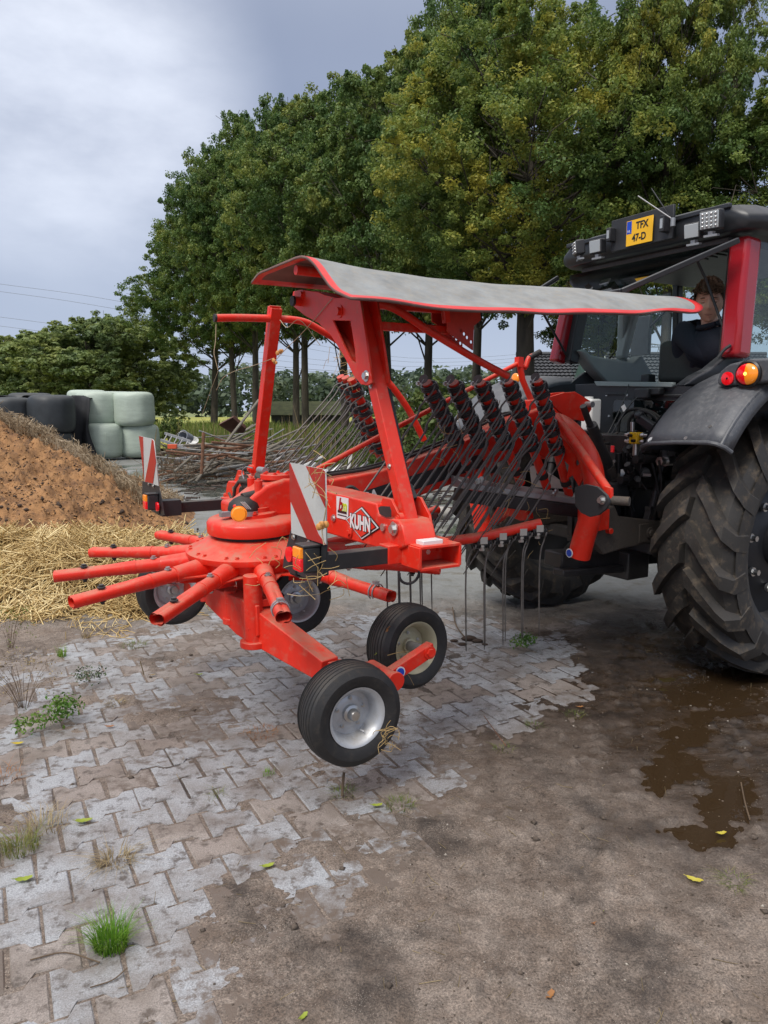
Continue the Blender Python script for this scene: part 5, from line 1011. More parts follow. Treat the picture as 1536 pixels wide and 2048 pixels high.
# --- folding posts
PB, PT = onS(829, 1090, .34), onS(713, 592, .34)
ax = (PT-PB).normalized(); g = G(); g.beam(PB, PT, .065, .06, LA); g.build('post', RED, RK, bevel=.005)
PB2, PT2 = onS(514, 952, .34), onS(549, 626, .34); g = G(); g.beam(PB2, PT2-(PT2-PB2)*.02, .062, .062, LA)
pst = g.build('post', RED, RK, bevel=.004); x_, y_, z_ = frame(PT2-PB2, LA); g = G(); g.box(PT2+z_*.01, (.033, .004, .03), (x_, y_, z_)); 
for k_ in (-1, 1): g.box(PT2+z_*.0+x_*.029*k_, (.003, .031, .03), (x_, y_, z_)); g.box(PT2+y_*.029*k_, (.031, .003, .03), (x_, y_, z_))
g.build('post_rim', RED, RK)
for p in (PB+(PT-PB)*.10, PB2+(PT2-PB2)*.05):
    g = G(); g.cyl(p-FA*.055, p-FA*.03, .026, n=18); bolt(g, p-FA*.055, -FA, .012, .012); g.build('pivot_boss', RED, RK)
gp = [(590, 584), (604, 580), (640, 585), (654, 591), (677, 597), (712, 594), (722, 590), (748, 764), (738, 770), (726, 768), (712, 752), (692, 712), (664, 668), (640, 645), (612, 630), (586, 609)]
gh = [(668, 640), (705, 641), (714, 700), (716, 728), (706, 722), (690, 690)]
o_, pp = plane2d(gp, onS, .295, LA, UP); hh = [((p-o_).dot(LA), (p-o_).dot(UP)) for p in PL(gh, onS, .295)]
flat('gusset_plate', [pp, hh], o_, LA, UP, RED, RK, .008, .002); flat('gusset_plate', [pp, hh], o_+FA*.085, LA, UP, RED, RK, .008, .002)
g = G(); e_ = PL([(586, 609), (612, 630), (640, 645), (664, 668), (692, 712), (712, 752)], onS, .295); 
for a_, b_ in zip(e_, e_[1:]): g.add([a_, b_, b_+FA*.085, a_+FA*.085], [(0, 1, 2, 3)])
go = g.build('gusset_edge', RED, RK, smooth=60); go.modifiers.new('s', 'SOLIDIFY').thickness = .006
for x, y, r, m_ in ((606, 589, .016, RED), (681, 623, .020, RED), (734, 752, .017, CHROME), (711, 592, .010, RED)):
    g = G(); bolt(g, onS(x, y, .288), -FA, r, r*1.1); g.build('bolt', m_, RK)
g = G(); pc_ = onS(588, 602, .25); g.cyl(pc_, pc_+FA*.35, .024, n=16); g.build('hinge_tube', RED, RK); g = G(); g.cyl(pc_-FA*.012, pc_, .026, n=16); g.build('tube_cap', RUB, RK)
# tubes along the right side
def tb(pts, l, r, name='guard_tube', m=RED, n=12): g = G(); g.tube(smooth_path(PL(pts, onL, l), 5), r, n); return g.build(name, m, RK)
LP = Msl(PT)[1]
tb([(735, 602), (790, 618), (862, 664), (950, 717), (1015, 752)], LP, .019)
for ya, yb, hh_ in ((606, 619, .05), (650, 661, .045)):
    a_, b_ = onL(728, ya, LP-.05), onL(900, yb, LP-.05); g = G(); g.beam(a_, b_, .03, hh_*.9); g.build('guard_bar', RED, RK, bevel=.004)
bp_ = [(882, 606), (957, 612), (960, 640), (946, 652), (944, 700), (930, 690), (905, 672), (893, 662), (893, 645), (884, 640)]
for dl in (0, -.09):
    o_, pp = plane2d(bp_, onL, LP, FA, UP); hs = []
    for cx, cy in ((920, 661), (927, 668), (933, 675), (941, 684)):
        w = onL(cx, cy, LP)-o_; hs.append(circ(w.dot(FA), w.dot(UP), .010))
    flat('canvas_bracket', [pp]+hs, o_+LA*dl, FA, UP, REDD, RK, .007, .001)
g = G(); a_, b_ = onL(889, 608, LP+.01), onL(893, 646, LP+.01); g.beam(a_, b_, .03, .03, LA); g.build('bracket_lug', RED, RK)
LQ = Msl(PT2)[1]
tb([(432, 636), (500, 636), (596, 641), (640, 660), (700, 698), (765, 752), (812, 812), (848, 880)], LQ, .021)
g = G(); a_ = onL(428, 636, LQ); g.cyl(a_, a_+FA*.012, .0225, n=14); g.build('tube_cap', RUB, RK)
# gas strut behind the right post
g = G(); a_, b_ = onS(772, 780, .42), onS(812, 975, .42); g.beam(a_, b_, .022, .045, FA); g.build('strut', BLK, RK, bevel=.003)
g = G(); c_ = onS(824, 1000, .42); g.beam(b_-(b_-a_)*.02, c_, .028, .055, FA); g.tube([c_, onS(828, 1020, .42)], .010, 8); g.build('strut_end', BLK, RK, bevel=.003)
# --- folded canvas deflector over the rake
sec = [(-.02, 2.235), (.08, 2.262), (.20, 2.262), (.33, 2.262), (.44, 2.262), (.53, 2.262), (.62, 2.250), (.70, 2.215), (.78, 2.16), (.86, 2.11), (.94, 2.085), (1.02, 2.065)]
sec2 = [(.30, 2.20), (.38, 2.22), (.47, 2.235), (.56, 2.245), (.64, 2.255), (.72, 2.26), (.79, 2.255), (.85, 2.235), (.90, 2.205), (.94, 2.175), (.97, 2.145), (.99, 2.118)]
sm = smooth_path([V((l, z, 0)) for l, z in sec], 4); sm2 = smooth_path([V((l, z, 0)) for l, z in sec2], 4); nn_ = len(sm); ns_ = 64
vs, us = [], []
for j in range(ns_+1):
    t = j/ns_; s = .05+2.21*t
    for i in range(nn_):
        p = sm[i].lerp(sm2[i], (t*t*(3-2*t))**.8)
        k = i/(nn_-1); fold = math.sin(t*9+k*3)*.005+math.sin(t*17+k*6)*.004+math.sin(t*4.2+1+k*2)*.006+math.sin(t*41+k*11)*.0018; sag = -.05*math.sin(math.pi*min(1, t*1.05))*(k > .45)*(k-.45)+.0
        near = max(0, (k-.50))*2; l = p.x+fold*near*.9; z = p.y+fold*(1-abs(k-.6))*.7+sag+-.03*near*(1-t)+.004*math.sin(t*23)*near-.055*min(1, t/.3)*(1-.55*t)*math.exp(-((k-.58)/.22)**2)
        e = max(0, t-.93)/.07; cc = 0
        rnd_end = math.sqrt(max(0, 1-(min(1, max(0, (k-.62)/.38)))**2)) if k > .62 else 1
        ss = s+.06*t-(1-rnd_end)*.20*max(0, (t-.6)/.4)-.10*max(0, (t-.8)/.2)*max(0, .45-k)
        vs.append(M(ss, l, z)); us.append((t, k))
fs = []; mi = []
for j in range(ns_):
    for i in range(nn_-1):
        fs.append((j*nn_+i, j*nn_+i+1, (j+1)*nn_+i+1, (j+1)*nn_+i)); k = (i+.5)/(nn_-1); t = (j+.5)/ns_
        mi.append(1 if (k < .05 or k > .935 or t < .022 or t > .968) else 0)
g = G(); g.add(vs, fs); g.m = mi; cv = g.build('canvas', [GREYC, REDC, UNDER, REDC], RK, smooth=0, merge=False)
cv.data.polygons.foreach_set('use_smooth', [True]*len(fs))
bm = bmesh.new(); bm.from_mesh(cv.data); up_ok = sum(f.normal.z for f in bm.faces)
if up_ok < 0: bmesh.ops.reverse_faces(bm, faces=bm.faces)
bm.to_mesh(cv.data); bm.free()
so_ = cv.modifiers.new('thick', 'SOLIDIFY'); so_.thickness = .012; so_.offset = -1; so_.material_offset = 2; so_.material_offset_rim = 1
g = G(); g.tube([M(.08, .45, 2.225), M(2.15, .45, 2.215)], .022, 12); g.build('canvas_tube', RED, RK)
g = G(); g.tube([M(.30, .45, 2.22), M(.34, LP, 2.14)], .022, 10); g.tube([M(.95, .45, 2.22), M(.98, LP, 2.14)], .022, 10); g.build('canvas_stay', RED, RK)
# --- headstock
hs_path = [(1098, 842), (1128, 853), (1158, 882), (1181, 925), (1189, 975), (1181, 1030), (1168, 1075), (1158, 1112)]
g = G(); w = smooth_path(PL(hs_path, onS, 1.92), 5); L_ = len(w)-1; g.tube(w, [.062 if i < L_*.5 else .062+.006*(i/L_-.5)*2 for i in range(L_+1)], 24); g.build('headstock_leg', RED, RK)
g = G(); w2 = [p-LA*(2*(p-OM).dot(LA)) for p in w]; g.tube(w2, .062, 20); g.build('headstock_leg', RED, RK)
hp = [(1095, 795), (1125, 786), (1147, 784), (1177, 802), (1180, 818), (1165, 842), (1130, 836), (1103, 810)]
o_, pp = plane2d(hp, onL, .06, FA, UP); w = [onL(x, y, .06)-o_ for x, y in ((1158, 816), (1166, 820))]
for dl in (.0, -.10): flat('top_link_plate', [pp]+[circ(q_.dot(FA), q_.dot(UP), .011) for q_ in w], o_+LA*dl, FA, UP, RED, RK, .012, .002)
g = G(); p = onL(1174, 809, .08); g.cyl(p-LA*.16, p+LA*.05, .020, n=16); g.build('top_link_pin', GALV, RK)
g = G(); g.prism(PL([(1060, 800), (1100, 795), (1110, 845), (1100, 920), (1060, 900)], onL, .04), -LA*.08); g.build('headstock_core', RED, RK, bevel=.008)
wp_ = [(1108, 880), (1150, 872), (1172, 950), (1160, 972), (1147, 950), (1136, 958), (1140, 930), (1120, 910)]; o_, pp = plane2d(wp_, onS, 1.90, LA, UP); q_ = onS(1157, 925, 1.90)-o_
flat('web_plate', [pp, circ(q_.dot(LA), q_.dot(UP), .018)], o_, LA, UP, RED, RK, .01)
g = G(); g.tube([onS(1112, 832, 1.80), onS(1216, 980, 1.68)], .024, 14); g.build('stay_tube', RED, RK)
g = G(); g.prism(PL([(1208, 972), (1222, 976), (1222, 1005), (1214, 1008), (1206, 990)], onS, 1.65), FA*.02); g.build('stay_lug', RED, RK, bevel=.003)
for s_ in (-.05, .07): g = G(); g.prism([M(1.95, .40+s_+.05, 1.04-.16), M(2.08, .40+s_+.05, 1.04-.15), M(2.08, .40+s_+.05, 1.04-.03), M(1.95, .40+s_+.05, 1.04-.02)], LA*.014); g.build('link_lug', RED, RK, bevel=.003)
g = G(); p = onS(1139, 1106, 1.83)+FA*0; g.cyl(p, p-FA*.003, .027, n=24); st_ = g.build('round_sticker', WHITE, RK); g = G(); g.cyl(p-FA*.0035, p-FA*.005, .021, n=24); g.build('sticker_print', BLUE, st_)
g = G(); g.prism(PL([(1000, 1005), (1052, 1012), (1056, 1038), (1040, 1042), (1012, 1030), (985, 1050), (975, 1048)], onS, 1.75), FA*.05); g.build('lower_frame', RED, RK, bevel=.006)
# --- undercarriage beam and tandem wheels
b0 = [(397, 1180), (640, 1325)]
BT = V(onY(440, 1195, 3.72)); BE = V(onY(652, 1335, 3.16)); 
g = G(); d = (BE-BT).normalized(); x, y, z = frame(d); P0 = BT-d*.06; P1 = BE+d*.02; v_ = []
for p, w, h in ((P0, .045, .05), (P0.lerp(P1, .32), .05, .095), (P0.lerp(P1, .45), .05, .09), (P1, .048, .050)): v_ += [p+x*w-y*h, p+x*w+y*h, p-x*w+y*h, p-x*w-y*h]
g.add(v_, [(i*4+k, i*4+(k+1) % 4, (i+1)*4+(k+1) % 4, (i+1)*4+k) for i in range(3) for k in range(4)]+[(3, 2, 1, 0), (12, 13, 14, 15)]); g.build('axle_beam', RED, RK, bevel=.006, seg=3)
oppP = [M(0, 2*Msl(p)[1]*0-(Msl(p)[1]), Msl(p)[2]) for p in (P0, P1)]
pivc = M(.02, .16, .66)
LBt, LBe = M(Msl(BT)[0], -Msl(BT)[1]+.16, Msl(BT)[2]), M(Msl(BE)[0]+.1, -Msl(BE)[1]+.10, Msl(BE)[2]+.03)
g = G(); g.beam(BT-d*.10, LBe, .09, .12); g.build('axle_beam', RED, RK, bevel=.006, seg=3)
# hangers under the rotor
for (px, py0, py1, Y, r) in ((460, 1180, 1246, 3.62, .030), (505, 1150, 1292, 3.45, .045)):
    a_, b_ = onY(px, py0, Y), onY(px+4, py1, Y); g = G(); g.cyl(a_, b_, r, n=20); g.lathe([(r*1.5, 0), (r*1.5, .03), (r, .03)], b_, UP, 20); g.build('king_pin', RED, RK, bevel=.003)
g = G(); g.prism([onY(450, 1195, 3.6), onY(520, 1200, 3.44), onY(520, 1215, 3.44), onY(450, 1208, 3.6)], FA*.12); g.prism([onY(478, 1200, 3.52), onY(512, 1212, 3.40), onY(516, 1272, 3.40), onY(492, 1280, 3.46)], FA*.02); g.build('beam_saddle', RED, RK, bevel=.004)
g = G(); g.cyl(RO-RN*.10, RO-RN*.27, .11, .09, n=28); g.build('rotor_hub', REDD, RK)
g = G(); g.lathe([(.12, 0), (.14, .015), (.14, .03), (.10, .04)], RO-RN*.26, RN, 28); g.build('hub_ring', MACH, RK)
for k in range(4):
    g = G(); p = onY(499+8*(k % 2), 1225+16*k, 3.42); bolt(g, p, -FA, .010, .010); g.build('bolt', RED, RK)
def ribtyre(c, ax, R_, w, label, hubmat=RIM, hubshow=True):
    wl_ = bpy.data.objects.new('wheel', None); link(wl_, RK, c); wl_['label'] = label; ax = V(ax).normalized(); hw = w/2
    prof = [(.113, -hw*.72), (.125, -hw*.82), (.150, -hw*.98), (.175, -hw*1.0), (R_-.022, -hw*.90), (R_-.008, -hw*.80)]
    nrib = 7; tw = hw*.78
    for i in range(nrib):
        a0 = -tw+2*tw*i/nrib; a1 = a0+2*tw/nrib; cr_ = lambda q: R_-.012*(q/tw)**2
        prof += [(cr_(a0)-.007, a0+.001), (cr_(a0), a0+.0035), (cr_(a1), a1-.0035), (cr_(a1)-.007, a1-.001)]
    prof += [(R_-.008, hw*.80), (R_-.022, hw*.90), (.175, hw*1.0), (.150, hw*.98), (.125, hw*.82), (.113, hw*.72)]
    g = G(); g.lathe(prof, c, ax, 64, cap=False); tyre = g.build('tyre', RUB, wl_, smooth=30)
    g = G(); g.lathe([(.100, -.06), (.118, -hw*.80), (.122, -hw*.86), (.108, -hw*.80), (.098, -hw*.5), (.092, -.02), (.092, .02), (.100, hw*.45), (.104, hw*.62), (.112, hw*.74), (.121, hw*.86), (.126, hw*.87), (.124, hw*.80), (.116, hw*.72)], c, ax, 48, cap=False); g.build('rim', hubmat, wl_)
    g = G(); g.lathe([(.098, .0), (.085, -.006), (.06, .004), (.05, .006), (.0, .006)], c+ax*.0, ax, 40); g.build('disc', hubmat, wl_)
    g = G(); g.lathe([(.038, .0), (.036, .018), (.025, .022), (.024, .042), (.019, .050), (0, .052)], c+ax*.004, ax, 28); g.build('hub', CHROME if hubmat is RIM else hubmat, wl_)
    x, y, _ = frame(ax)
    for k in range(5):
        g = G(); a = k*1.2566+.3; bolt(g, c+ax*.004+(x*math.cos(a)+y*math.sin(a))*.062, ax, .0055, .010); g.build('wheel_nut', CHROME, wl_)
    g = G(); a = -1.1; p = c+ax*.02+(x*math.cos(a)+y*math.sin(a))*.088; g.tube([p, p+ax*.03+(x*math.cos(a)+y*math.sin(a))*-.008], .003, 6); g.build('valve', WHITE, wl_)
    return wl_
cA = onY(699, 1424, 2.93); cB = onY(815, 1290, 3.50); axw = (LA*1.0-FA*.04).normalized()
axA = (LA-FA*.0).normalized(); axB = (LA+FA*.10+UP*.05).normalized()
cC = onY(589, 1195, 4.10); cD = onY(345, 1178, 4.28)
ribtyre(cA, axA, .212, .165, 'nearest wheel with clean silver rim'); ribtyre(cB, axB, .205, .165, 'wheel with a dusty cream disc beside the labelled red arm', CREAM)
ribtyre(cC, LA, .205, .16, 'dark wheel in shade under the rotor'); ribtyre(cD, LA, .205, .16, 'wheel half hidden behind the rotor arms by the straw')
# tandem arm to B: outer arm with sticker
a0 = onY(789, 1345, 3.18); a1 = onY(853, 1302, 3.30)
g = G(); dd = (a1-a0).normalized(); g.beam(a0-dd*.05, a1+dd*.03, .045, .062); g.build('tandem_arm', RED, RK, bevel=.004)
g = G(); g.cyl(a1, cB, .024, n=16); g.build('stub_axle', GALV, RK); g = G(); nr2 = LA; bolt(g, a1+LA*.026+UP*.0, LA, .020, .016); g.build('axle_nut', RED, RK)
g = G(); pv = onY(772, 1352, 3.14); g.cyl(pv-LA*.13, pv+LA*.07, .036, n=20); g.lathe([(.0, 0), (.042, 0), (.042, .02), (0, .02)], pv+LA*.065, LA, 20); g.build('tandem_pivot', RED, RK, bevel=.003)
g = G(); g.beam(pv-LA*.05, BE, .06, .07); g.beam(pv-LA*.02, cA-axA*.13, .05, .06); g.build('tandem_arm', RED, RK, bevel=.004)
g = G(); g.cyl(cA-axA*.14, cA, .022, n=14); g.build('stub_axle', GALV, RK)
p = a0.lerp(a1, .02)+LA*.0235+dd*.012; g = G(); g.cyl(p, p+LA*.002, .026, n=24); st_ = g.build('round_sticker', WHITE, RK); g = G(); g.cyl(p+LA*.0025, p+LA*.004, .020, n=24); s2 = g.build('sticker_print', BLUE, st_); 
g = G(); g.beam(cC-LA*.10, cD-LA*.10, .05, .06); g.beam(cC-LA*.10, cC, .04, .04); g.beam(cD-LA*.10, cD, .04, .04); g.build('tandem_arm', RED, RK, bevel=.004)
g = G(); g.beam(cC.lerp(cD, .5)-LA*.10, BT-d*.1, .07, .08); g.build('tandem_arm', RED, RK, bevel=.004)
# hydraulic latch on the far bracket
g = G(); p = [onS(x, y, .22) for x, y in ((487, 955), (492, 968), (503, 972), (515, 966), (520, 950))]; g.tube(smooth_path(p, 4), [.03]*17, 12); lt = g.build('latch_hook', MUDM, RK, smooth=60)
g = G(); g.ball(onS(486, 985, .22), .05, 14, 10, (FA, LA, UP), (.4, 1, .9)); g.build('latch_cam', MUDM, RK)
g = G(); g.tube(PL([(466, 1005), (470, 975), (478, 963), (496, 962)], onS, .18), .011, 8); g.tube(PL([(466, 1003), (458, 986)], onS, .18), .009, 8); g.build('latch_lever', MUDM, RK)
g = G(); g.tube(smooth_path(PL([(488, 958), (484, 944), (492, 934), (505, 936)], onS, .2), 4), .004, 6); g.build('cable', GALV, RK)
g = G(); c_ = onS(524, 941, .2); g.cyl(c_-LA*.04, c_+LA*.05, .02, n=14); g.build('latch_pin', GALV, RK)
# baler twine and wilted straw caught on the frame
tw = mat('twine', (.42, .34, .22), .8); tw2 = mat('orange_leafbit', (.55, .26, .07), .7)
for nm, pts, f, k, r in (('twine', [(432, 648), (431, 680), (428, 705), (431, 720), (436, 740)], onL, LQ, .0022), ('twine', [(433, 780), (446, 756), (470, 742), (510, 730), (548, 716)], onS, .30, .0020),
                         ('twine', [(548, 724), (570, 700), (610, 660), (665, 596)], onS, .28, .0018), ('twine', [(436, 742), (420, 785), (404, 830)], onS, .30, .0018), ('twine', [(574, 1188), (600, 1192), (640, 1188)], onY, 3.0, .002),
                         ('twine', [(655, 1000), (648, 1040), (644, 1062), (648, 1090)], onS, sR-.03, .0025), ('twine', [(560, 640), (575, 655), (600, 640), (640, 690)], onS, .3, .0018), ('twine', [(1000, 800), (990, 850), (1010, 900)], onL, .3, .002)):
    g = G(); g.tube(smooth_path(PL(pts, f, k), 5), r, 5); g.build(nm, tw, RK)
for (x, y, s_) in ((561, 703, .30), (548, 723, .30), (645, 1050, sR-.03)):
    c_ = onS(x, y, s_-.01); g = G()
    for q in range(5): g.ball(c_+V((rnd.gauss(0, .008), rnd.gauss(0, .008), rnd.gauss(0, .010))), rnd.uniform(.006, .012), 6, 4, sc=(1, .5, 1.2))
    g.build('withered_leaf', tw2, RK)
# straw wisps caught on tyres and hubs
def wisps(c, r, n, ln, seed, par=RK):
    R_ = random.Random(seed); g = G()
    for i in range(n):
        p = c+V((R_.gauss(0, r), R_.gauss(0, r*.6), R_.gauss(0, r))); d = V((R_.gauss(0, 1), R_.gauss(0, .6), R_.gauss(0, 1))).normalized()*ln*R_.uniform(.4, 1); g.tube(smooth_path([p-d, p+V((R_.gauss(0, .01), 0, R_.gauss(0, .01))), p+d], 3), .0013, 4)
    o = g.build('caught_straw', STRAWM, par, smooth=0, merge=False); o['kind'] = 'stuff'
wisps(onS(630, 1140, sR-.06), .04, 18, .05, 1); wisps(onY(640, 1180, 3.0), .05, 8, .06, 2); wisps(onY(782, 1480, 2.83), .025, 16, .045, 3); wisps(onY(690, 715, 4.9), .05, 26, .07, 4); wisps(onY(716, 752, 4.8), .04, 24, .05, 5)
wisps(onY(1060, 1060, 4.35), .08, 16, .06, 6); wisps(onY(905, 880, 4.0), .06, 8, .06, 7); wisps(onY(990, 1010, 4.3), .16, 14, .08, 8); wisps(onY(810, 1330, 3.3), .04, 10, .05, 9); wisps(onS(645, 965, sR-.02), .03, 14, .05, 10)
wisps(onY(545, 1120, 3.1), .06, 10, .06, 11)


for k_, (dl, dz) in enumerate(((.03, .16), (-.02, .165), (-.06, .15))):
    g = G(); g.tube(smooth_path([M(.40, dl, 1.12+dz*.8), M(.75, dl+.01, 1.165+dz*.75), M(1.25, dl, 1.29+dz*.78), M(1.7, dl+.02, 1.44+dz*.85), M(2.05, dl+.05, 1.50+.03*k_), M(2.4, .10+dl, 1.38+.03*k_), M(2.62, .15+dl, 1.42)], 5), .009, 8); g.build('hydraulic_hose', RUB, RK)
for q in ((.30, .08), (.62, .11), (.9, -.02)):
    p = PB.lerp(PT, q[0])-FA*.033; g = G(); bolt(g, p, -FA, .008, .008); g.build('bolt', CHROME, RK)
# ================================================================== TRACTOR
TS, TR = 2.97, .80                       # rear axle place along the machine line, tyre radius
TT = thing('tractor', 'dark grey tractor with red cab pillars backed up to the hay rake, rear window open', 'tractor', M(TS, 0, 0))
def lugtyre(cen, R_, w, nl, sgn, rim_r, name='wheel', lab=None):
    """drive tyre with staggered chevron lugs; cen = centre, outward side = LA*sgn"""
    wh = bpy.data.objects.new(name, None); link(wh, TT, cen)
    if lab: wh['label'] = lab
    hw = w/2; lh = .055; rc_ = R_-lh; out_ = LA*sgn
    def P(a, l, r): return cen+LA*l+(-FA*math.cos(a)+UP*math.sin(a))*r
    def crown(l): q = abs(l)/hw; return rc_-.018*q*q-(.05*max(0, q-.82)/.18 if q > .82 else 0)
    prof = [(rim_r, -hw*.80), (rim_r+.03, -hw*.93), (rim_r+.09, -hw*1.02), (rim_r+.18, -hw*1.03), (rc_-.085, -hw*1.0)]
    prof += [(crown(l), l) for l in np.linspace(-hw*.97, hw*.97, 15)]+[(rc_-.085, hw*1.0), (rim_r+.18, hw*1.03), (rim_r+.09, hw*1.02), (rim_r+.03, hw*.93), (rim_r, hw*.80)]
    g = G(); g.lathe(prof, cen, LA, 96, cap=False)
    st = 7
    for k in range(nl):
        for sd in (-1, 1):
            a0 = 2*math.pi*(k+(.5 if sd > 0 else 0))/nl; vs = []
            for j in range(st+1):
                u = j/st; l = sd*(.012+u*(hw*1.04-.012)); a = a0-u**1.15*.40; th = (.037+.014*(1-u)+.010*(u > .9))/R_
                if u < .96: r1 = R_-.030*u**4-.004*abs(math.sin(k*2.1+j)); r0 = crown(l)-.02
                else: r1 = R_-.10; r0 = rc_-.16
                if j == st-1: r1 = R_-.02
                for aa, rr in ((a-th*1.35, r0), (a-th, r1), (a+th, r1), (a+th*1.35, r0)): vs.append(P(aa, l, rr))
            fs = [(j*4+q, j*4+q+1, (j+1)*4+q+1, (j+1)*4+q) for j in range(st) for q in range(3)]+[(0, 3, 2, 1), (st*4, st*4+1, st*4+2, st*4+3)]
            g.add(vs, fs)
    g.build('tyre', BRUB, wh, smooth=32, merge=False)
    g = G(); g.lathe([(rim_r-.01, -hw*.8), (rim_r+.012, -hw*.84), (rim_r+.012, -hw*.78), (rim_r-.03, -hw*.6), (rim_r-.05, 0), (rim_r-.03, hw*.6), (rim_r+.012, hw*.78), (rim_r+.012, hw*.84), (rim_r-.01, hw*.8)], cen, LA, 64, cap=False); g.build('rim', BLK, wh)
    g = G(); g.lathe([(rim_r-.05, 0), (rim_r*.6, .02), (rim_r*.5, .06), (.14, .07), (.13, .16), (.09, .19), (0, .19)], cen, out_, 48, cap=False); g.build('disc', BLK, wh)
    for k in range(8):
        a = k*math.pi/4+.2; g = G(); p = cen+out_*.065+(-FA*math.cos(a)+UP*math.sin(a))*(rim_r*.55); bolt(g, p, out_, .018, .05); g.build('wheel_nut', CHROME, wh)
    return wh
lugtyre(M(TS, .975, TR), TR, .50, 18, 1, .50, lab='nearest rear wheel with mud caked chevron lugs')
lugtyre(M(TS, -.975, TR), TR, .50, 18, -1, .50, lab='far rear wheel in shadow')
for sd in (1, -1): lugtyre(M(TS+2.5, .90*sd, .60), .60, .42, 18, sd, .36)
# rear axle, gearbox block and chassis
g = G(); g.cyl(M(TS, -.75, TR), M(TS, .75, TR), .13, n=24); g.build('rear_axle', MACH, TT)
g = G(); g.box(M(TS+.05, 0, .86), (.42, .26, .28)); g.box(M(TS+1.3, 0, .85), (1.2, .20, .22)); g.box(M(TS+.02, 0, 1.22), (.40, .36, .14)); g.build('gearbox', MACH, TT, bevel=.02)
g = G(); g.box(M(TS+2.3, 0, 1.35), (1.1, .32, .32)); g.build('hood', CABRED, TT, bevel=.08, seg=4)
g = G(); g.box(M(TS+2.3, 0, .95), (1.0, .22, .18)); g.cyl(M(TS+2.5, -.8, .6), M(TS+2.5, .8, .6), .08, n=14); g.build('engine_block', MACH, TT, bevel=.02)
# cab rear wall: lower dark panel with tinted window
CS = 2.86
def rearplate(name, px, m, k=CS, th=.03, par=TT, bev=.004):
    o_, pp = plane2d(px, onS, k, LA, UP); return flat(name, [pp], o_, LA, UP, m, par, th, bev)
rearplate('rear_panel', [(1158, 770), (1205, 768), (1345, 771), (1440, 775), (1440, 940), (1380, 960), (1200, 960), (1160, 935)], ROOFP)
rearplate('sill_rail', [(1196, 764), (1350, 766), (1350, 773), (1200, 771)], CABG, CS-.03, .03)
rearplate('panel_rib', [(1213, 787), (1250, 787), (1252, 789), (1213, 789)], BLK, CS-.035, .01); rearplate('panel_rib', [(1300, 789), (1365, 790), (1365, 793), (1300, 792)], BLK, CS-.035, .01)
wpx = [(1228, 803), (1233, 799), (1395, 803), (1395, 868), (1340, 866), (1290, 872), (1245, 872), (1232, 860), (1227, 835)]
rearplate('lower_window', wpx, GLASSD, CS-.036, .006)
g = G(); w_ = PL(wpx+[wpx[0]], onS, CS-.04); g.tube(w_, .007, 6, cap=False); g.build('window_seal', RUB, TT)
for x, y in ((1214, 790), (1255, 790), (1322, 791), (1362, 792), (1219, 832), (1221, 874), (1208, 874)):
    g = G(); p = onS(x, y, CS-.031); bolt(g, p, -FA, .009, .008); g.build('rivet', CHROME, TT)
text('LT', .07, onS(1345, 826, CS-.045), LA, UP, GALV, TT, .001, .001)
# camera like socket block and work wiring under the sill
g = G(); g.box(onS(1290, 787, CS-.08), (.045, .06, .035)); g.box(onS(1312, 783, CS-.07), (.03, .05, .025)); g.cyl(onS(1276, 793, CS-.12), onS(1290, 787, CS-.06), .022, n=12); g.build('connector_block', BLK, TT, bevel=.01)
def hose(px, s0, s1, r, name='hose', m=RUB, par=TT):
    n = len(px); w = [onS(x, y, s0+(s1-s0)*i/(n-1)) for i, (x, y) in enumerate(px)]; g = G(); g.tube(smooth_path(w, 6), r, 8); return g.build(name, m, par)
hose([(1275, 794), (1258, 812), (1240, 840), (1222, 870), (1208, 886)], CS-.12, CS-.35, .0055, 'cable', BLK)
hose([(1258, 768), (1248, 800), (1232, 835), (1215, 868), (1200, 888)], CS-.06, CS-.35, .004, 'cable', BLK)
hose([(1202, 885), (1218, 877), (1236, 865)], CS-.36, CS-.30, .008, 'plug_rod', MUDM)
hose([(1257, 862), (1259, 840), (1272, 826), (1290, 822), (1308, 832), (1322, 848), (1345, 862)], CS-.16, CS-.2, .012)
hose([(1236, 868), (1240, 838), (1256, 822), (1280, 818), (1310, 828), (1335, 852)], CS-.12, CS-.16, .011)
hose([(1232, 866), (1250, 868), (1264, 869)], CS-.14, CS-.18, .009)
g = G(); g.box(onS(1248, 816, CS-.17), (.002, .016, .020), ((FA), (LA*.8+UP*.5).normalized(), (UP*.8-LA*.5).normalized())); g.build('paper_tag', WHITE, TT)
vb = onS(1272, 876, 2.43); g = G(); g.box(vb, (.03, .030, .036)); v_ = g.build('valve_block', YST, TT, bevel=.004)
g = G()
for dz in (-.022, .018): g.cyl(vb+UP*dz-LA*.085, vb+UP*dz+LA*.09, .010, n=12); g.cyl(vb+UP*dz+LA*.045, vb+UP*dz+LA*.065, .016, n=8); g.cyl(vb+UP*dz-LA*.065, vb+UP*dz-LA*.045, .016, n=8)
g.cyl(vb-UP*.03, vb-UP*.11, .018, n=10); g.tube([vb+UP*.04-LA*.03, vb+UP*.10-LA*.032], .014, 10); g.build('valve_fitting', CHROME, v_)
for dx_, dz in ((-.012, .016), (.014, -.016)): g = G(); g.cyl(vb-FA*.03+LA*dx_+UP*dz, vb-FA*.055+LA*dx_+UP*dz, .010, n=10); g.build('valve_knob', INK, v_)
# white oil canister by the top link
g = G(); g.box(onS(1182, 830, 2.55), (.05, .05, .11)); cn = g.build('white_canister', WOODW, TT, bevel=.015, seg=3); g = G(); p = onS(1178, 796, 2.55); g.cyl(p-UP*.02, p+UP*.01, .03, n=16); g.build('cap', WOODW, cn)
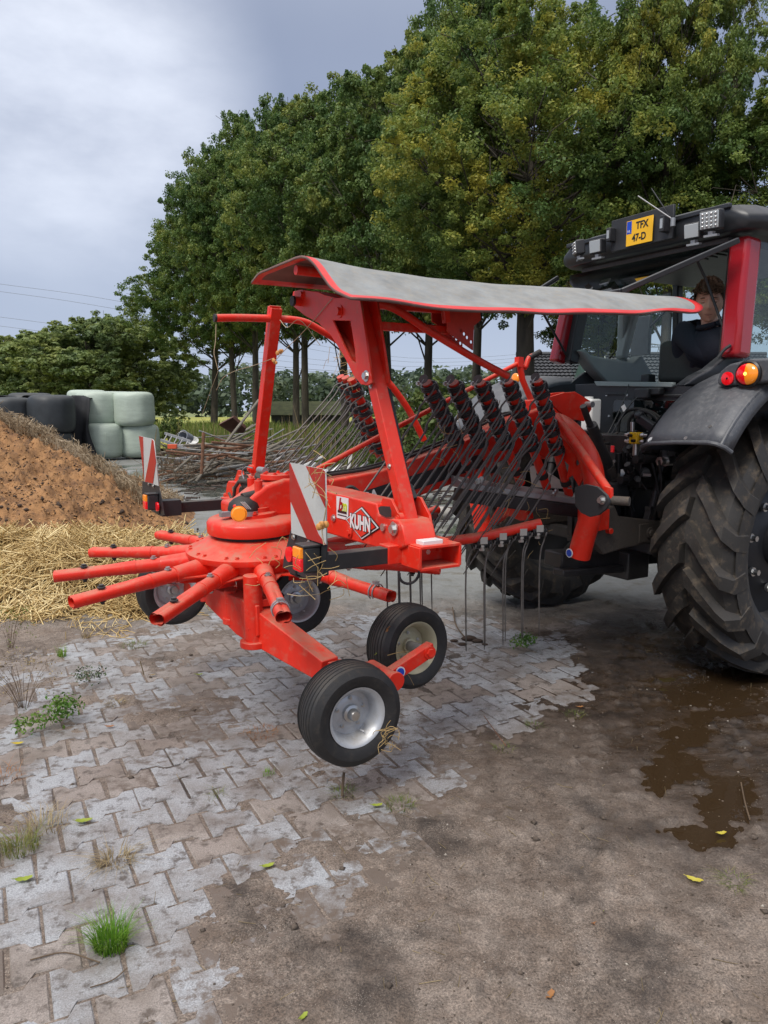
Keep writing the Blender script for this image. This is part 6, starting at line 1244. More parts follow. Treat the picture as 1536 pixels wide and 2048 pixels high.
# --- three point linkage
def rod(px, s0, s1, r, name, m=MACH, n=14, par=TT):
    a, b = onS(px[0][0], px[0][1], s0), onS(px[1][0], px[1][1], s1); g = G(); g.cyl(a, b, r[0], r[1] if len(r) > 1 else r[0], n); return g.build(name, m, par)
tl = rod([(1166, 812), (1235, 1000)], 1.98, 2.50, (.020,), 'top_link')
rod([(1183, 850), (1216, 930)], 2.08, 2.33, (.034,), 'link_sleeve', par=tl); rod([(1214, 930), (1222, 960)], 2.33, 2.42, (.046, .05), 'link_end', MUDM, par=tl); rod([(1225, 955), (1240, 990)], 2.40, 2.48, (.05, .03), 'link_joint', MUDM, par=tl)
for sg in (1, -1):
    def q(s, l, z): return M(s, l*sg, z)
    g = G(); g.prism([q(2.02, .44, .80), q(2.02, .44, .92), q(2.08, .44, 1.00), q(2.18, .44, 1.02), q(2.22, .44, .95), q(2.55, .46, .90), q(2.95, .48, .86), q(2.95, .48, .76), q(2.5, .46, .76), q(2.25, .44, .74), q(2.10, .44, .72)], LA*.045)
    la_ = g.build('lower_link', MUDM, TT, bevel=.010, seg=3)
    g = G(); p = q(2.12, .485 if sg > 0 else .43, .87); g.cyl(p-LA*.06, p+LA*.035, .018, n=14); g.build('link_pin', RED, la_, bevel=.003)
    g = G(); g.box(q(2.48, .46, .83), (.09, .045, .06)); bolt(g, q(2.48, .51, .83), LA, .024, .02); g.build('link_clevis', MUDM, la_, bevel=.012)
    lr = bpy.data.objects.new('lift_rod', None); link(lr, TT, q(2.5, .5, 1.1))
    a_, b_ = q(2.50, .47, .84), q(2.62, .50, 1.40); dr = (b_-a_)
    for t0, t1, r_ in ((.0, .22, .0), (.22, .45, .028), (.45, .70, .024), (.66, .92, .036)):
        if r_: g = G(); g.cyl(a_+dr*t0, a_+dr*t1, r_, n=8 if r_ > .03 else 14); g.build('rod_section', MACH, lr, bevel=.003)
    g = G()
    for o_ in (-.035, .035): g.beam(a_+FA*o_, a_+dr*.24+FA*o_*.8, .016, .045, LA)
    g.box(a_+dr*.25, (.045, .022, .014)); g.build('fork', MACH, lr, bevel=.003)
    g = G(); g.tube(smooth_path([a_+dr*t+LA*.035*sg+FA*o_ for t, o_ in ((.30, 0), (.34, -.02), (.50, -.02), (.56, 0), (.50, .02), (.34, .02), (.30, 0))], 4), .006, 6); g.build('loop_handle', MACH, lr)
    g = G(); g.beam(q(2.86, .42, 1.34), b_-UP*.02, .05, .075); g.cyl(b_-LA*.05, b_+LA*.05, .05, n=22); g.build('lift_arm', MACH, TT, bevel=.008)
    g = G(); g.beam(q(2.60, .28, 1.55), q(2.62, .50, 1.42), .05, .06); g.cyl(q(2.60, .26, 1.56), q(2.60, .31, 1.56), .03, n=14); g.build('lift_arm_cover', ROOFP, TT, bevel=.01)
    g = G(); g.tube([b_+LA*.05*sg, b_+LA*.16*sg], .018, 10); g.cyl(b_+LA*.13*sg, b_+LA*.16*sg, .036, n=14); g.build('arm_pin', MACH, TT)
# drawbar ladder with bolt holes, pto, hitch frame and misc iron, all individual dark parts
g = G(); g.box(M(2.44, .23, 1.02), (.018, .022, .30)); ldr = g.build('hitch_ladder', MACH, TT, bevel=.003)
g = G(); g.box(M(2.44, -.13, 1.02), (.018, .022, .30)); g.build('hitch_ladder', MACH, TT, bevel=.003)
for k in range(7):
    g = G(); p = M(2.415, .26, .76+.085*k); g.cyl(p, p-FA*.010, .010, n=10); g.build('bolt_end', GALV, ldr)
g = G(); g.box(M(2.46, .05, 1.0), (.02, .22, .32)); g.build('hitch_plate', MACH, TT, bevel=.004)
g = G(); a_ = M(2.15, .13, .98); g.lathe([(.045, 0), (.055, .02), (.095, .10), (.11, .20), (.10, .28), (.0, .28)], a_, FA, 26); g.build('pto_guard', BLK, TT)
g = G(); a_ = M(1.7, .08, 1.03); g.cyl(a_, M(2.45, .13, .98), .036, n=14); g.build('pto_shaft', MACH, TT)
for k in range(4): g = G(); g.lathe([(.05, 0), (.062, .008), (.05, .016)], M(2.08+.025*k, .125, .985), FA, 20, cap=False); g.build('pto_collar', RUB, TT)
g = G(); g.prism([M(2.2, .20, 1.13), M(2.45, .22, 1.14), M(2.46, .25, 1.00), M(2.28, .32, 1.06)], LA*.12); g.build('pto_shield', BLK, TT, bevel=.01)
g = G(); g.beam(M(1.95, .20, .66), M(2.9, .30, .62), .18, .10); g.beam(M(1.90, .30, .60), M(2.5, .34, .575), .10, .045); g.box(M(2.5, .30, .60), (.10, .12, .09)); g.build('drawbar_frame', MACH, TT, bevel=.01)
g = G(); g.beam(M(2.55, -.55, .72), M(2.55, .55, .72), .08, .08); g.build('stabiliser_bar', MACH, TT, bevel=.01)
Rq = random.Random(44)
for k, (px, py, s, r) in enumerate([(1236, 905, 2.52, .025), (1252, 898, 2.5, .028), (1266, 905, 2.48, .022), (1283, 918, 2.45, .03), (1240, 945, 2.5, .03), (1262, 940, 2.45, .024), (1252, 960, 2.42, .03), (1290, 945, 2.5, .03), (1215, 925, 2.5, .022), (1330, 922, 2.55, .03), (1342, 905, 2.6, .026), (1350, 895, 2.6, .018), (1232, 930, 2.5, .02), (1275, 958, 2.44, .018), (1225, 890, 2.55, .022), (1298, 900, 2.5, .02)]):
    g = G(); p = onS(px, py, s); ax_ = [-FA, (LA-FA).normalized(), (-FA+UP).normalized()][k % 3]
    g.cyl(p+ax_*.0, p-ax_*.10, r*1.1, n=12); g.cyl(p+ax_*.05, p, r*.75, n=10); g.cyl(p+ax_*.055, p+ax_*.03, r*.95, n=6); g.build('hydraulic_coupler', [MACH, MACH, MUDM, MACH, CHROME][k % 5] if k in (3, 9, 4) else MACH, TT)
for k in range(14):
    x0 = Rq.uniform(1215, 1345); y0 = Rq.uniform(900, 930); x1 = x0+Rq.uniform(-35, 35); y1 = Rq.uniform(965, 1050)
    hose([(x0, y0), ((x0+x1)/2+Rq.uniform(-15, 15), (y0+y1)/2), (x1, y1)], Rq.uniform(2.45, 2.6), Rq.uniform(2.5, 2.65), Rq.uniform(.007, .014), 'hose', RUB)
g = G(); g.box(M(2.60, .0, 1.30), (.12, .30, .14)); g.box(M(2.58, .30, 1.22), (.08, .10, .12)); g.build('valve_bank', MACH, TT, bevel=.01)
g = G(); g.box(onS(1272, 900, 2.5), (.02, .025, .05)); g.build('grey_bracket', GALV, TT, bevel=.004)
for x, y, w, c_ in ((1296, 950, 28, 0), ):
    g = G(); g.box(onS(1294, 950, 2.44), (.002, .03, .008)); g.build('maker_plate', GALV, TT)
for x, y in ((1228, 947), (1225, 898)):
    g = G(); g.box(onS(x, y, 2.42), (.006, .012, .022)); g.build('red_cap', REDL, TT, bevel=.003)
# --- fenders
def fender(sg, name):
    def q(a, l, r): return M(TS, l*sg, .82)+(-FA*math.cos(a)+UP*math.sin(a))*r
    nA, g = 22, G(); ls = [(.68, .975), (.71, 1.00), (.76, 1.02), (.95, 1.045), (1.16, 1.055), (1.20, 1.045), (1.235, 1.015), (1.25, .97)]
    vs = []; aa = np.linspace(math.radians(35), math.radians(135), nA)
    for a in aa:
        for l, r in ls: vs.append(q(a, l, r+.01*math.sin(a)))
    m = len(ls); fs = [(i*m+k, i*m+k+1, (i+1)*m+k+1, (i+1)*m+k) for i in range(nA-1) for k in range(m-1)]
    g.add(vs, fs); f = g.build('fender', PANL, TT, smooth=50, merge=False); sm_ = f.modifiers.new('s', 'SOLIDIFY'); sm_.thickness = .02; sm_.offset = -1
    g = G(); g.tube([q(a, 1.215, 1.032) for a in aa], .012, 8); g.tube([q(aa[0], l, r+.008) for l, r in ls], .012, 8); g.build('fender_bead', PANL, f)
    for l in (.75, 1.0): g = G(); p = q(aa[0]+.03, l, 1.045 if l > .8 else 1.02); bolt(g, p, (p-M(TS, l*sg, .82)).normalized(), .012, .008); g.build('rivet', CHROME, f)
    for a, l in ((aa[0]+.10, 1.12), (aa[0]+.45, 1.17)): g = G(); p = q(a, l, 1.056); bolt(g, p, (p-M(TS, l*sg, .82)).normalized(), .010, .008); g.build('rivet', CHROME, f)
    # inner filler down to the cab floor
    g = G(); vs = [q(a, .685, .98) for a in aa]+[M(TS, .68*sg, 1.30)]; g.add(vs+[p-LA*.02*sg for p in vs], [tuple(range(nA+1)), tuple(range(2*nA+1, nA, -1))]); g.build('fender_inner', ROOFP, TT, smooth=0)
    return f, q, aa
F1, q1, aa1 = fender(1, 'r'); F2, q2, aa2 = fender(-1, 'l')
# raised lamp housing on the near fender
hp_ = [(1433, 762), (1440, 742), (1458, 728), (1500, 718), (1540, 716), (1580, 722), (1580, 764), (1538, 764), (1500, 768), (1450, 772), (1436, 771)]
LS_ = 2.40
w = PL(hp_, onS, LS_); g = G(); g.prism(w, FA*.45); g.build('lamp_housing', PANL, TT, bevel=.02, seg=3)
pl_ = [(1436, 768), (1440, 748), (1452, 740), (1480, 730), (1500, 725), (1524, 728), (1537, 740), (1538, 762), (1500, 768)]; 
tlp = bpy.data.objects.new('tail_light', None); link(tlp, TT, onS(1498, 748, LS_)); tlp['label'] = 'round red and orange tail light'
c = onS(1498, 748, LS_-.006); R0 = .066; g = G(); g.lathe([(R0*1.12, .0), (R0*1.12, .012), (R0*.98, .02), (R0*.95, .012)], c, -FA, 36, cap=False); g.build('bezel', INK, tlp)
for nm, m_, a0, a1 in (('red_half', REDL, math.pi/2, 3*math.pi/2), ('amber_half', AMB, -math.pi/2, math.pi/2)):
    g = G(); rows = []
    for i in range(7):
        t = i/6*math.pi/2; rr, hh_ = R0*math.cos(t), .012+.03*math.sin(t); rows.append([c-FA*hh_+LA*(rr*math.cos(a))+UP*(rr*.86*math.sin(a)) for a in np.linspace(a0, a1, 18)])
    vs = [p for r_ in rows for p in r_]; g.add(vs, [(i*18+k, i*18+k+1, (i+1)*18+k+1, (i+1)*18+k) for i in range(6) for k in range(17)]); g.build(nm, m_, tlp)
g = G(); g.ball(c-FA*.038+LA*.004, .010, 10, 8); g.build('bulb', mat('lit_bulb', (1, .75, .1), .3, emit=1.2), tlp)
c = onS(1456, 757, LS_-.006); g = G(); g.lathe([(.036, 0), (.036, .008), (.031, .010), (0, .010)], c, -FA, 28); g.build('round_reflector', REDL, TT); g = G(); bolt(g, c-FA*.010, -FA, .004, .004); g.build('screw', INK, TT)
# far lamp: orange glint through the rack
c = onS(1031, 757, 2.42); g = G(); g.ball(c, .045, 16, 10, (FA, LA, UP), (.4, 1, .9)); g.build('tail_light', AMB, TT)
# --- cab: pillars, roof, glass
PRt, PRb = onL(1492, 476, .72), onL(1469, 716, .72)
def pillar(t, b, w, d, name, m, bev=.018): g = G(); g.beam(b, t, w, d, FA); return g.build(name, m, TT, bevel=bev, seg=3)
pillar(PRt, PRb, .135, .15, 'rear_pillar', CABRED, .03)
sA, lA, zA = Msl(PRt); sB, lB, zB = Msl(PRb)
g = G(); g.beam(M(sB-.01, lB-.075, zB), M(sA-.01, lA-.075, zA), .03, .05, FA); g.build('pillar_seal', RUB, TT)
PLt, PLb = onL(1150, 560, -.72), onL(1114, 726, -.72)
pillar(PLt, PLb, .09, .11, 'rear_pillar', CABRED, .02)
sC, _, zC = Msl(PLt); sD, _, zD = Msl(PLb)
g = G(); g.beam(M(sD+.08, -.66, zD), M(sC+.06, -.66, zC), .08, .10, FA); g.build('pillar_trim', ROOFP, TT, bevel=.01)
# roof: slab with rounded rear, lamps set into a dark rear fascia
z0r = Msl(onL(1480, 470, .70))[2]; rs = Msl(onL(1480, 470, .70))[0]
RZ0, RZ1 = 2.665, 2.83
rb = 2.80
def rsec(s, k): return [M(s, l, z) for l, z in ((-.74+k, RZ0+.03), (-.70+k, RZ0), (.84-k, RZ0), (.88-k, RZ0+.03), (.88-k, RZ1-.09), (.80-k, RZ1-.02), (.55-k, RZ1+.01), (-.45+k, RZ1+.01), (-.66+k, RZ1-.02), (-.74+k, RZ1-.09))]
secs_ = [[p*1 for p in rsec(rb+.00, .10)], rsec(rb+.03, .05), rsec(rb+.12, .0), rsec(rb+1.65, .0), rsec(rb+1.80, .08)]
secs_[0] = [V((p.x, p.y, RZ0+.045+(p.z-RZ0)*.62)) for p in secs_[0]]; secs_[4] = [V((p.x, p.y, RZ0+.03+(p.z-RZ0)*.6)) for p in secs_[4]]
g = G(); vs = [p for s_ in secs_ for p in s_]; g.add(vs, [(i*10+k, i*10+(k+1) % 10, (i+1)*10+(k+1) % 10, (i+1)*10+k) for i in range(4) for k in range(10)]+[tuple(range(9, -1, -1)), tuple(40+k for k in range(10))])
roof = g.build('roof', ROOFP, TT, bevel=.02, seg=3, smooth=50)
g = G(); g.prism([M(rb+.25, .80, RZ1-.055), M(rb+1.6, .80, RZ1-.055), M(rb+1.6, .55, RZ1+.012), M(rb+.55, .55, RZ1+.012)], UP*.02); g.build('roof_panel', CABRED, roof, bevel=.01)
g = G(); g.box(M(rb+.85, 0, RZ0-.015), (.70, .62, .02)); g.build('headliner', PANL, TT, bevel=.01)
g = G()
for k in range(9): g.box(M(rb+.35, -.1+.07*k, RZ0-.045), (.10, .012, .006))
g.build('air_grille', INK, TT)
g = G(); g.beam(M(rb-.0, -.62, RZ1-.02), M(rb-.0, .72, RZ1-.02), .03, .03); g.build('roof_rail', ROOFP, roof, bevel=.006)
# number plate board
pb_ = [(1222, 452), (1302, 430), (1340, 425), (1347, 452), (1305, 484), (1225, 492)]
fs_ = rb-.05
def onR(x, y, d=0): return onS(x, y, fs_-d)
g = G(); c_ = (onR(1222, 490)+onR(1345, 440))/2; aP, bP = onR(1222, 470), onR(1346, 446); dirP = (bP-aP); dirP.z = 0
lmin, lmax = Msl(aP)[1], Msl(bP)[1]; zc = (Msl(aP)[2]+Msl(bP)[2])/2
g = G(); g.box(M(fs_+.01, (lmin+lmax)/2, zc), (.01, (lmax-lmin)/2, .105)); g.build('plate_carrier', BLK, TT, bevel=.004)
pc0, pc1 = onR(1252, 468, .02), onR(1304, 460, .02); pl_l = (Msl(pc0)[1]+Msl(pc1)[1])/2; pw = Msl(pc1)[1]-Msl(pc0)[1]; pz = Msl(onR(1278, 462, .02))[2]; ph = abs(Msl(onR(1278, 437, .02))[2]-Msl(onR(1278, 487, .02))[2])
po = M(fs_-.012, pl_l, pz); yb_ = flat('number_plate', [[(-pw/2, -ph/2), (pw/2, -ph/2), (pw/2, ph/2), (-pw/2, ph/2)]], po, LA, UP, YEL, TT, .003, .001); yb_['label'] = 'yellow number plate reading TFX 47-D'
flat('plate_band', [[(-pw/2+.003, -ph*.02), (-pw*.30, -ph*.02), (-pw*.30, ph/2-.003), (-pw/2+.003, ph/2-.003)]], po-FA*.0042, LA, UP, BLUE, yb_, .001)
text('NL', .022, po-FA*.0058-LA*pw*.395+UP*ph*.08, LA, UP, WHITE, yb_, .0008)
text('TFX', ph*.40, po-FA*.0045+LA*pw*.10+UP*ph*.235, LA, UP, INK, yb_, .001, .002, sx=.86); text('47-D', ph*.40, po-FA*.0045+LA*pw*.0-UP*ph*.235, LA, UP, INK, yb_, .001, .002, sx=.86)
for x, y, h_ in ((1222, 470, .045), (1329, 448, .05)):
    p = onR(x, y, .03); g = G(); g.box(p, (.03, .018, h_)); g.build('plate_lamp', BLK, TT, bevel=.005)
    g = G(); g.box(p-FA*.031, (.002, .010, h_*.6)); g.build('lens', LAMPG, TT)
def worklamp(x, y, w, h, led, yaw):
    lp_ = bpy.data.objects.new('work_lamp', None); p = onR(x, y, .07); link(lp_, TT, p); a = math.radians(yaw); fd = (-FA*math.cos(a)+LA*math.sin(a)-UP*.12).normalized(); sx_ = fd.cross(UP).normalized()*-1; uy = sx_.cross(fd)*-1; uy = uy if uy.z > 0 else -uy; ax_ = (fd, sx_, uy)
    g = G(); g.box(p-fd*.03, (.032, w/2, h/2), ax_); g.build('housing', BLK, lp_, bevel=.010, seg=3)
    g = G(); g.box(p+fd*.003, (.003, w/2*.86, h/2*.84), ax_); g.build('lens', LAMPG, lp_, bevel=.003)
    if led:
        for i in range(4):
            for j in range(4):
                g = G(); g.ball(p+fd*.007+sx_*(w*.2*(i-1.5))+uy*(h*.2*(j-1.5)), .009, 8, 5); g.build('diode', CHROME, lp_)
    g = G(); g.beam(p-uy*(h/2+.005)-fd*.03, p-uy*(h/2+.03)-fd*.03, .03, .03, FA); g.box(p-uy*(h/2+.03)-fd*.03, (.02, .04, .006), ax_); g.build('bracket', GALV, lp_)
worklamp(1419, 440, .13, .115, True, 12); worklamp(1383, 462, .105, .095, False, 8); worklamp(1150, 497, .11, .10, True, -35); worklamp(1190, 493, .105, .095, False, 5)
# antennas
p = onR(1346, 446, .04); g = G(); g.tube([p-UP*.02, p+UP*.03], .016, 10); g.tube([p+UP*.02, onR(1276, 392, .15)], .004, 6); g.build('antenna', GALV, TT); g = G(); g.tube([p+UP*.01, onR(1303, 377, -.05)], .003, 6); g.build('antenna', INK, TT)
# opened rear window: tinted pane hinged at the roof, lower edge swung out
HA = onS(1478, 480, 2.79); LB_ = onS(1243, 583, 2.20); HB = M(2.79, -.70, Msl(HA)[2]); LA_ = M(2.20, -.60, Msl(LB_)[2])
HA2, HB2 = HA, HB
g = G(); wn = (LB_-HA).cross(HB-HA).normalized(); g.prism([HA, HB, LA_, LB_], wn*.006); g.build('rear_window', GLASSD, TT)
g = G(); 
for a_, b_ in ((HA, LB_), (LB_, LA_), (LA_, HB)): g.beam(a_, b_, .022, .035, wn)
g.build('window_frame', ROOFP, TT, bevel=.006)
for t in (.25, .75): g = G(); p = LB_.lerp(LA_, t)-(LB_-HA).normalized()*.06; g.cyl(p, p-UP*.03, .022, n=14); g.build('window_knob', INK, TT)
g = G(); g.tube([onS(1390, 512, 2.80), onS(1412, 560, 2.86), onS(1441, 640, 2.90), onS(1462, 700, 2.92)], .009, 8); g.build('gas_strut', BLK, TT)
g = G(); g.tube([LA_.lerp(HB, .45)+LA*.03, M(2.92, -.66, 1.95)], .009, 8); g.build('gas_strut', BLK, TT)
# far side: sill, trim, side glass, pillars seen through the cab
CF = 4.30
for l in (-.72, .74):
    g = G(); g.beam(M(CF, l, 1.25), M(CF-.12, l*.98, RZ0+.02), .06, .07, FA); g.build('front_pillar', ROOFP, TT, bevel=.01)
    g = G(); g.beam(M(3.55, l, 1.80), M(3.52, l*.98, RZ0+.02), .07, .055, FA); g.build('door_pillar', CABG, TT, bevel=.012)
    g = G(); g.prism([M(2.98, l, 1.88), M(3.52, l, 1.80), M(3.50, l, RZ0), M(3.0, l, RZ0)], LA*.006); g.build('side_window', GLASS, TT)
    g = G(); g.prism([M(3.58, l, 1.30), M(CF-.03, l, 1.30), M(CF-.13, l, RZ0), M(3.55, l, RZ0)], LA*.006); g.build('door_window', GLASS, TT)
g = G(); g.prism([M(CF, -.70, 1.55), M(CF, .70, 1.55), M(CF-.12, .70, RZ0), M(CF-.12, -.70, RZ0)], FA*.006); g.build('windscreen', GLASS, TT)
# grey inner trim over the far fender
tp = [(1137, 702), (1150, 700), (1160, 712), (1245, 727), (1262, 712), (1292, 765), (1192, 768), (1165, 740)]
g = G(); w = PL(tp, onL, -.70); g.prism(w, LA*.12); g.build('inner_trim', CABG, TT, bevel=.02, seg=3)
g = G(); g.beam(onL(1242, 718, -.68), onL(1268, 620, -.68), .09, .07, FA); g.build('trim_pillar', CABG, TT, bevel=.02)
g = G(); g.prism([M(2.70, -.6, 1.30), M(CF, -.6, 1.30), M(CF, .6, 1.30), M(2.70, .6, 1.30)], UP*.05); g.build('cab_floor', BLK, TT)
g = G(); g.prism([M(2.90, -.72, 1.40), M(2.90, -.72, 1.78), M(3.1, -.72, 1.90), M(CF, -.72, 1.50), M(CF, -.72, 1.2)], LA*.04); g.build('side_panel', ROOFP, TT, bevel=.01)
g = G(); g.prism([M(2.90, .70, 1.40), M(2.90, .70, 1.78), M(3.05, .70, 1.92), M(3.6, .70, 1.5), M(CF, .70, 1.2)], LA*.04); g.build('side_panel', ROOFP, TT, bevel=.01)
# dark shoulder rising to the near pillar foot
g = G(); w = PL([(1345, 772), (1372, 752), (1400, 738), (1432, 712), (1448, 690), (1470, 712), (1460, 740), (1420, 775)], onL, .60); g.prism(w, LA*.08); g.build('corner_cover', ROOFP, TT, bevel=.015, seg=3)
# dash, steering wheel, console
g = G(); g.box(M(3.95, 0, 1.72), (.16, .26, .18)); g.build('dashboard', BLK, TT, bevel=.03); g = G(); cc = M(3.74, 0, 1.90); ax_ = (UP*.8-FA*.6).normalized(); x_, y_, _ = frame(ax_); g.tube([cc+(x_*math.cos(t)+y_*math.sin(t))*.19 for t in np.linspace(0, 6.283, 30)], .014, 8, cap=False); g.tube([cc-x_*.19, cc+x_*.19], .012, 6); g.tube([cc, M(3.92, 0, 1.76)], .03, 8); g.build('steering_wheel', BLK, TT)
# seat
st_ = [(1312, 705), (1315, 690), (1325, 684), (1375, 680), (1432, 684), (1440, 700), (1440, 765), (1312, 765)]
SS = 3.02
o0 = onS(1312, 765, SS); w = PL(st_, onS, SS); sl0, sl1 = Msl(w[0])[1], Msl(w[5])[1]; sz0, sz1 = Msl(w[7])[2], Msl(w[3])[2]
g = G(); g.box(M(SS+.08, (sl0+sl1)/2, (sz0+sz1)/2), (.07, (sl1-sl0)/2, (sz1-sz0)/2+.01)); so = g.build('seat_backrest', SEATM, TT, bevel=.045, seg=5)
g = G(); g.box(M(SS+.34, (sl0+sl1)/2, sz0+.02), (.26, (sl1-sl0)/2, .06)); g.build('seat_cushion', SEATM, TT, bevel=.03, seg=3)
g = G(); g.box(onS(1296, 760, SS-.02), (.04, .035, .04)); g.build('arm_console', BLK, TT, bevel=.01)
g = G(); g.tube(smooth_path([onS(1436, 716, 2.8), onS(1448, 700, 2.82), onS(1462, 690, 2.84)], 4), .010, 8); g.build('grab_rail', BLK, TT)
# mirror stalk on the far side
g = G(); p = M(4.1, -1.0, 2.25); g.box(p, (.02, .10, .17)); g.tube([p, M(4.1, -.74, 2.45)], .012, 6); g.build('mirror', BLK, TT, bevel=.01)
# ================================================================== DRIVER
DS = 2.86
DR = thing('person', 'young man in dark navy sweater looking down over his shoulder from the cab seat', 'person', M(3.1, .30, 1.45))
HC = onS(1419, 603, 3.00)
def skin(name, pts, edges, rad, m, parent, root=0, sub=2):
    me = bpy.data.meshes.new(name); me.from_pydata([tuple(p-HC) for p in pts], edges, []); o = bpy.data.objects.new(name, me); link(o, parent, HC); md = o.modifiers.new('skin', 'SKIN'); md.use_smooth_shade = True
    for i, r in enumerate(rad): me.skin_vertices[0].data[i].radius = r if isinstance(r, tuple) else (r, r)
    for i in range(len(pts)): me.skin_vertices[0].data[i].use_root = (i == root)
    s2 = o.modifiers.new('sub', 'SUBSURF'); s2.levels = s2.render_levels = sub; me.materials.append(m); return o
pel, ab, ch = M(3.34, .22, 1.52), M(3.26, .27, 1.72), M(3.14, .34, 1.96)
nk = HC-UP*.145+FA*.03-LA*.010; shR, shL = onS(1443, 662, 3.10), onS(1372, 664, 3.04)
elL = onS(1396, 705, 2.97); haL = onS(1436, 722, 3.04); elR = onS(1455, 706, 3.2); haR = M(3.5, .60, 1.80)
pts = [pel, ab, ch, nk-UP*.02, shL, elL, haL, shR, elR, haR, pel+FA*.42+LA*.10-UP*.02, pel+FA*.42-LA*.12-UP*.02, pel+FA*.5+LA*.12-UP*.30, pel+FA*.5-LA*.14-UP*.30]
edges = [(0, 1), (1, 2), (2, 3), (2, 4), (4, 5), (5, 6), (2, 7), (7, 8), (8, 9), (0, 10), (0, 11), (10, 12), (11, 13)]
rad = [(.15, .12), (.145, .12), (.175, .13), (.075, .075), .10, .070, .048, .090, .058, .042, .085, .085, .06, .06]
skin('sweater', pts, edges, rad, SHIRT, DR)
# head
hf = V((-.40, -.88, -.30)).normalized(); hx = hf.cross(UP).normalized(); hu = hx.cross(hf).normalized()     # forward, its side, up
HS = 1.14
def HP(x, y, z): return HC+(hx*x+hf*y+hu*z)*HS
def headv(t, a, infl=0.):
    """t 0 top..pi chin, a 0 = face side"""
    ct, st = math.cos(t), math.sin(t); x = st*math.sin(a); y = st*math.cos(a); z = ct
    X = .077*x; Y = .098*y; Z = .118*z
    if z < 0: k = -z; X *= 1-.30*k**1.3; Y = Y*(1-.12*k)+(.010*k if y > 0 else .025*k)
    if y > 0: Y = min(Y, .090)+0*Y
    fy = max(0, y)
    nose = math.exp(-((X/.013)**2))*math.exp(-(((Z+.012)/.022)**2))*.030+math.exp(-((X/.009)**2))*math.exp(-(((Z-.015)/.022)**2))*.012
    eye = -(math.exp(-(((abs(X)-.031)/.016)**2))*math.exp(-(((Z-.018)/.011)**2)))*.012
    brow = (math.exp(-(((abs(X)-.028)/.02)**2))*math.exp(-(((Z-.036)/.008)**2)))*.005
    mouth = math.exp(-((X/.022)**2))*(math.exp(-(((Z+.050)/.008)**2))*.006-math.exp(-(((Z+.0585)/.003)**2))*.004+math.exp(-(((Z+.066)/.007)**2))*.006)
    chin = math.exp(-((X/.022)**2))*math.exp(-(((Z+.095)/.016)**2))*.010; cheek = math.exp(-(((abs(X)-.042)/.018)**2))*math.exp(-(((Z+.018)/.02)**2))*.005
    Y += (nose+eye+brow+mouth+chin+cheek)*(fy > .1); n = V((X, Y, Z)); return n*(1+infl/max(.05, n.length))
g = G(); na, ntt = 72, 60; vs = [HP(*headv(math.pi*i/ntt, 2*math.pi*k/na)) for i in range(ntt+1) for k in range(na)]
g.add(vs, [(i*na+k, i*na+(k+1) % na, (i+1)*na+(k+1) % na, (i+1)*na+k) for i in range(ntt) for k in range(na)])
neck0 = HP(0, -.015, -.075); g.tube(smooth_path([neck0, nk, nk-UP*.05], 4), [.052]*9, 20); hd = g.build('head', SKIN, DR, smooth=80)
g = G(); thick = lambda t, a: .012+.006*math.sin(a*5+t*7)+.005*math.sin(a*11+t*3)
vs = []; fs = []; ok = {}
for i in range(ntt+1):
    for k in range(na):
        t = math.pi*i/ntt; a = 2*math.pi*k/na; a_ = (a+math.pi) % (2*math.pi)-math.pi
        lim = 1.02+.06*math.sin(a*6) if abs(a_) < .85 else 1.02+(abs(a_)-.85)/.5*.75 if abs(a_) < 1.35 else 1.75+.45*min(1, (abs(a_)-1.35)/.8)
        ok[(i, k)] = t < lim; vs.append(HP(*headv(t, a, thick(t, a)+(.014*max(0, math.cos(a_))*(t < 1.05)*(t > .4)))))
for i in range(ntt):
    for k in range(na):
        if ok[(i, k)] and ok[(i+1, k)] and ok[(i, (k+1) % na)]: fs.append((i*na+k, i*na+(k+1) % na, (i+1)*na+(k+1) % na, (i+1)*na+k))
g.add(vs, fs)
Rh = random.Random(9)
for i in range(420):
    t = Rh.uniform(.1, 1.0) if Rh.random() < .6 else Rh.uniform(.6, 1.7); a = Rh.uniform(-1.0, 1.0) if t < 1.02 else Rh.choice([-1, 1])*Rh.uniform(1.4, 3.1)
    p = V(headv(t, a, .016)); q = V(headv(t+.10, a+Rh.uniform(-.3, .3), .030)); r_ = V(headv(t+.17, a+Rh.uniform(-.4, .4), .020)); g.tube([HP(*p), HP(*q), HP(*r_)], [.0035, .003, .001], 4)
g.build('hair', HAIR, DR, smooth=60, merge=False)
g = G(); cn = nk+UP*.002; x_, y_, z_ = frame(UP*1.0+FA*-.15); g.tube([cn+(x_*math.cos(t)+y_*math.sin(t))*.068+UP*.012*math.sin(t) for t in np.linspace(0, 6.283, 22)], .017, 8, cap=False); g.build('collar', SHIRT, DR); g = G(); g.ball(nk-UP*.145+FA*.01, .15, 24, 16, (FA, LA, UP), (.72, 1.15, .92)); g.build('sweater_chest', SHIRT, DR)
dark = mat('lash', (.03, .015, .01), .6)
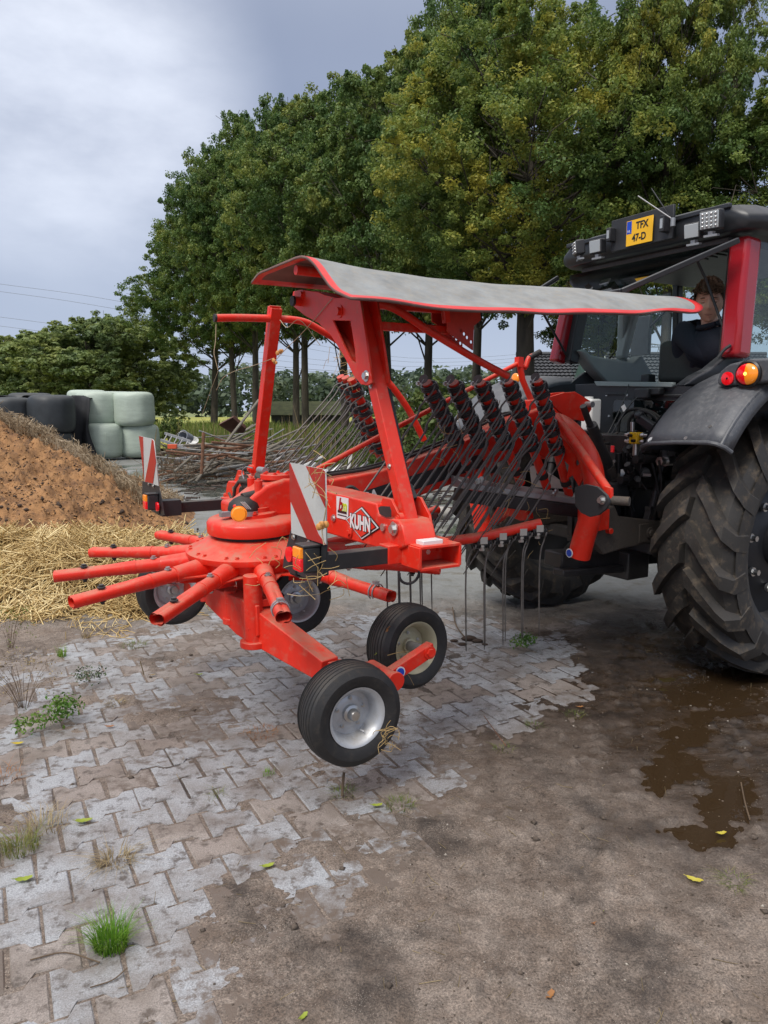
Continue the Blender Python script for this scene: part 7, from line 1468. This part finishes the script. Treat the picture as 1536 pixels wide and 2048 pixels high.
for sx_ in (-1, 1):
    g = G(); g.ball(HP(sx_*.031, .0775, .016), .0125, 14, 10, (hx, hf, hu), (1.15, .9, .75)); g.build('eyelid', SKIN, hd)
    g = G(); g.tube([HP(sx_*.031+q*.013, .0885-.004*abs(q), .0105-.0015*(1-q*q)) for q in np.linspace(-1, 1, 7)], [.0006, .0013, .0016, .0017, .0016, .0013, .0006], 6); g.build('eyelashes', dark, hd)
    g = G(); g.tube([HP(sx_*.030+q*.017, .0925-.006*abs(q)**2, .037-.003*q*q) for q in np.linspace(-1, 1, 7)], [.001, .0026, .003, .003, .0028, .002, .0008], 6); g.build('eyebrow', HAIR, hd)
    g = G(); e_ = HP(sx_*.078, -.008, .0); g.tube([HP(sx_*(.077+.007*math.sin(q)), -.010-.012*math.cos(q), .0+.028*math.sin(q-1.57)*1.0) for q in np.linspace(0, 3.14, 9)], .0055, 8); g.ball(e_, .017, 12, 8, (hx, hf, hu), (.35, .8, 1.4)); g.build('ear', SKIN, hd)
g = G(); g.tube([HP(q*.021, .0965-.010*q*q, -.0575+.0025*q*q) for q in np.linspace(-1, 1, 9)], [.0008, .0018, .0024, .0026, .0024, .0026, .0024, .0018, .0008], 6); g.build('lips', LIP, hd)
# left hand resting on the console edge: palm, four fingers and thumb
fw = (haL-elL).normalized(); sdv = fw.cross(UP).normalized(); g = G(); pc = haL+fw*.05; g.ball(pc, .042, 14, 10, (fw, sdv, UP), (1.1, .95, .42))
for k, (o_, ln) in enumerate(((-.028, .066), (-.009, .076), (.010, .072), (.028, .056))):
    b_ = pc+fw*.035+sdv*o_; g.tube(smooth_path([b_, b_+fw*ln*.45+UP*.006, b_+fw*ln*.8-UP*.012, b_+fw*ln-UP*.034], 3), [.0095]*7+[.0088, .0082, .006], 8)
b_ = pc-sdv*.036; g.tube(smooth_path([b_, b_-sdv*.022+fw*.02-UP*.006, b_-sdv*.026+fw*.05-UP*.018], 3), [.0115, .0115, .011, .0105, .010, .009, .007], 8); g.build('hand', SKIN, DR)

# ================================================================== WEEDS, LEAVES, SMALL THINGS ON THE YARD
def tuft(px, py, n, h, r, m, label, seed, lean=.6, w=.0016, cat='grass tuft', name='grass_tuft', group=None, z=.0):
    c = onZ(px, py, z); R_ = np.random.RandomState(seed); e = thing(name, label, cat, c, group)
    a = R_.uniform(0, 6.28, n); q = r*np.sqrt(R_.rand(n)); bx = np.stack([np.cos(a)*q, np.sin(a)*q, np.zeros(n)-.004], 1)+np.array(c); hh_ = h*R_.uniform(.45, 1.1, n); a2 = a+R_.normal(0, .7, n); ln = np.stack([np.cos(a2), np.sin(a2), 0*a2], 1)*(hh_*lean*R_.rand(n))[:, None]
    s = np.stack([-np.sin(a2), np.cos(a2), 0*a2], 1)*w; segs = []
    for t in (0, .35, .7, 1.): segs += [bx+np.array([0, 0, 1.])*(hh_*(t-.25*t*t*lean*1.2))[:, None]+ln*(t*t)-s*(1-t*.9), bx+np.array([0, 0, 1.])*(hh_*(t-.25*t*t*lean*1.2))[:, None]+ln*(t*t)+s*(1-t*.9)]
    Vt = np.stack(segs, 1).reshape(-1, 3); i = np.arange(n)[:, None]*8; F = np.stack([np.concatenate([i+k, i+k+1, i+k+3, i+k+2], 1) for k in (0, 2, 4)], 1).reshape(-1, 4)
    arrmesh('blades', Vt, F, m, e, c, rndattr=np.repeat(R_.rand(n), 3)); return e
tuft(222, 1893, 420, .12, .05, GRASSG, 'bright green grass tuft growing alone from the pavers at the front', 1, .95)
tuft(42, 1700, 160, .11, .06, GRASSM, 'straggly grass clump at the picture edge above the bright tuft', 2, 1.3)
tuft(90, 1655, 120, .10, .09, DRYG, 'dead brown grass clump beside the straggly green one', 3, 1.5)
tuft(232, 1722, 130, .09, .06, DRYG, 'flattened dry grass wisp between the paver rows', 4, 2.2)
tuft(800, 1612, 110, .05, .06, GRASSM, 'olive grass patch in the soil below the nearest rake wheel', 5, 1.4)
tuft(1005, 1500, 60, .045, .05, GRASSM, 'sparse grass patch with a bare reddish twig', 6, 1.4)
tuft(1070, 1452, 50, .04, .05, GRASSM, 'small flat grass patch right of the reddish twig', 7, 1.5)
tuft(1150, 1432, 60, .045, .05, GRASSM, 'small green patch furthest along towards the tractor wheel', 8, 1.2)
tuft(124, 1312, 90, .09, .03, GRASSG, 'small upright green tuft in front of the straw', 9)
tuft(268, 1292, 110, .05, .09, GRASSM, 'low spreading grass patch in front of the rotor arms', 10, 1.5)
tuft(140, 1225, 70, .09, .06, GRASSM, 'weak green grass blades rising at the straw edge', 11, .9)
tuft(172, 1275, 60, .07, .03, DRYG, 'small dry seed tuft beside the upright green one', 12, .9)
tuft(536, 1548, 40, .035, .03, GRASSG, 'tiny green sprout left of the nearest rake wheel', 13)
tuft(1470, 1765, 110, .04, .05, GRASSM, 'uprooted grass sprig lying right of the yellow leaf', 14, 2.0)
tuft(686, 1585, 60, .05, .05, GRASSM, 'weed rosette with a brown stalk straight below the nearest wheel', 15, 1.8)
tuft(232, 1408, 70, .06, .05, DRYG, 'thin dry grass wisp beside the leafy weed', 16, 2.2)
tuft(520, 1465, 160, .03, .09, BLEAF, 'patch of brown moss flakes on the pavers left of the nearest wheel', 17, 2., cat='moss', name='moss_patch')
tuft(0, 1560, 110, .07, .09, BLEAF, 'reddish withered plant at the picture edge', 18, 1.6, cat='weed', name='withered_weed')
tuft(435, 1588, 26, .04, .03, GRASSM, 'short mossy green strip in a joint between rows', 19, 2.5)
def weed(px, py, h, r, n, m, label, seed, leaf=.022, name='leafy_weed', stems=7, cat='weed'):
    c = onZ(px, py); s_ = shrub(seed, r, h, n, 7, leaf, m, name, stems); s_.location = c; WL[s_] = c; tag(s_, label, cat); return s_
weed(128, 1445, .07, .06, 60, WEEDM, 'bright leafy green weed at the left of the pavers', 41, .018)
weed(66, 1470, .035, .05, 26, WEEDM, 'low leafy weed just left of the bright one', 42, .018)
weed(48, 1415, .26, .22, 60, DRYG, 'tall dry branching weed with tiny pale seed heads', 43, .010, 'dry_weed', 22)
weed(178, 1370, .04, .06, 34, mat('dull', (.05, .08, .03), .7), 'dark bluish green sprig in the earth above the leafy weed', 44, .014)
weed(20, 1300, .30, .16, 40, GRASSM, 'pale spindly weed in front of the straw at the picture edge', 45, .012, 'dry_weed', 10)
weed(1046, 1302, .05, .05, 34, WEEDM, 'small bright weed among pavers beneath the hanging tines', 46, .018)
weed(355, 700+0*1+535, .05, .08, 12, WEEDM, 'small weed at the straw edge under the rotor arms', 47, .016)
def stick(px, r, m, label, h=None, name='twig', cat='twig'):
    w = [onZ(x, y, .006+z) for x, y, z in px]; g = G(); g.tube(smooth_path(w, 4), r, 6); return tag(g.build(name, m), label, cat)
stick([(1012, 1492, 0), (990, 1462, .03), (968, 1432, .05)], .0022, RUST, 'bare reddish twig standing out of the soil patch')
stick([(684, 1592, 0), (686, 1565, .05), (688, 1545, .09)], .006, TWIG, 'brown stalk standing directly below the nearest wheel', name='dry_stalk', cat='stalk')
stick([(288, 1350, 0), (284, 1335, .05), (280, 1322, .09)], .003, DRYG, 'dry brown seed stalk standing on the bare soil', name='dry_stalk', cat='stalk')
stick([(60, 1920, .0), (130, 1905, .0), (200, 1925, .004)], .002, TWIG, 'thin twig lying on pavers left of the bright tuft')
stick([(180, 1975, 0), (225, 1960, 0), (255, 1935, .01)], .0018, TWIG, 'thin twig lying below the bright tuft')
stick([(1482, 1565, .0), (1490, 1605, .01), (1500, 1640, .0)], .003, TWIG, 'forked dry twig lying over the brown puddle')
stick([(905, 1215, .02), (912, 1250, .02), (930, 1275, 0)], .005, TWIG, 'pale root stick in the dirt clump under the tines')
for k, (px, py, r) in enumerate(((938, 1280, .035), (925, 1290, .02), (955, 1284, .025), (908, 1283, .018), (970, 1290, .014))):
    g = G(); g.ball(onZ(px, py)+UP*r*.3, r, 10, 7, sc=(1.6, 1, .6)); tag(g.build('dirt_clump', MATS['dark_clod']), ['largest dark soil clump, in the middle of the dug spot under the tines', 'soil clump just below the largest one, towards the nearest wheels', 'soil clump touching the largest one on the tractor side', 'soil clump furthest from the tractor in the dug spot', 'smallest soil clump, nearest the tractor in the dug spot'][k], 'clod', 'dark soil clumps under the tines')
def leaf(px, py, s, rot, m, label, seed, cat='leaf', curl=.25):
    c = onZ(px, py, .006); R_ = random.Random(seed); n = 9; vs = [(0, 0, 0)]; 
    e = bpy.data.meshes.new('fallen_leaf'); out_ = []
    for k in range(2*n):
        t = k/(2*n)*2*math.pi; rr = s*(.52+.12*math.cos(2*t)+.07*math.sin(7*t+seed)); x, y = math.cos(t)*rr, math.sin(t)*rr*.68; vs.append((x, y, .004+curl*(x*x/s+.6*y*y/s)+R_.uniform(0, .002)))
    fs = [(0, 1+k, 1+(k+1) % (2*n)) for k in range(2*n)]; cR_, sR_ = math.cos(rot), math.sin(rot)
    g = G(); g.add([c+V((x*cR_-y*sR_, x*sR_+y*cR_, z)) for x, y, z in vs], fs); g.tube([c+V((-s*.5*cR_, -s*.5*sR_, .008)), c+V((-s*.85*cR_, -s*.85*sR_, .012))], .0012, 5); o = g.build('fallen_leaf', m, smooth=60, merge=False); at = o.data.attributes.new('rnd', 'FLOAT', 'FACE'); at.data.foreach_set('value', [R_.random()]*len(o.data.polygons)); return tag(o, label, cat)
leaf(1389, 1761, .042, -.5, YLEAF, 'bright yellow leaf on the soil below the puddle', 1); leaf(168, 1643, .050, .2, GLEAF, 'yellow green leaf on the pavers near the straggly clump', 2)
leaf(1199, 1823, .026, -.8, GLEAF, 'small pale yellow leaf on the mud, left of the bright one', 3); leaf(1443, 1668, .032, .3, YLEAF, 'orange yellow leaf at the lower edge of the puddle', 4)
leaf(1100, 1992, .030, .9, BLEAF, 'reddish green leaf near the bottom of the picture', 5); leaf(754, 1612, .036, .2, GLEAF, 'yellow green leaf beside the olive grass patch', 6)
leaf(536, 1733, .036, .4, GLEAF, 'pale olive leaf on the pavers below the brown stalk', 7); leaf(36, 1488, .038, .2, YLEAF, 'yellowish leaf near the low weed at the picture edge', 8)
leaf(607, 2035, .024, 1.0, GLEAF, 'tiny green yellow leaf at the very bottom', 9); leaf(1160, 1415, .030, .2, BLEAF, 'orange brown leaf by the furthest green patch', 10)
leaf(48, 1760, .045, .3, GLEAF, 'narrow green leaf on the pavers at the picture edge', 11); leaf(398, 1350, .034, .2, GLEAF, 'pale leaf on the bare soil patch', 12)
leaf(220, 1454, .034, .1, BLEAF, 'light brown leaf right of the leafy weed', 13); leaf(600, 1264, .05, .1, GLEAF, 'pale yellow leaf under the rake beam', 14); leaf(211, 1267, .045, .1, DRYG, 'pale dry leaf near the seed tuft', 15)
leaf(305, 1351, .03, .4, DRYG, 'pale chip of leaf next to the dry seed stalk', 16); leaf(1194, 1849, .026, .4, BLEAF, 'small brown leaf under the pale yellow leaf', 17)
# leaf stuck to the middle wheel
lf = leaf(762, 1300, .05, .5, GLEAF, 'round olive leaf stuck on the tread of the middle rake wheel', 18); tgt = onY(762, 1300, 3.37)-LA*.0; lf.location = tgt; lf.rotation_euler = (1.35, 0, .2)
lf2 = leaf(775, 1258, .03, .5, BLEAF, 'red brown leaf bit stuck on the middle rake wheel', 19); lf2.location = onY(777, 1258, 3.36); lf2.rotation_euler = (1.2, 0, .5)
# grit, shell chips and crumbs over the soil
def scatter(n, xs, ys, rr, m, name, label, seed, dens=None):
    R_ = np.random.RandomState(seed); X = R_.uniform(*xs, n); Y = R_.uniform(*ys, n); k = (np.abs(X) < Y*.56+.2)
    if dens is not None: k &= dens(X, Y) > R_.rand(n)
    X, Y = X[k], Y[k]; n = len(X); Z = near_h(X, Y); r = R_.uniform(*rr, n)*(1+2*(R_.rand(n) > .96)); P = np.array([[1, 0, 0], [0, 1, 0], [-1, 0, 0], [0, -1, 0], [0, 0, .7], [0, 0, -.6]], float)
    Vt = (P[None]*r[:, None, None])*R_.uniform(.6, 1.4, (n, 1, 3)); a = R_.uniform(0, 6.28, n); c, s = np.cos(a)[:, None], np.sin(a)[:, None]; Vt = np.stack([Vt[..., 0]*c-Vt[..., 1]*s, Vt[..., 0]*s+Vt[..., 1]*c, Vt[..., 2]], -1)+np.stack([X, Y, Z+r*.25], 1)[:, None]
    i = np.arange(n)[:, None, None]*6; F = (i+np.array([[0, 1, 4], [1, 2, 4], [2, 3, 4], [3, 0, 4], [1, 0, 5], [2, 1, 5], [3, 2, 5], [0, 3, 5]])[None]).reshape(-1, 3)
    o = arrmesh(name, Vt.reshape(-1, 3), F, m, k=3); return tag(o, label, None, None, 'stuff')
scatter(16000, (-1.2, 3.2), (1.1, 4.6), (.0008, .0022), mat('shell_grit', (.36, .32, .27), .7, var=.3, vscale=200), 'shell_grit', 'pale grit and shell chips pressed in the soil', 61, lambda X, Y: np.clip(mud_field(X, Y)*1.2-.2, 0, 1)*np.clip(fbm(X*3, Y*3, 3)*3-1.0, .12, 1))
scatter(20000, (-3, 3.2), (1.1, 5.6), (.0014, .0050), mat('soil_crumb', (.085, .065, .05), .9, var=.4, vscale=100), 'soil_crumbs', 'dark crumbs of soil on the yard', 62, lambda X, Y: np.clip(mud_field(X, Y), .12, 1)*np.clip(fbm(X*5+4, Y*5, 3)*5-2.1, .05, 1))
straws(700, (-2.6, 2.2), (1.5, 5.4), lambda X, Y: np.where(fbm(X*1.4, Y*1.4+4, 3) > .46, near_h(X, Y)+.003, -1), DRYG, 'straw_bits', 'short bits of straw strewn over pavers and soil', .012, .07, .0010, 77, .002, -.05)
